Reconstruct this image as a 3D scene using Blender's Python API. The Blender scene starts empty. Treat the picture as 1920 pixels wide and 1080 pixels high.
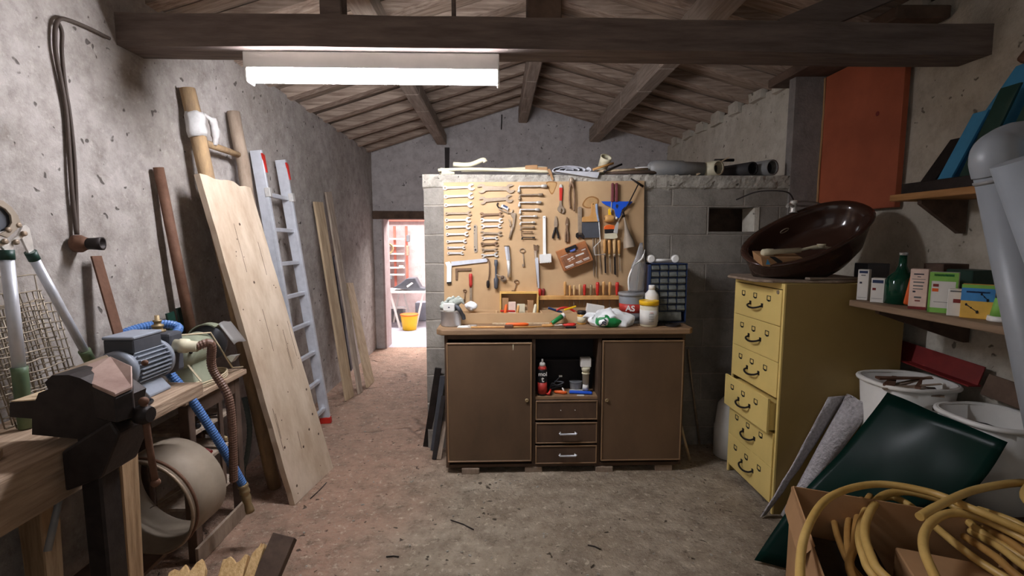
import bpy, math, random
from mathutils import Vector, Matrix, noise
random.seed(7)
SC = bpy.context.scene
COL = SC.collection
V = Vector

# ------------------------------------------------------------ camera
FPX = 900.0
PIT, YAW, EYE = math.radians(5.84), math.radians(1.66), 1.48
F_ = V((math.sin(YAW)*math.cos(PIT), math.cos(YAW)*math.cos(PIT), -math.sin(PIT)))
R_ = V((math.cos(YAW), -math.sin(YAW), 0))
U_ = R_.cross(F_)
cd = bpy.data.cameras.new('camera'); cam = bpy.data.objects.new('camera', cd); COL.objects.link(cam)
cd.sensor_width = 36; cd.lens = FPX/1920*36; cd.clip_start = 0.02
cam.matrix_world = Matrix(((R_.x, U_.x, -F_.x, 0), (R_.y, U_.y, -F_.y, 0), (R_.z, U_.z, -F_.z, EYE), (0, 0, 0, 1)))
SC.camera = cam
# ------------------------------------------------------------ world, exposure, lights
SC.view_settings.view_transform = 'Standard'; SC.view_settings.look = 'None'
SC.view_settings.gamma = 1; SC.view_settings.use_curve_mapping = False
SC.view_settings.exposure = 0.65
w = bpy.data.worlds.new('world'); SC.world = w; w.use_nodes = True
w.node_tree.nodes['Background'].inputs[0].default_value = (0.92, 0.94, 1.0, 1)
w.node_tree.nodes['Background'].inputs[1].default_value = 0.10
def area(name, loc, rot, sx, sy, power, col):
    d = bpy.data.lights.new(name, 'AREA'); d.shape = 'RECTANGLE'; d.size = sx; d.size_y = sy; d.energy = power; d.color = col
    o = bpy.data.objects.new(name, d); COL.objects.link(o); o.location = loc; o.rotation_euler = rot
    return o
area('daylight_in_next_room', (-1.2, 7.8, 2.45), (math.radians(-22), 0, 0), 2.2, 1.0, 210, (1.0, 0.93, 0.95))
area('fill_behind_camera', (-0.1, -1.15, 1.7), (math.radians(90), 0, 0), 2.4, 1.6, 4, (1.0, 0.93, 0.85))  # added weak fill from behind the camera
LAMP_EMIT = 120.0

# ------------------------------------------------------------ pixel rays -> world points
def _at(px, py, ax, val):
    d = F_ + R_*((px-960)/FPX) + U_*((540-py)/FPX)
    o = V((0, 0, EYE)); t = (val-o[ax])/d[ax]
    return o + d*t
def aX(px, py, v): return _at(px, py, 0, v)
def aY(px, py, v): return _at(px, py, 1, v)
def aZ(px, py, v=0.0): return _at(px, py, 2, v)

# ------------------------------------------------------------ mesh builder
WL = {}
def basis(axis):
    a = V(axis).normalized()
    t = V((0, 0, 1)) if abs(a.z) < 0.9 else V((1, 0, 0))
    u = t.cross(a).normalized(); v = a.cross(u)
    return a, u, v
class MB:
    def __init__(s): s.v = []; s.f = []; s.sm = []
    def add(s, vs, fs, sm=False):
        n = len(s.v); s.v += [V(p) for p in vs]
        s.f += [tuple(i+n for i in f) for f in fs]; s.sm += [sm]*len(fs); return s
    def hexa(s, p):  # p: bottom 4 ccw, top 4 ccw
        return s.add(p, [(3, 2, 1, 0), (4, 5, 6, 7), (0, 1, 5, 4), (1, 2, 6, 5), (2, 3, 7, 6), (3, 0, 4, 7)])
    def bx(s, x0, x1, y0, y1, z0, z1):
        return s.hexa([(x0, y0, z0), (x1, y0, z0), (x1, y1, z0), (x0, y1, z0), (x0, y0, z1), (x1, y0, z1), (x1, y1, z1), (x0, y1, z1)])
    def box(s, c, sz, R=None):
        c = V(c); h = V(sz)/2; P = []
        for z in (-1, 1):
            for x, y in ((-1, -1), (1, -1), (1, 1), (-1, 1)):
                q = V((x*h.x, y*h.y, z*h.z)); P.append(c + (R @ q if R else q))
        return s.hexa(P)
    def bar(s, p0, p1, w, h, side=None, taper=1.0):
        p0 = V(p0); p1 = V(p1); a = (p1-p0).normalized()
        if side is None: _, u, v = basis(a)
        else:
            u = V(side); u = (u-a*u.dot(a)).normalized(); v = a.cross(u)
        P = []
        for p, k in ((p0, 1), (p1, taper)):
            for x, y in ((-1, -1), (1, -1), (1, 1), (-1, 1)): P.append(p+u*x*w/2*k+v*y*h/2*k)
        return s.hexa(P)
    def tube(s, pts, r, n=8, closed=False, sm=True):
        pts = [V(p) for p in pts]; m = len(pts)
        rr = r if isinstance(r, (list, tuple)) else [r]*m
        T = []
        for i in range(m):
            if closed: t = pts[(i+1) % m]-pts[i-1]
            else: t = pts[min(i+1, m-1)]-pts[max(i-1, 0)]
            T.append(t.normalized() if t.length > 1e-9 else V((0, 0, 1)))
        _, u, _ = basis(T[0]); vs = []
        for i in range(m):
            u = (u-T[i]*u.dot(T[i]))
            u = u.normalized() if u.length > 1e-6 else basis(T[i])[1]
            v = T[i].cross(u)
            for k in range(n):
                a = 2*math.pi*k/n; vs.append(pts[i]+(u*math.cos(a)+v*math.sin(a))*rr[i])
        fs = []
        for i in range(m if closed else m-1):
            j = (i+1) % m
            for k in range(n):
                k2 = (k+1) % n; fs.append((i*n+k, i*n+k2, j*n+k2, j*n+k))
        s.add(vs, fs, sm)
        if not closed:
            b = len(s.v)-m*n
            s.f += [tuple(b+k for k in reversed(range(n))), tuple(b+(m-1)*n+k for k in range(n))]; s.sm += [False, False]
        return s
    def lathe(s, o, axis, prof, n=20, cap=True, sm=True, arc=None):  # prof [(t, r)]
        o = V(o); a, u, v = basis(axis); vs = []; m = len(prof)
        for t, r in prof:
            for k in range(n):
                an = 2*math.pi*k/n; vs.append(o+a*t+(u*math.cos(an)+v*math.sin(an))*max(r, 1e-4))
        fs = [(i*n+k, i*n+(k+1) % n, (i+1)*n+(k+1) % n, (i+1)*n+k) for i in range(m-1) for k in range(n)]
        s.add(vs, fs, sm)
        if cap:
            b = len(s.v)-m*n
            s.f += [tuple(b+k for k in reversed(range(n))), tuple(b+(m-1)*n+k for k in range(n))]; s.sm += [False, False]
        return s
    def prism(s, pts, ext, sm=False):
        pts = [V(p) for p in pts]; e = V(ext); n = len(pts)
        nn = V((0, 0, 0))
        for i in range(n): nn += (pts[i]-pts[0]).cross(pts[(i+1) % n]-pts[0])
        if nn.dot(e) > 0: pts = pts[::-1]
        fs = [tuple(range(n)), tuple(range(2*n-1, n-1, -1))]+[(i, n+i, n+(i+1) % n, (i+1) % n) for i in range(n)]
        return s.add(pts+[p+e for p in pts], fs, sm)
    def annulus(s, o, axis, ri, ro, th, n=20):
        return s.lathe(o, axis, [(-th/2, ri), (-th/2, ro), (th/2, ro), (th/2, ri), (-th/2, ri)], n, cap=False, sm=False)
    def ball(s, c, r, n=12, sc=(1, 1, 1)):
        c = V(c); m = n//2; vs = []; fs = []
        for i in range(m+1):
            th = math.pi*i/m
            for k in range(n):
                a = 2*math.pi*k/n; rr = max(math.sin(th), 0.01)
                vs.append(c+V((rr*math.cos(a)*r*sc[0], rr*math.sin(a)*r*sc[1], math.cos(th)*r*sc[2])))
        for i in range(m):
            for k in range(n): fs.append((i*n+k, (i+1)*n+k, (i+1)*n+(k+1) % n, i*n+(k+1) % n))
        return s.add(vs, fs, True)
    def sheet(s, G, th, sm=True):  # G: grid of points (rows of columns); thick sheet
        R = len(G); C = len(G[0]); top = []; bot = []
        for i in range(R):
            for j in range(C):
                du = V(G[i][min(j+1, C-1)])-V(G[i][max(j-1, 0)]); dv = V(G[min(i+1, R-1)][j])-V(G[max(i-1, 0)][j])
                nn = du.cross(dv); nn = nn.normalized() if nn.length > 1e-12 else V((0, 0, 1))
                top.append(V(G[i][j])+nn*th/2); bot.append(V(G[i][j])-nn*th/2)
        N = R*C; fs = []
        for i in range(R-1):
            for j in range(C-1):
                a = i*C+j; fs.append((a, a+1, a+C+1, a+C)); fs.append((N+a, N+a+C, N+a+C+1, N+a+1))
        for j in range(C-1):
            fs.append((j, N+j, N+j+1, j+1)); a = (R-1)*C+j; fs.append((a, a+1, N+a+1, N+a))
        for i in range(R-1):
            a = i*C; fs.append((a, a+C, N+a+C, N+a)); a = i*C+C-1; fs.append((a, N+a, N+a+C, a+C))
        return s.add(top+bot, fs, sm)
    def jit(s, amp, sc=5.0):
        for p in s.v:
            d = noise.noise_vector(p*sc); p += d*amp
        return s
    def build(s, name, m, parent=None, bevel=0, sub=0, seg=1, loc=None):
        if parent is not None: o0 = WL[parent.name]
        elif loc is not None: o0 = V(loc)
        else:
            xs = [p.x for p in s.v]; ys = [p.y for p in s.v]; zs = [p.z for p in s.v]
            o0 = V(((min(xs)+max(xs))/2, (min(ys)+max(ys))/2, min(zs)))
        me = bpy.data.meshes.new(name)
        me.from_pydata([p-o0 for p in s.v], [], s.f)
        me.polygons.foreach_set('use_smooth', s.sm); me.update()
        me.materials.append(m)
        o = bpy.data.objects.new(name, me); COL.objects.link(o)
        if parent is not None: o.parent = parent
        else: o.location = o0
        WL[o.name] = V(o0)
        if bevel:
            b = o.modifiers.new('bevel', 'BEVEL'); b.width = bevel; b.segments = seg; b.limit_method = 'ANGLE'; b.angle_limit = 0.6
        if sub:
            b = o.modifiers.new('sub', 'SUBSURF'); b.levels = sub; b.render_levels = sub
        return o
def tag(o, label, cat, group=None):
    o['label'] = label; o['category'] = cat
    if group: o['group'] = group
    return o
def thing(name, label, cat, loc, group=None):
    o = bpy.data.objects.new(name, None); COL.objects.link(o); o.empty_display_size = 0.05
    o.location = loc; WL[o.name] = V(loc); return tag(o, label, cat, group)
def struct(o): o['kind'] = 'structure'; return o
def dup(root, loc, rz=None, label=None, group=None):
    r = root.copy(); COL.objects.link(r); r.location = loc
    if rz is not None: r.rotation_euler = (0, 0, rz)
    if label: r['label'] = label
    if group: r['group'] = group
    for ch in list(root.children):
        c = ch.copy(); COL.objects.link(c); c.parent = r
        for g in list(ch.children):
            d = g.copy(); COL.objects.link(d); d.parent = c
    return r
def text(name, body, size, origin, u, v, m, parent, th=0.0006):
    cu = bpy.data.curves.new(name, 'FONT'); cu.body = body; cu.size = size; cu.extrude = th; cu.align_x = 'CENTER'; cu.align_y = 'CENTER'
    cu.offset = size*0.02
    t = bpy.data.objects.new('tmp', cu); COL.objects.link(t)
    me = bpy.data.meshes.new_from_object(t.evaluated_get(bpy.context.evaluated_depsgraph_get()))
    bpy.data.objects.remove(t)
    u = V(u).normalized(); v = V(v).normalized(); w_ = u.cross(v); o0 = WL[parent.name]; og = V(origin)
    for q in me.vertices: q.co = og+u*q.co.x+v*q.co.y+w_*q.co.z-o0
    me.materials.clear(); me.materials.append(m); me.name = name
    o = bpy.data.objects.new(name, me); COL.objects.link(o); o.parent = parent; WL[o.name] = V(o0); return o
def catmull(P, n=6, closed=False):
    P = [V(p) for p in P]; out = []; m = len(P)
    rng = range(m) if closed else range(m-1)
    for i in rng:
        if closed: a, b, c, d = P[i-1], P[i], P[(i+1) % m], P[(i+2) % m]
        else: a, b, c, d = P[max(i-1, 0)], P[i], P[i+1], P[min(i+2, m-1)]
        for k in range(n):
            t = k/n; out.append(0.5*((2*b)+(c-a)*t+(2*a-5*b+4*c-d)*t*t+(3*b-a-3*c+d)*t**3))
    if not closed: out.append(P[-1])
    return out

# ------------------------------------------------------------ materials
def lin(c): return tuple((x/255/12.92 if x/255 <= 0.04045 else ((x/255+0.055)/1.055)**2.4) for x in c)
def mat(name, c, rough=0.6, metal=0.0, var=0.14, scale=9, st=(1, 1, 1), bump=0.15, c2=None, trans=0, emit=0, spec=0.5, alpha=1.0, bd=0.01, ior=1.45):
    m = bpy.data.materials.new(name); m.use_nodes = True; N = m.node_tree.nodes; L = m.node_tree.links
    p = N['Principled BSDF']; p.inputs['Roughness'].default_value = rough; p.inputs['Metallic'].default_value = metal
    p.inputs['IOR'].default_value = ior
    p.inputs['Specular IOR Level'].default_value = spec
    a = lin(c); b = lin(c2) if c2 else tuple(min(1, x*(1+var)) for x in a)
    if not c2: a = tuple(x*(1-var) for x in a)
    tc = N.new('ShaderNodeTexCoord'); mp = N.new('ShaderNodeMapping'); mp.inputs['Scale'].default_value = st
    L.new(tc.outputs['Object'], mp.inputs['Vector'])
    nz = N.new('ShaderNodeTexNoise'); nz.inputs['Scale'].default_value = scale; nz.inputs['Detail'].default_value = 5; nz.inputs['Roughness'].default_value = 0.62
    L.new(mp.outputs[0], nz.inputs['Vector'])
    cr = N.new('ShaderNodeValToRGB'); cr.color_ramp.elements[0].position = 0.34; cr.color_ramp.elements[1].position = 0.66
    cr.color_ramp.elements[0].color = (*a, 1); cr.color_ramp.elements[1].color = (*b, 1)
    L.new(nz.outputs[0], cr.inputs[0]); L.new(cr.outputs[0], p.inputs['Base Color'])
    if bump:
        bm_ = N.new('ShaderNodeBump'); bm_.inputs['Strength'].default_value = bump; bm_.inputs['Distance'].default_value = bd
        L.new(nz.outputs[0], bm_.inputs['Height']); L.new(bm_.outputs[0], p.inputs['Normal'])
    if trans: p.inputs['Transmission Weight'].default_value = trans
    if alpha < 1: p.inputs['Alpha'].default_value = alpha
    if emit:
        p.inputs['Emission Color'].default_value = (*lin(c), 1); p.inputs['Emission Strength'].default_value = emit
    return m
def rough_surface(name, base, dark, light, pits=True, s1=1.3, s2=9, s3=60, bump=0.6, bd=0.02, brick=None, zone=None, crack=None, rough=0.9, grain=0.35, spots=0.0):
    """plaster, concrete or floor: blotches, grain, pits; optional block joints, slab joints, second zone colour"""
    m = bpy.data.materials.new(name); m.use_nodes = True; N = m.node_tree.nodes; L = m.node_tree.links
    p = N['Principled BSDF']; p.inputs['Roughness'].default_value = rough; p.inputs['Specular IOR Level'].default_value = 0.25
    g = N.new('ShaderNodeNewGeometry'); P = g.outputs['Position']
    def nz(scale, det=6, ro=0.6, vec=P):
        n = N.new('ShaderNodeTexNoise'); n.inputs['Scale'].default_value = scale; n.inputs['Detail'].default_value = det; n.inputs['Roughness'].default_value = ro
        L.new(vec, n.inputs['Vector']); return n.outputs[0]
    def ramp(src, a, b, ca=(0, 0, 0), cb=(1, 1, 1)):
        r = N.new('ShaderNodeValToRGB'); r.color_ramp.elements[0].position = a; r.color_ramp.elements[1].position = b
        r.color_ramp.elements[0].color = (*ca, 1); r.color_ramp.elements[1].color = (*cb, 1); L.new(src, r.inputs[0]); return r.outputs[0]
    def mix(f, a, b, mode='MIX'):
        x = N.new('ShaderNodeMix'); x.data_type = 'RGBA'; x.blend_type = mode
        if isinstance(f, float): x.inputs[0].default_value = f
        else: L.new(f, x.inputs[0])
        for k, q in ((6, a), (7, b)):
            if isinstance(q, tuple): x.inputs[k].default_value = (*q, 1)
            else: L.new(q, x.inputs[k])
        return x.outputs[2]
    def math_(op, a, b):
        x = N.new('ShaderNodeMath'); x.operation = op
        for k, q in ((0, a), (1, b)):
            if isinstance(q, (int, float)): x.inputs[k].default_value = q
            else: L.new(q, x.inputs[k])
        return x.outputs[0]
    big = nz(s1, 5, 0.6); med = nz(s2, 8, 0.7); fine = nz(s3, 4, 0.6)
    col = mix(ramp(big, 0.35, 0.65), lin(base), lin(light))
    if zone:
        zc, zx, zw = zone
        sx = N.new('ShaderNodeSeparateXYZ'); L.new(P, sx.inputs[0])
        d = math_('ADD', math_('MULTIPLY', sx.outputs[0], -1.0), zx)          # positive to the left of zx
        d = math_('ADD', d, math_('MULTIPLY', sx.outputs[1], 0.16))
        d = math_('ADD', d, math_('MULTIPLY', nz(1.6, 4), 0.7))
        zf = ramp(d, 0.45, 0.45+zw)
        col = mix(zf, col, mix(ramp(med, 0.3, 0.7), lin(zc), tuple(x*1.35 for x in lin(zc))))
    col = mix(math_('MULTIPLY', ramp(med, 0.42, 0.68), 0.75), col, lin(dark))
    col = mix(math_('MULTIPLY', ramp(fine, 0.3, 0.75), grain), col, lin(light))
    if spots:
        col = mix(math_('MULTIPLY', ramp(nz(26, 6, 0.75), 0.56, 0.66), spots), col, tuple(min(1, x*1.5) for x in lin(light)))
        col = mix(math_('MULTIPLY', ramp(nz(19, 6, 0.75), 0.56, 0.68), spots), col, tuple(x*0.6 for x in lin(dark)))
    h = math_('ADD', math_('MULTIPLY', med, 0.8), math_('MULTIPLY', fine, 0.18))
    h = math_('ADD', h, math_('MULTIPLY', big, 0.5))
    if pits:
        vo = N.new('ShaderNodeTexVoronoi'); vo.inputs['Scale'].default_value = 13
        q3 = N.new('ShaderNodeTexNoise'); q3.inputs['Scale'].default_value = 14; L.new(P, q3.inputs['Vector']); q4 = N.new('ShaderNodeVectorMath'); q4.operation = 'SCALE'; q4.inputs['Scale'].default_value = 0.13; L.new(q3.outputs['Color'], q4.inputs[0])
        q5 = N.new('ShaderNodeVectorMath'); q5.operation = 'ADD'; L.new(P, q5.inputs[0]); L.new(q4.outputs[0], q5.inputs[1]); L.new(q5.outputs[0], vo.inputs['Vector'])
        pm = ramp(math_('ADD', vo.outputs['Distance'], math_('MULTIPLY', nz(7, 3), 0.62)), 0.36, 0.42, (1, 1, 1), (0, 0, 0))
        col = mix(math_('MULTIPLY', pm, 0.8), col, tuple(x*0.35 for x in lin(dark)))
        h = math_('SUBTRACT', h, math_('MULTIPLY', pm, 0.5))
    if crack:
        vo = N.new('ShaderNodeTexVoronoi'); vo.feature = 'DISTANCE_TO_EDGE'; vo.inputs['Scale'].default_value = crack
        ad = N.new('ShaderNodeVectorMath'); ad.operation = 'ADD'; n3 = N.new('ShaderNodeTexNoise'); n3.inputs['Scale'].default_value = 2.5
        L.new(P, n3.inputs['Vector']); sc_ = N.new('ShaderNodeVectorMath'); sc_.operation = 'SCALE'; sc_.inputs['Scale'].default_value = 0.5
        L.new(n3.outputs['Color'], sc_.inputs[0]); L.new(P, ad.inputs[0]); L.new(sc_.outputs[0], ad.inputs[1]); L.new(ad.outputs[0], vo.inputs['Vector'])
        cm = ramp(vo.outputs['Distance'], 0.0, 0.022, (1, 1, 1), (0, 0, 0))
        cm = math_('MULTIPLY', cm, ramp(nz(2.2, 3), 0.42, 0.6))
        if zone: cm = math_('MULTIPLY', cm, math_('ADD', math_('MULTIPLY', zf, 0.85), 0.08))
        col = mix(math_('MULTIPLY', cm, 0.5), col, tuple(x*0.6 for x in lin(dark))); h = math_('SUBTRACT', h, math_('MULTIPLY', cm, 0.5))
    if brick:
        bw, bh, zoff = brick
        sx = N.new('ShaderNodeSeparateXYZ'); L.new(P, sx.inputs[0]); cb = N.new('ShaderNodeCombineXYZ')
        L.new(math_('ADD', sx.outputs[0], sx.outputs[1]), cb.inputs[0]); L.new(math_('ADD', sx.outputs[2], zoff), cb.inputs[1])
        br = N.new('ShaderNodeTexBrick'); br.inputs['Scale'].default_value = 1.0; br.inputs['Brick Width'].default_value = bw; br.inputs['Row Height'].default_value = bh
        br.inputs['Mortar Size'].default_value = 0.007; br.inputs['Mortar Smooth'].default_value = 0.5; br.inputs['Bias'].default_value = 0.0
        br.inputs['Color1'].default_value = (0.75, 0.75, 0.75, 1); br.inputs['Color2'].default_value = (1.1, 1.1, 1.08, 1); br.inputs['Mortar'].default_value = (1.25, 1.22, 1.18, 1)
        dx = N.new('ShaderNodeVectorMath'); dx.operation = 'ADD'; n4 = N.new('ShaderNodeTexNoise'); n4.inputs['Scale'].default_value = 9; L.new(P, n4.inputs['Vector'])
        s4 = N.new('ShaderNodeVectorMath'); s4.operation = 'SCALE'; s4.inputs['Scale'].default_value = 0.012; L.new(n4.outputs['Color'], s4.inputs[0])
        L.new(cb.outputs[0], dx.inputs[0]); L.new(s4.outputs[0], dx.inputs[1]); L.new(dx.outputs[0], br.inputs['Vector'])
        col = mix(0.85, col, br.outputs['Color'], 'MULTIPLY')
        h = math_('SUBTRACT', h, math_('MULTIPLY', br.outputs['Fac'], 0.45))
    L.new(col, p.inputs['Base Color'])
    b = N.new('ShaderNodeBump'); b.inputs['Strength'].default_value = bump; b.inputs['Distance'].default_value = bd
    L.new(h, b.inputs['Height']); L.new(b.outputs[0], p.inputs['Normal'])
    return m

M = {}
M['plaster'] = rough_surface('grey_plaster', (158, 149, 141), (118, 108, 100), (184, 177, 171), spots=0.25)
M['plaster_r'] = rough_surface('pale_lime_plaster', (188, 180, 164), (154, 143, 126), (206, 200, 186), s1=2)
M['gable'] = rough_surface('gable_render', (188, 182, 180), (150, 142, 140), (206, 202, 200))
M['block'] = rough_surface('cement_block', (128, 122, 114), (100, 94, 86), (150, 144, 135), pits=False, brick=(0.5, 0.196, 0.055), s3=90, bump=0.7)
M['cement'] = rough_surface('cement_render', (124, 118, 113), (98, 92, 88), (140, 134, 128), pits=False)
M['cap'] = rough_surface('rough_concrete', (156, 150, 138), (112, 104, 94), (184, 178, 166), s2=22, bump=0.9)
M['floor'] = rough_surface('worn_floor', (142, 126, 106), (92, 78, 64), (180, 166, 146), pits=True, s1=1.7, s2=7, s3=45, bump=1.0, bd=0.06, zone=((164, 130, 110), -0.55, 0.5), crack=0.95, rough=0.75, grain=0.3, spots=0.65)
M['pinkwall'] = rough_surface('whitewashed_wall', (172, 154, 150), (156, 132, 126), (186, 172, 170), pits=False, bump=0.3)
M['room2floor'] = rough_surface('pale_screed', (150, 150, 158), (132, 132, 140), (168, 168, 176), pits=False, bump=0.2)
M['deck'] = mat('roof_boards', (136, 116, 100), 0.9, scale=5, st=(0.6, 9, 2), c2=(184, 164, 146), bump=0.5)
M['rafter'] = mat('old_rafter_wood', (132, 112, 98), 0.9, scale=7, st=(0.5, 6, 6), c2=(190, 170, 152), bump=0.6)
M['purlin'] = mat('purlin_wood', (128, 114, 102), 0.85, scale=7, st=(6, 0.5, 6), c2=(164, 148, 134), bump=0.4)
M['beam'] = mat('dark_beam_wood', (88, 76, 70), 0.85, scale=6, st=(0.6, 5, 5), c2=(116, 102, 94), bump=0.6)
M['orange'] = mat('orange_paint', (150, 76, 50), 0.6, scale=3, c2=(172, 90, 60), bump=0.2)
M['bench'] = mat('bench_wood', (138, 114, 92), 0.8, scale=6, st=(8, 0.7, 8), c2=(182, 158, 134), bump=0.5)
M['benchleg'] = mat('bench_leg_wood', (132, 104, 74), 0.8, scale=6, st=(8, 8, 0.7), c2=(172, 142, 108), bump=0.4)
M['oldwood'] = mat('dark_old_wood', (70, 54, 44), 0.85, scale=7, st=(1, 1, 1), c2=(104, 84, 70), bump=0.4)
M['panel'] = mat('weathered_panel', (178, 156, 132), 0.8, scale=4, st=(2, 2, 0.8), c2=(208, 190, 168), bump=0.35)
M['pole'] = mat('barked_pole', (128, 106, 84), 0.85, scale=9, st=(2, 2, 0.6), c2=(172, 142, 104), bump=0.6)
M['pole2'] = mat('grey_pole', (122, 104, 88), 0.85, scale=9, st=(2, 2, 0.6), c2=(156, 138, 120), bump=0.5)
M['alu'] = mat('aluminium', (206, 208, 214), 0.42, 0.35, var=0.08, scale=20, bump=0.05)
M['steel'] = mat('bright_steel', (214, 211, 205), 0.35, 0.45, var=0.12, scale=30, bump=0.05)
M['dull'] = mat('dull_steel', (150, 132, 112), 0.5, 0.35, var=0.2, scale=30, bump=0.1)
M['brownsteel'] = mat('browned_steel', (124, 98, 76), 0.55, 0.5, var=0.2, scale=30, bump=0.1)
M['iron'] = mat('black_iron', (44, 38, 36), 0.55, 0.5, var=0.3, scale=20, bump=0.2)
M['rust'] = mat('rusty_iron', (92, 62, 46), 0.75, 0.2, c2=(116, 84, 66), scale=14, bump=0.3)
M['rustpink'] = mat('dusty_steel', (150, 122, 112), 0.6, 0.2, c2=(176, 150, 138), scale=12, bump=0.15)
M['wood'] = mat('light_handle_wood', (178, 128, 70), 0.5, scale=12, st=(1, 1, 0.3), c2=(208, 160, 98), bump=0.05)
M['plank'] = mat('grey_plank', (150, 134, 118), 0.85, scale=6, st=(5, 5, 0.5), c2=(186, 170, 152), bump=0.4)
M['plank2'] = mat('yellow_plank', (172, 148, 118), 0.8, scale=6, st=(5, 5, 0.5), c2=(202, 180, 148), bump=0.35)
M['fresh'] = mat('split_pine', (190, 152, 98), 0.75, scale=14, st=(6, 6, 0.6), c2=(222, 188, 136), bump=0.5)
M['hard'] = mat('hardboard', (174, 142, 104), 0.8, scale=2.2, c2=(194, 162, 122), bump=0.05)
M['stain'] = mat('damp_stain', (140, 98, 52), 0.8, scale=10, bump=0)
M['stainlight'] = mat('damp_stain_centre', (174, 138, 92), 0.8, scale=10, bump=0)
M['brownboard'] = mat('brown_veneer', (84, 66, 50), 0.5, scale=2.5, st=(1, 1, 0.5), c2=(104, 82, 62), bump=0.1, spec=0.3)
M['brownframe'] = mat('brown_frame', (70, 54, 42), 0.55, scale=6, st=(1, 1, 0.4), c2=(88, 68, 53), bump=0.1, spec=0.3)
M['brownedge'] = mat('brown_moulding', (122, 96, 70), 0.5, scale=6, c2=(142, 112, 82), bump=0.1)
M['worktop'] = mat('worktop_wood', (118, 92, 66), 0.65, scale=7, st=(0.5, 6, 6), c2=(152, 122, 92), bump=0.2)
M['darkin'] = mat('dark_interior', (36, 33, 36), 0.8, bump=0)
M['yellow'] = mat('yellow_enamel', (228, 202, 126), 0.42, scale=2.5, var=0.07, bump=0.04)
M['yellowside'] = mat('shaded_yellow_enamel', (146, 122, 72), 0.5, scale=2.0, c2=(158, 134, 80), bump=0.04)  # same enamel as the fronts, with the cabinet side's shade put into its colour
M['black'] = mat('black_plastic', (28, 27, 28), 0.45, bump=0.05)
M['grey'] = mat('grey_plastic', (96, 98, 100), 0.5, bump=0.05)
M['darkgrey'] = mat('dark_grey_paint', (70, 72, 78), 0.5, var=0.15, scale=12, bump=0.05)
M['motor'] = mat('motor_grey_paint', (136, 142, 152), 0.45, var=0.1, scale=12, bump=0.05)
M['olive'] = mat('grey_green_paint', (128, 134, 112), 0.5, c2=(156, 160, 138), scale=8, bump=0.08)
M['white'] = mat('white_plastic', (226, 224, 218), 0.45, var=0.05, bump=0.03)
M['cream'] = mat('cream_plastic', (206, 198, 170), 0.55, var=0.1, bump=0.08)
M['paper'] = mat('white_card', (215, 212, 205), 0.7, var=0.05, bump=0.02)
M['clear'] = mat('cloudy_plastic', (215, 212, 208), 0.35, var=0.05, bump=0.02, trans=0.75)
M['film'] = mat('clear_film', (225, 225, 225), 0.2, var=0.03, bump=0.3, trans=0.8)
M['red'] = mat('red_plastic', (186, 44, 34), 0.4, var=0.12, bump=0.02)
M['darkred'] = mat('dark_red_paint', (118, 34, 32), 0.5, var=0.2, scale=6, bump=0.05)
M['plum'] = mat('plum_handle', (112, 54, 58), 0.5, var=0.15, bump=0.05)
M['blue'] = mat('blue_plastic', (28, 84, 200), 0.4, var=0.08, bump=0.02)
M['bluehose'] = mat('blue_hose', (78, 118, 176), 0.4, var=0.1, bump=0.02)
M['navy'] = mat('navy_plastic', (34, 52, 88), 0.45, var=0.12, bump=0.02)
M['smoke'] = mat('smoky_drawer_plastic', (112, 116, 112), 0.3, var=0.35, scale=30, bump=0.02, trans=0.25)
M['skyblue'] = mat('sky_blue_board', (64, 142, 186), 0.6, var=0.08, bump=0.02)
M['green'] = mat('green_plastic', (30, 126, 66), 0.4, var=0.1, bump=0.02)
M['limegreen'] = mat('lime_green', (130, 186, 84), 0.5, var=0.1, bump=0.02)
M['darkgreen'] = mat('dark_green_paint', (24, 56, 46), 0.45, var=0.2, bump=0.02)
M['gripgreen'] = mat('grip_green', (76, 98, 76), 0.5, c2=(104, 118, 84), bump=0.05)
M['greensheet'] = mat('bottle_green_sheet', (8, 36, 30), 0.3, var=0.25, scale=3, bump=0.15, spec=0.12)
M['glassgreen'] = mat('green_glass', (22, 84, 62), 0.08, var=0.02, bump=0, trans=0.55)
M['yel'] = mat('yellow_plastic', (236, 186, 30), 0.4, var=0.05, bump=0.02)
M['org'] = mat('orange_plastic', (226, 98, 34), 0.45, var=0.08, bump=0.02)
M['card'] = mat('brown_cardboard', (160, 122, 84), 0.85, var=0.12, scale=5, bump=0.05)
M['brass'] = mat('brass', (150, 130, 96), 0.5, 0.4, var=0.15, bump=0.05)
M['foil'] = mat('bubble_foil', (214, 210, 213), 0.32, 0.2, var=0.22, scale=60, bump=1.0, bd=0.02)
M['pvc'] = mat('grey_pvc', (138, 142, 146), 0.4, var=0.06, scale=6, bump=0.02)
M['pvcd'] = mat('dusty_grey_pvc', (112, 114, 118), 0.45, c2=(140, 138, 134), scale=5, bump=0.05)
M['pvcin'] = mat('pipe_dark_rubber', (46, 44, 44), 0.7, bump=0.02)
M['hose'] = mat('tan_hose', (176, 140, 72), 0.42, c2=(206, 172, 104), scale=5, bump=0.05)
M['hose2'] = mat('brown_tan_hose', (150, 108, 56), 0.42, c2=(178, 138, 78), scale=5, bump=0.05)
M['brownhose'] = mat('brown_ribbed_hose', (112, 84, 70), 0.5, var=0.12, bump=0.05)
M['greyhose'] = mat('grey_hose', (96, 108, 106), 0.45, var=0.12, bump=0.05)
M['cable'] = mat('cream_cable', (196, 180, 150), 0.5, var=0.08, bump=0)
M['wire'] = mat('galvanised_wire', (150, 138, 120), 0.5, 0.6, var=0.25, scale=30, bump=0)
M['oldcable'] = mat('dusty_cable', (78, 66, 58), 0.7, var=0.2, bump=0.1)
M['basin'] = mat('brown_glazed_ceramic', (62, 42, 34), 0.14, var=0.1, scale=3, bump=0.01, spec=0.6)
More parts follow.
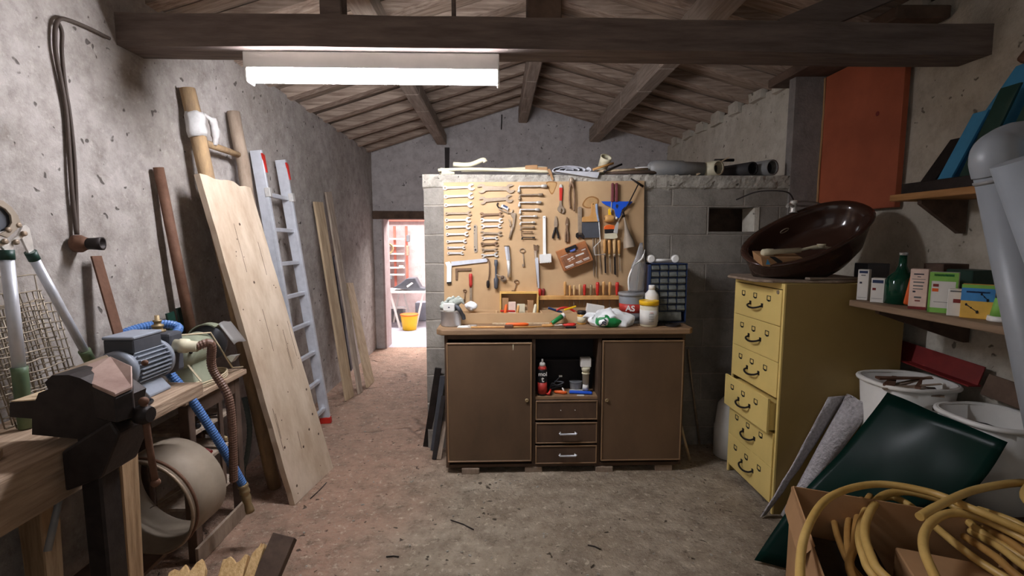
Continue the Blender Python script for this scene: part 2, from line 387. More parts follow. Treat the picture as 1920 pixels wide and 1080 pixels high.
M['drum'] = mat('dusty_galvanised_drum', (136, 122, 106), 0.65, 0.1, c2=(160, 146, 128), scale=5, bump=0.06)
M['rag'] = mat('soiled_white_cotton', (182, 178, 174), 0.85, c2=(206, 203, 200), scale=12, bump=0.4)
M['cloth'] = mat('grey_cloth', (176, 180, 170), 0.85, c2=(140, 146, 136), scale=14, bump=0.3)
M['bag'] = mat('white_bag_plastic', (226, 228, 228), 0.35, var=0.05, scale=20, bump=0.5)
M['greyfoil'] = mat('grey_insulation', (186, 186, 190), 0.5, var=0.12, scale=14, bump=0.4)
M['soot'] = mat('soil_and_scrap', (70, 58, 46), 0.95, c2=(104, 86, 66), scale=20, bump=0.8)
M['shelf'] = mat('brown_shelf_board', (114, 92, 70), 0.75, scale=6, st=(8, 0.7, 8), c2=(140, 116, 92), bump=0.2)
M['shelf2'] = mat('orange_shelf_board', (150, 106, 60), 0.7, scale=6, st=(8, 0.7, 8), c2=(176, 130, 82), bump=0.2)
M['ink'] = mat('dark_print', (40, 44, 60), 0.6, bump=0)
M['inkred'] = mat('maroon_print', (120, 40, 36), 0.6, bump=0)
M['redlabel'] = mat('red_label', (176, 52, 44), 0.5, bump=0)
M['boxblue'] = mat('blue_card', (70, 140, 200), 0.6, bump=0)
M['boxyel'] = mat('yellow_card', (232, 184, 84), 0.6, bump=0)
M['boxpink'] = mat('cream_pink_card', (222, 196, 180), 0.6, bump=0)
M['glassjar'] = mat('amber_contents', (196, 150, 76), 0.25, bump=0.02)
# ============================================================ THE SETTING
XL, XR, YW, YG = -1.65, 2.25, 3.30, 6.45
APX, APZ = 0.33, 3.20
def roofz(x): return APZ-(APX-x)*0.313 if x < APX else APZ-(x-APX)*0.262
def grid(mb, o, du, dv, nu, nv, amp, nrm, sc=1.7):
    o = V(o); du = V(du); dv = V(dv); n = V(nrm); vs = []
    for i in range(nv+1):
        for j in range(nu+1):
            p = o+du*(j/nu)+dv*(i/nv)
            vs.append(p+n*(noise.noise(p*sc)*amp+noise.noise(p*sc*5)*amp*0.35))
    fs = [(i*(nu+1)+j, i*(nu+1)+j+1, (i+1)*(nu+1)+j+1, (i+1)*(nu+1)+j) for i in range(nv) for j in range(nu)]
    mb.add(vs, fs, True); return mb
m = MB(); grid(m, (-3.4, -1.2, 0), (6.2, 0, 0), (0, 7.72, 0), 140, 170, 0.006, (0, 0, 1), 1.6); m.bx(-3.4, 2.8, -1.2, 6.52, -0.2, -0.02)
struct(m.build('floor', M['floor'], loc=(0, 0, 0)))
m = MB(); m.bx(-3.4, 0.6, 6.52, 9.3, -0.2, 0.0); struct(m.build('floor_next_room', M['room2floor'], loc=(0, 7.5, 0)))
# left wall, right wall
m = MB(); grid(m, (XL, -1.2, -0.02), (0, 7.7, 0), (0, 0, 2.62), 150, 50, 0.008, (1, 0, 0)); m.bx(XL-0.25, XL-0.02, -1.2, 6.5, -0.02, 2.6)
struct(m.build('wall_left', M['plaster'], loc=(XL, 2.5, 0)))
m = MB(); grid(m, (XR, 6.5, -0.02), (0, -7.7, 0), (0, 0, 2.72), 150, 50, 0.008, (-1, 0, 0)); m.bx(XR+0.02, XR+0.25, -1.2, 6.5, -0.02, 2.7)
# mortar squeezed up between the rafter ends
for k in range(17):
    y = 6.12-k*0.38
    if y > 2.4:
        mm = MB(); mm.box((XR-0.01, y, 2.70), (0.05, 0.20+0.05*random.random(), 0.09+0.04*random.random())).jit(0.02, 9); m.add(mm.v, mm.f)
struct(m.build('wall_right', M['plaster_r'], loc=(XR, 2.5, 0)))
# gable wall with the doorway
DX0, DX1, DZ = -1.53, -0.72, 1.745
m = MB(); m.bx(XL-0.1, DX0, YG, YG+0.3, -0.05, DZ); m.bx(DX1, XR+0.1, YG, YG+0.3, -0.05, DZ)
T = [(XL-0.1, roofz(XL-0.1)+0.05), (APX, APZ+0.06), (XR+0.1, roofz(XR+0.1)+0.05), (XR+0.1, DZ), (XL-0.1, DZ)]
m.prism([(x, YG, z) for x, z in T], (0, 0.3, 0))
struct(m.build('wall_back', M['gable'], loc=(0, YG, 0)))
m = MB(); m.bx(DX0-0.12, DX1+0.15, YG-0.035, YG+0.25, DZ-0.005, DZ+0.10).jit(0.006, 6); struct(m.build('trim_1', M['oldwood'], bevel=0.006))   # lintel
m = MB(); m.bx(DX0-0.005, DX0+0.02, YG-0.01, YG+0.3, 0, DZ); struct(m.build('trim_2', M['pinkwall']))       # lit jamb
# block partition with its small opening
HX0, HX1, HZ0, HZ1 = 1.452, 1.80, 1.53, 1.695
m = MB(); y0, y1 = YW, YW+0.16
m.bx(-0.50, HX0, y0, y1, -0.03, 1.83); m.bx(HX1, XR+0.03, y0, y1, -0.03, 1.83); m.bx(HX0, HX1, y0, y1, -0.03, HZ0); m.bx(HX0, HX1, y0, y1, HZ1, 1.83)
struct(m.build('wall_partition', M['block'], loc=(0, YW, 0)))
m = MB(); G = [[(-0.505+2.44*j/90, YW-0.006+(0.012 if i == 0 else 0), 1.825+0.085*i/4) for j in range(91)] for i in range(5)]
m.bx(-0.50, 1.995, YW+0.004, YW+0.165, 1.825, 1.905)
vs = []; 
for i in range(7):
    for j in range(121):
        p = V((-0.505+2.505*j/120, YW-0.012, 1.812+0.098*i/6)); q = noise.noise(p*18)*0.012+noise.noise(p*50)*0.006
        if i == 0: p.z += noise.noise(V((p.x*9, 0, 0)))*0.018
        vs.append(p+V((0, q+(0.02 if i == 0 else 0), 0)))
for j in range(121):
    p = V((-0.505+2.505*j/120, YW+0.165, 1.908)); vs.append(p+V((0, 0, noise.noise(p*12)*0.006)))
m.add(vs, [(i*121+j, i*121+j+1, (i+1)*121+j+1, (i+1)*121+j) for i in range(7) for j in range(120)])
struct(m.build('trim_3', M['cap'], loc=(0, YW, 1.82)))                                                   # concrete capping
m = MB(); m.bx(1.995, XR+0.05, YW-0.02, YW+0.05, -0.03, 2.56).jit(0.006, 3)
struct(m.build('wall_pier', M['cement'], loc=(2.08, YW, 0)))
m = MB(); m.bx(HX1-0.03, HX1+0.004, YW-0.004, YW+0.16, HZ0, HZ1).jit(0.006, 20); struct(m.build('trim_4', M['plaster_r']))   # pale reveal on the right of the opening
m = MB(); m.bx(HX0-0.1, HX1+0.2, YW+0.28, YW+0.32, 0.0, HZ1+0.1); tag(m.build('tall_board', M['oldwood']), 'dark wooden board seen through the small opening in the block wall', 'board')
# next room
m = MB(); m.bx(-3.4, 0.6, 9.0, 9.2, -0.05, 2.6); struct(m.build('wall_next_room_back', M['pinkwall']))
m = MB(); m.bx(-3.5, -3.4, 6.7, 9.2, -0.05, 2.6); struct(m.build('wall_next_room_left', M['pinkwall']))
m = MB(); m.bx(0.6, 0.7, 6.7, 9.2, -0.05, 2.6); struct(m.build('wall_next_room_right', M['pinkwall']))
m = MB(); m.bx(-3.5, 0.7, 6.72, 9.2, 2.6, 2.7); struct(m.build('ceiling_next_room', M['pinkwall']))
m = MB(); m.bx(-3.4, 0.6, 8.9, 9.0, 1.80, 1.9); struct(m.build('trim_5', mat('brick_red_band', (196, 112, 96), 0.8)))
m = MB(); q = [aY(834, 277, YG-0.001), aY(843, 277, YG-0.001), aY(842, 335, YG-0.001), aY(835, 335, YG-0.001)]; m.prism(q, (0, -0.02, 0)); tag(m.build('iron_strap', M['iron']), 'dark vertical strap on the gable wall below the left purlin', 'strap')
m = MB(); m.tube([aY(941, 215, YG-0.008), aY(940, 243, YG-0.008)], 0.008, 6); tag(m.build('dangling_wire', M['iron']), 'short dark cord hanging on the gable wall left of the ridge purlin', 'cord')
# roof deck
m = MB()
for x0, x1 in ((XL-0.3, APX), (APX, XR+0.3)):
    z0, z1 = roofz(x0)+0.085, roofz(x1)+0.085
    ny = 40
    for k in range(ny):   # overlapping boards and tiles seen between the rafters
        ya = -1.2+7.75*k/ny; yb = ya+7.75/ny-0.006; dz = random.uniform(0, 0.015)
        m.hexa([(x0, ya, z0+dz), (x1, ya, z1+dz), (x1, yb, z1+dz), (x0, yb, z0+dz), (x0, ya, z0+0.03+dz), (x1, ya, z1+0.03+dz), (x1, yb, z1+0.03+dz), (x0, yb, z0+0.03+dz)])
    m.hexa([(x0, -1.2, z0+0.05), (x1, -1.2, z1+0.05), (x1, 6.7, z1+0.05), (x0, 6.7, z0+0.05), (x0, -1.2, z0+0.08), (x1, -1.2, z1+0.08), (x1, 6.7, z1+0.08), (x0, 6.7, z0+0.08)])
struct(m.build('ceiling', M['deck'], loc=(0, 2.5, 2.6)))
# rafters
words = ['nearest the gable wall', 'second', 'third', 'fourth', 'fifth', 'sixth', 'seventh', 'eighth', 'ninth', 'tenth', 'eleventh', 'twelfth', 'thirteenth']
for side, nm in ((0, 'left'), (1, 'right')):
    for k in range(13):
        y = 6.27-k*0.38; wd = random.uniform(0.075, 0.10); sag = random.uniform(-0.008, 0.008)
        x0, x1 = (XL-0.05, APX) if side == 0 else (APX, XR+0.03)
        m = MB(); n = 10
        for a in range(n):
            xa = x0+(x1-x0)*a/n; xb = x0+(x1-x0)*(a+1)/n
            wa = [noise.noise(V((xa*2, y*3, 0)))*0.012, noise.noise(V((xb*2, y*3, 0)))*0.012]
            za, zb = roofz(xa)+sag+wa[0], roofz(xb)+sag+wa[1]
            m.hexa([(xa, y-wd/2+wa[0], za), (xb, y-wd/2+wa[1], zb), (xb, y+wd/2+wa[1], zb), (xa, y+wd/2+wa[0], za), (xa, y-wd/2, roofz(xa)+0.083), (xb, y-wd/2, roofz(xb)+0.083), (xb, y+wd/2, roofz(xb)+0.083), (xa, y+wd/2, roofz(xa)+0.083)])
        lb = 'rough wooden rafter under the %s roof slope, %s' % (nm, words[k] if k == 0 else words[k]+' counting out from the gable wall')
        tag(m.build('rafter', M['rafter']), lb, 'rafter', 'rough rafters on the %s slope' % nm)
# purlins and truss
for x, zb, wd, lb in ((-0.73, 2.70, 0.13, 'squared timber purlin carrying the left roof slope'), (0.33, 2.985, 0.12, 'ridge purlin running under the peak of the roof'), (1.27, 2.745, 0.14, 'squared timber purlin carrying the right roof slope')):
    m = MB(); n = 12
    top = min(roofz(x-wd/2), roofz(x+wd/2))-0.012
    for a in range(n):
        ya, yb = 6.45-a*0.55, 6.45-(a+1)*0.55
        m.bx(x-wd/2, x+wd/2, yb, ya, zb, top)
    m.jit(0.006, 2.0); tag(m.build('purlin', M['purlin'], bevel=0.012), lb, 'beam', 'roof purlins')
BY0, BY1 = 2.22, 2.38
BZ0, BZ1 = aY(1000, 117, BY1).z, aY(1000, 32, BY0).z
m = MB(); n = 24
for a in range(n):
    xa, xb = XL+3.9*a/n, XL+3.9*(a+1)/n; m.bx(xa, xb, BY0, BY1, BZ0, BZ1)
m.jit(0.007, 2.5); tag(m.build('tie_beam', M['beam']), 'heavy dark timber tie beam crossing the whole room above the lamp', 'beam')
for x, wd, y, zt, lb in ((-0.74, 0.095, 2.31, 2.70, 'dark timber post on the tie beam under the left purlin'), (0.21, 0.15, 2.31, 2.98, 'thick brown timber post on the tie beam below the ridge'), (-0.20, 0.02, 2.33, 2.95, 'thin dark batten standing on the tie beam')):
    m = MB(); m.bx(x-wd/2, x+wd/2, y-wd/2, y+wd/2, BZ1-0.004, zt); tag(m.build('roof_post', M['beam'] if x != 0.21 else M['oldwood'], bevel=0.004), lb, 'post')
m = MB(); m.bar((1.33, 2.33, 2.44), (2.0, 2.33, 2.72), 0.05, 0.12, side=(0, 1, 0)); tag(m.build('roof_brace', M['beam']), 'dark slanting brace between tie beam and right roof slope', 'brace')
m = MB(); m.bx(1.95, 2.235, 2.42, 3.55, 2.56, 2.62).jit(0.01, 3); tag(m.build('wall_plate', M['oldwood'], bevel=0.006), 'broad dark timber plank running from the tie beam above the orange panel', 'beam')
# ============================================================ FLUORESCENT LAMP
c0 = aY(465, 143, 2.27); c1 = aY(932, 143, 2.27); lz = aY(700, 142, 2.27).z; ly = 2.27-2.14
t = thing('fluorescent_lamp', 'long glowing white fluorescent tube light under the tie beam', 'lamp', ((c0.x+c1.x)/2, 2.30, lz))
x0, x1 = c0.x, c1.x
m = MB(); m.bx(x0-0.02, x1+0.01, 2.268, 2.345, lz+0.028, BZ0-0.001); m.build('housing', M['white'], t, bevel=0.004)
em = mat('lamp_glow', (236, 238, 255), 0.5, bump=0, emit=LAMP_EMIT)
em.node_tree.nodes['Principled BSDF'].inputs['Emission Color'].default_value = (0.93, 0.93, 1.0, 1)
m = MB(); pr = [(2.140, lz+0.027), (2.136, lz-0.005), (2.146, lz-0.026), (2.17, lz-0.028), (2.19, lz-0.005), (2.185, lz+0.027)]
m.prism([(x0, y+ly, z) for y, z in pr], (x1-x0, 0, 0)); m.build('diffuser', em, t)
for xe in (x0-0.012, x1):
    m = MB(); m.bx(xe, xe+0.012, 2.262, 2.335, lz-0.032, lz+0.03); m.build('end_cap', M['white'], t, bevel=0.003)
# ============================================================ PEGBOARD AND ITS TOOLS
YB = 3.275
def B(px, py, off=0.0): return aY(px, py, YB-off)
def O(pts, off): return [B(x, y, off) for x, y in pts]
bd_ = [B(832, 342), B(1208, 339), B(1206, 592), B(833, 606)]
board = MB().prism(bd_, (0, 0.018, 0)).build('pegboard', M['hard'])
tag(board, 'large tan hardboard sheet fixed to the block wall, full of hanging tools', 'tool board')
def stain(pts):
    c = V((0, 0, 0)); P = catmull([B(x, y, 0.0) for x, y in pts], 4, True)
    for q in P: c += q
    c /= len(P)
    m = MB().prism([p+V((0, -0.0008, 0)) for p in P], (0, 0.0006, 0)); s = m.build('stain_ring', M['stain'], board)
    m = MB().prism([c+(p-c)*0.80+V((0, -0.0012, 0)) for p in P], (0, 0.0003, 0)); m.build('stain_centre', M['stainlight'], s)
stain([(1025, 341), (1043, 341), (1043, 350), (1035, 365), (1027, 352)])
stain([(1092, 382), (1100, 371), (1112, 368), (1123, 374), (1120, 386), (1105, 391), (1094, 388)])
UX, UZ = V((1, 0, 0)), V((0, 0, 1))
def plate(pts, th, off): return MB().prism(O(pts, off), (0, -th, 0))
def nail(px, py, off, L, parent):
    p = B(px, py, 0); MB().tube([p+V((0, 0.004, 0)), p+V((0, -L, 0))], 0.0016, 6).build('nail', M['dull'], parent)
def jaw(m, c, a, r, th, off, phi=0.62, depth=0.95, tilt=0.26):
    """open-end wrench head: disc with a notch facing direction a"""
    pts = []; n = 18
    for k in range(n+1):
        an = a+tilt+phi+(2*math.pi-2*phi)*k/n; pts.append(c+(UX*math.cos(an)+UZ*math.sin(an))*r)
    d = UX*math.cos(a+tilt)+UZ*math.sin(a+tilt); e = V((-d.z, 0, d.x)); hw = r*0.46
    pts += [c+d*r*0.72-e*hw, c-d*r*0.22-e*hw*0.8, c-d*r*0.22+e*hw*0.8, c+d*r*0.72+e*hw]
    m.prism([p+V((0, -off, 0)) for p in pts], (0, -th, 0))
def wrench(p0, p1, r0, r1, kind0, kind1, sw, mt, name, label, cat, group, th=0.006):
    a = B(*p0); b = B(*p1); d = (b-a).normalized(); ang = math.atan2(d.z, d.x); k = 0.00372; r0 *= k; r1 *= k; sw *= k
    t = thing(name, label, cat, ((a.x+b.x)/2, YB-0.01, min(a.z, b.z)-max(r0, r1)), group)
    off = 0.006; m = MB(); e = V((-d.z, 0, d.x))
    s0 = a+d*r0*0.55; s1 = b-d*r1*0.5
    m.prism([p+V((0, -off-0.001, 0)) for p in (s0+e*sw*0.62, s0-e*sw*0.62, s1-e*sw*0.5, s1+e*sw*0.5)], (0, -th*0.75, 0))
    m.build('shaft', mt, t, bevel=0.0012)
    for c, r, kd, aa in ((a, r0, kind0, ang+math.pi), (b, r1, kind1, ang)):
        m = MB()
        if kd == 'ring': m.annulus(c+V((0, -off-th/2, 0)), (0, 1, 0), r*0.5, r, th, 18); m.build('ring_end', mt, t)
        else: jaw(m, c, aa, r, th, off); m.build('open_end', mt, t)
    nail(p0[0]+(0 if kind0 == 'ring' else 6), p0[1]-1.0, 0, off+th+0.006, t)
    return t
ordn = ['top', 'second', 'third', 'fourth', 'fifth', 'sixth', 'seventh', 'eighth', 'ninth', 'lowest']
col1 = [(834.8, 352.6, 884, 351.0, 3.8, 6.0), (836.3, 368.8, 883, 367.2, 3.5, 5.6), (836.6, 384.9, 882, 383.6, 3.4, 5.4), (837.5, 400.4, 880.5, 400.0, 3.0, 4.4), (838, 413, 878.5, 412.4, 3.1, 5.2), (838.5, 426, 878, 425, 3.1, 5.0), (839.3, 439.4, 875, 438.8, 2.9, 4.2), (840, 453, 872, 452, 2.8, 3.7), (840.7, 464.2, 870, 464, 2.4, 3.2), (841.5, 474.6, 866.7, 474.4, 2.6, 3.2)]
for i, (xa, ya, xb, yb, r0, r1) in enumerate(col1):
    wrench((xa, ya), (xb, yb), r0, r1, 'ring', 'open', 3.2, M['dull'] if i == 3 else M['steel'], 'combination_wrench', ('browned dull' if i == 3 else 'shiny')+' combination wrench, %s in the left column on the board' % ordn[i], 'wrench', 'combination wrenches in the left column')
col2 = [(903, 353.6, 957, 353.8, 8.4, 8.2, 7, 'dull', 'big thick'), (905, 376, 955, 372.5, 6.8, 7.2, 5.5, 'dull', 'wide flat browned'), (903.7, 402.7, 940, 401.6, 4.3, 4.6, 3.4, 'brownsteel', 'brown'), (904.4, 413.2, 939, 413.6, 4.0, 4.6, 3.6, 'steel', 'shiny'), (904.7, 424.6, 937, 423.8, 3.8, 3.8, 3.0, 'steel', 'shiny'), (904.4, 437.2, 938, 438.2, 4.2, 4.4, 3.4, 'dull', 'dull'), (905.9, 446.8, 931, 446.2, 3.0, 3.3, 2.8, 'steel', 'short shiny'), (904.6, 458, 931, 457.2, 4.0, 4.2, 3.2, 'brownsteel', 'short brown'), (905.7, 469, 930.5, 468.2, 3.4, 3.6, 2.6, 'dull', 'dull'), (905.4, 479.5, 930.5, 477.5, 3.6, 4.2, 2.8, 'steel', 'shiny')]
for i, (xa, ya, xb, yb, r0, r1, sw, mt, ad) in enumerate(col2):
    wrench((xa, ya), (xb, yb), r0, r1, 'open', 'open', sw, M[mt], 'open_end_wrench', '%s double open-ended wrench, %s in the second column on the board' % (ad, ordn[i]), 'wrench', 'double open-ended wrenches in the second column')
# L-shaped socket wrenches
col3 = [(974, 349.5, 1025, 349, 973, 360.5, 2.4, 'steel'), (975, 365.5, 1017.5, 365, 974, 374.5, 2.0, 'dull'), (974.5, 379.7, 1014.5, 379.5, 973.5, 387.5, 2.1, 'steel'), (976, 393, 1011.5, 393, 975, 401, 2.0, 'steel'), (976, 405.5, 1006.5, 405.5, 975.5, 411.5, 1.6, 'steel'), (976.5, 417, 1003, 416.8, 975.5, 422, 1.5, 'steel'), (977, 426.2, 1002.5, 426.2, 976, 432, 1.4, 'dull'), (978, 435, 998.5, 435, 978.5, 443, 1.0, 'brownsteel'), (979, 445, 1003, 445.5, 979, 449, 1.3, 'iron')]
for i, (xa, ya, xb, yb, xc, yc, r, mt) in enumerate(col3):
    k = 0.00372; a, b, c = B(xa, ya, 0.016), B(xb, yb, 0.016), B(xc, yc, 0.016)
    t = thing('socket_wrench', '%s L-shaped socket wrench, %s in the third column on the board' % ({'steel': 'bright', 'dull': 'dull', 'brownsteel': 'thin brown', 'iron': 'black'}[mt], ordn[i] if i < 8 else 'lowest'), 'wrench', (a.x, YB-0.016, c.z), 'L-shaped socket wrenches in the third column')
    d = (b-a).normalized()
    MB().tube(catmull([b, a+d*0.016, a+(c-a)*0.06, c*0.9+a*0.1, c], 5), r*k*0.72, 8).build('shaft', M[mt], t)
    MB().lathe(b-d*r*k*4.2, d, [(0, r*k*0.8), (r*k, r*k*1.25), (r*k*4.4, r*k*1.25), (r*k*4.4, r*k*0.8), (r*k*3.2, r*k*0.75)], 12).build('socket', M[mt], t)
    dc = (c-a).normalized(); MB().lathe(c-dc*r*k*2.4, dc, [(0, r*k*0.8), (r*k*0.8, r*k*1.2), (r*k*2.6, r*k*1.2), (r*k*2.6, r*k*0.8)], 12).build('socket', M[mt], t)
    nail((xa+xb)/2, ya+r*0.8+0.6, 0, 0.024, t)
def single(name, label, cat, c, group=None):  # empty for a tool on the board
    return thing(name, label, cat, B(*c, 0.01), group)
# flat bar with holes
t = single('hanging_bar', 'flat grey metal bar with round holes hanging between the wrench columns', 'metal bar', (891, 473))
plate([(888, 423), (891, 420.5), (894.5, 423), (895.5, 470), (893.5, 473.5), (890, 473.5), (888.5, 470)], 0.003, 0.003).build('blade', M['drum'], t)
for x, y, r in ((890.2, 425.5, 1.6), (889.6, 431.5, 1.0), (889, 438, 0.8), (889.6, 463, 0.9), (891.6, 468.5, 1.8)):
    MB().lathe(B(x, y, 0.0062), (0, 1, 0), [(0, r*0.0037), (0.0005, r*0.0037)], 10).build('hole', M['black'], t)
# pipe tool with two hooks
t = single('spring_clip', 'slanting black and steel double hook clip on the tool board', 'clip', (945, 400))
a, b = B(935, 386, 0.008), B(956, 397, 0.008)
MB().tube(catmull([B(934, 380, 0.01), B(932, 384, 0.01), B(935, 389, 0.01), B(941, 391, 0.01)], 5), 0.0045, 8).build('hook', M['iron'], t)
MB().bar(B(940, 385.5, 0.012), B(953, 392, 0.012), 0.02, 0.006, side=(0, 0, 1)).build('frame', M['steel'], t, bevel=0.001)
MB().bar(B(943.5, 385, 0.017), B(951.5, 389, 0.017), 0.012, 0.004, side=(0, 0, 1)).build('pad', M['navy'], t)
MB().bar(B(935, 391, 0.01), B(953, 400, 0.01), 0.008, 0.006, side=(0, 0, 1)).build('arm', M['dull'], t, bevel=0.001)
MB().tube(catmull([B(953, 391, 0.01), B(951.5, 396, 0.01), B(955, 399.5, 0.01), B(960, 398, 0.01), B(961.5, 393, 0.01)], 5), 0.0045, 8).build('hook', M['dull'], t)
# die holder / small monkey wrench
t = single('adjustable_grip_wrench', 'old grey monkey wrench with sliding jaw slanting on the tool board', 'wrench', (956, 448))
plate([(959, 399), (966, 399), (967.5, 402), (964, 425), (962, 432), (959.5, 431), (962, 410), (957, 403)], 0.012, 0.006).build('head', M['dull'], t, bevel=0.001)
plate([(953, 411), (957, 413), (959, 424), (955, 425), (956, 418)], 0.010, 0.006).build('sliding_jaw', M['dull'], t, bevel=0.001)
MB().tube([B(961, 425, 0.012), B(955.5, 447, 0.012)], [0.0095, 0.0085], 10).build('handle', M['dull'], t)
# white mallet
t = single('mallet', 'white mallet with long white handle and notched square head hanging on the board', 'mallet', (1021, 495))
MB().prism(O([(1017.6, 405), (1023.2, 404.6), (1024, 478), (1018, 478)], 0.012), (0, -0.012, 0)).build('handle', M['white'], t, bevel=0.003)
m = MB(); p = O([(1011, 477), (1032, 475.5), (1032.5, 491), (1011.5, 493)], 0.004); m.prism(p, (0, -0.05, 0))
for i in range(5):
    for j in range(3): q = B(1013.5+4.2*i, 493.2, 0.012+j*0.016); m.lathe(q+V((0, 0, 0.006)), (0, 0, -1), [(0, 0.006), (0.008, 0.001)], 4)
for i in range(5):
    for j in range(4): q = B(1013.6+4.1*i, 478.6+3.6*j, 0.054); m.box(q, (0.009, 0.004, 0.008))
m.build('head', M['white'], t, bevel=0.001)
MB().lathe(B(1020.4, 408, 0.0245), (0, 1, 0), [(0, 0.003), (0.0006, 0.003)], 8).build('hole', M['black'], t)
# adjustable wrench, red sleeve
t = single('adjustable_wrench', 'adjustable wrench with red plastic grip hanging head down on the board', 'wrench', (1052, 400))
plate([(1048.6, 348), (1050.5, 345.5), (1052.8, 346), (1054, 350), (1054, 354), (1048.8, 354)], 0.007, 0.006).build('shank_end', M['steel'], t)
plate([(1048.4, 352), (1054.6, 352), (1053.6, 377), (1049, 377)], 0.012, 0.004).build('grip', M['red'], t, bevel=0.003)
plate([(1049.4, 376), (1052.6, 376), (1053.6, 386), (1058, 391), (1058.4, 397), (1055, 400.5), (1052.6, 400), (1055, 394.5), (1053, 391.5), (1051.6, 392.6), (1051, 398.8), (1048.4, 398), (1045.4, 394), (1045.2, 390), (1047.8, 386)], 0.011, 0.004).build('jaws', M['dull'], t, bevel=0.001)
# pincers
t = single('pincers', 'long rusty carpenter pincers hanging near the top of the board', 'pincers', (1075, 397))
MB().tube(catmull([B(1072, 340, 0.014), B(1068.6, 352, 0.014), B(1067.6, 372, 0.014), B(1069.5, 391, 0.014)], 6), [0.010]*6+[0.006]*13, 8).build('handle', M['brownsteel'], t)
MB().tube(catmull([B(1071, 340, 0.02), B(1075.6, 352, 0.02), B(1077.4, 372, 0.02), B(1076.6, 396, 0.02)], 6), [0.010]*6+[0.006]*13, 8).build('handle', M['brownsteel'], t)
MB().ball(B(1071.8, 339.5, 0.018), 0.018, 12, (1, 0.6, 1.4)).build('jaws', M['dull'], t)
# pliers
def pliers(cx, y0, yj, y1, sp, mt, label, closed=False):
    t = single('pliers', label, 'pliers', (cx, y1)); w_ = 3.2
    plate([(cx-1.0, y0), (cx+0.8, y0), (cx+w_, y0+11), (cx+w_+0.2, yj-4), (cx+1.8, yj+1), (cx-1.8, yj+1), (cx-w_-0.2, yj-4), (cx-w_, y0+11)], 0.010, 0.006).build('jaws', M['dull'] if mt == 'iron' else M[mt], t, bevel=0.001)
    MB().lathe(B(cx, yj-3, 0.018), (0, 1, 0), [(0, 0.006), (0.006, 0.007)], 12).build('pivot', M['dull'], t)
    for s in (-1, 1):
        P = [B(cx+s*0.6, yj-1, 0.012), B(cx+s*(sp*0.55), yj+8, 0.012), B(cx+s*sp, yj+16, 0.012), B(cx+s*sp*(0.95), y1, 0.012)]
        MB().tube(catmull(P, 5), [0.006]*4+[0.0075]*12, 8).build('handle', M[mt], t)
pliers(1042, 405, 427, 447, 5.0, 'iron', 'black pointed pliers with spread handles on the tool board')
pliers(1063, 407, 424, 454, 2.0, 'brownsteel', 'rusty closed pliers right of the black pointed pliers')
# monkey wrench
t = single('monkey_wrench', 'long brown monkey wrench hanging left of the broad scraper', 'wrench', (1087, 447))
MB().prism(O([(1083, 391), (1084.5, 388), (1089, 387.6), (1091, 391), (1090.6, 440), (1083.6, 440)], 0.008), (0, -0.012, 0)).build('handle', M['dull'], t, bevel=0.002)
plate([(1083, 436), (1091, 436), (1095.5, 443), (1095, 449), (1091, 446.5), (1086, 444.5), (1083, 448), (1079, 444), (1079.4, 438)], 0.014, 0.006).build('jaws', M['iron'], t, bevel=0.002)
# broad scraper
t = single('broad_scraper', 'broad scraper with dark steel blade and pale wooden handle', 'scraper', (1108, 446))
plate([(1090, 415.5), (1125, 415), (1125.6, 445.6), (1089.4, 446)], 0.004, 0.014).build('blade', M['darkgrey'], t)
P = [(1091, 416.5), (1090.5, 409), (1093, 406.5), (1103, 406), (1106.6, 403), (1108, 397), (1108, 384), (1110, 380.6), (1115, 380), (1117, 383.5), (1117.4, 398), (1119, 403), (1122, 405.5), (1122.6, 416)]
plate(P, 0.016, 0.010).build('handle', M['wood'], t, bevel=0.003)
MB().lathe(B(1112.4, 382.6, 0.0275), (0, 1, 0), [(0, 0.004), (0.0006, 0.004)], 8).build('hole', M['black'], t)
# paint roller
t = single('paint_roller_frame', 'paint roller frame with blue-grey handle and bent white wire', 'paint roller', (1120, 478))
MB().tube(catmull([B(1118.6, 382, 0.034), B(1119.6, 398, 0.034), B(1122.6, 415, 0.034)], 6), [0.006]+[0.009]*6+[0.0075]*6, 10).build('handle', mat('grey_blue_plastic', (136, 150, 172), 0.4), t)
MB().tube([B(1122.6, 414, 0.034), B(1125.6, 452, 0.034), B(1113.6, 463.5, 0.034), B(1115.2, 478, 0.034), B(1134, 477, 0.034)], 0.0028, 8).build('wire', M['white'], t)
# blue spreader
t = single('notched_spreader', 'bright blue triangular plastic spreader hanging on the board', 'spreader', (1158, 409))
P = [(1127, 377.6), (1186.6, 377.8), (1180, 384.5), (1171, 388.6), (1165.5, 394), (1163.6, 403), (1160.5, 409), (1157, 409), (1153.6, 403), (1152, 393.6), (1144, 388), (1136, 384.5), (1131, 382)]
plate(P, 0.006, 0.016).build('blade', M['blue'], t, bevel=0.001)
plate([(1155, 383), (1159, 383.6), (1159.6, 387), (1157.2, 391.6), (1154.6, 388)], 0.0006, 0.0222).build('hole', M['ink'], t)
MB().ball(B(1155.5, 409, 0.024), 0.010, 10).build('knob', M['white'], t)
# rasp with plum handle
t = single('flat_file', 'upright file with dark plum handle above the blue spreader', 'file', (1149, 392))
for a, b in ((1145, 1150.6), (1152.4, 1158)):
    plate([(a+0.8, 344), (b-0.6, 343), (b, 348), (b-0.4, 379), (a, 379)], 0.016, 0.012).build('handle', M['plum'], t, bevel=0.003)
    if a < 1150: plate([(1145.6, 379), (1147, 379), (1146, 398), (1145, 398)], 0.003, 0.024).build('blade', M['steel'], t)
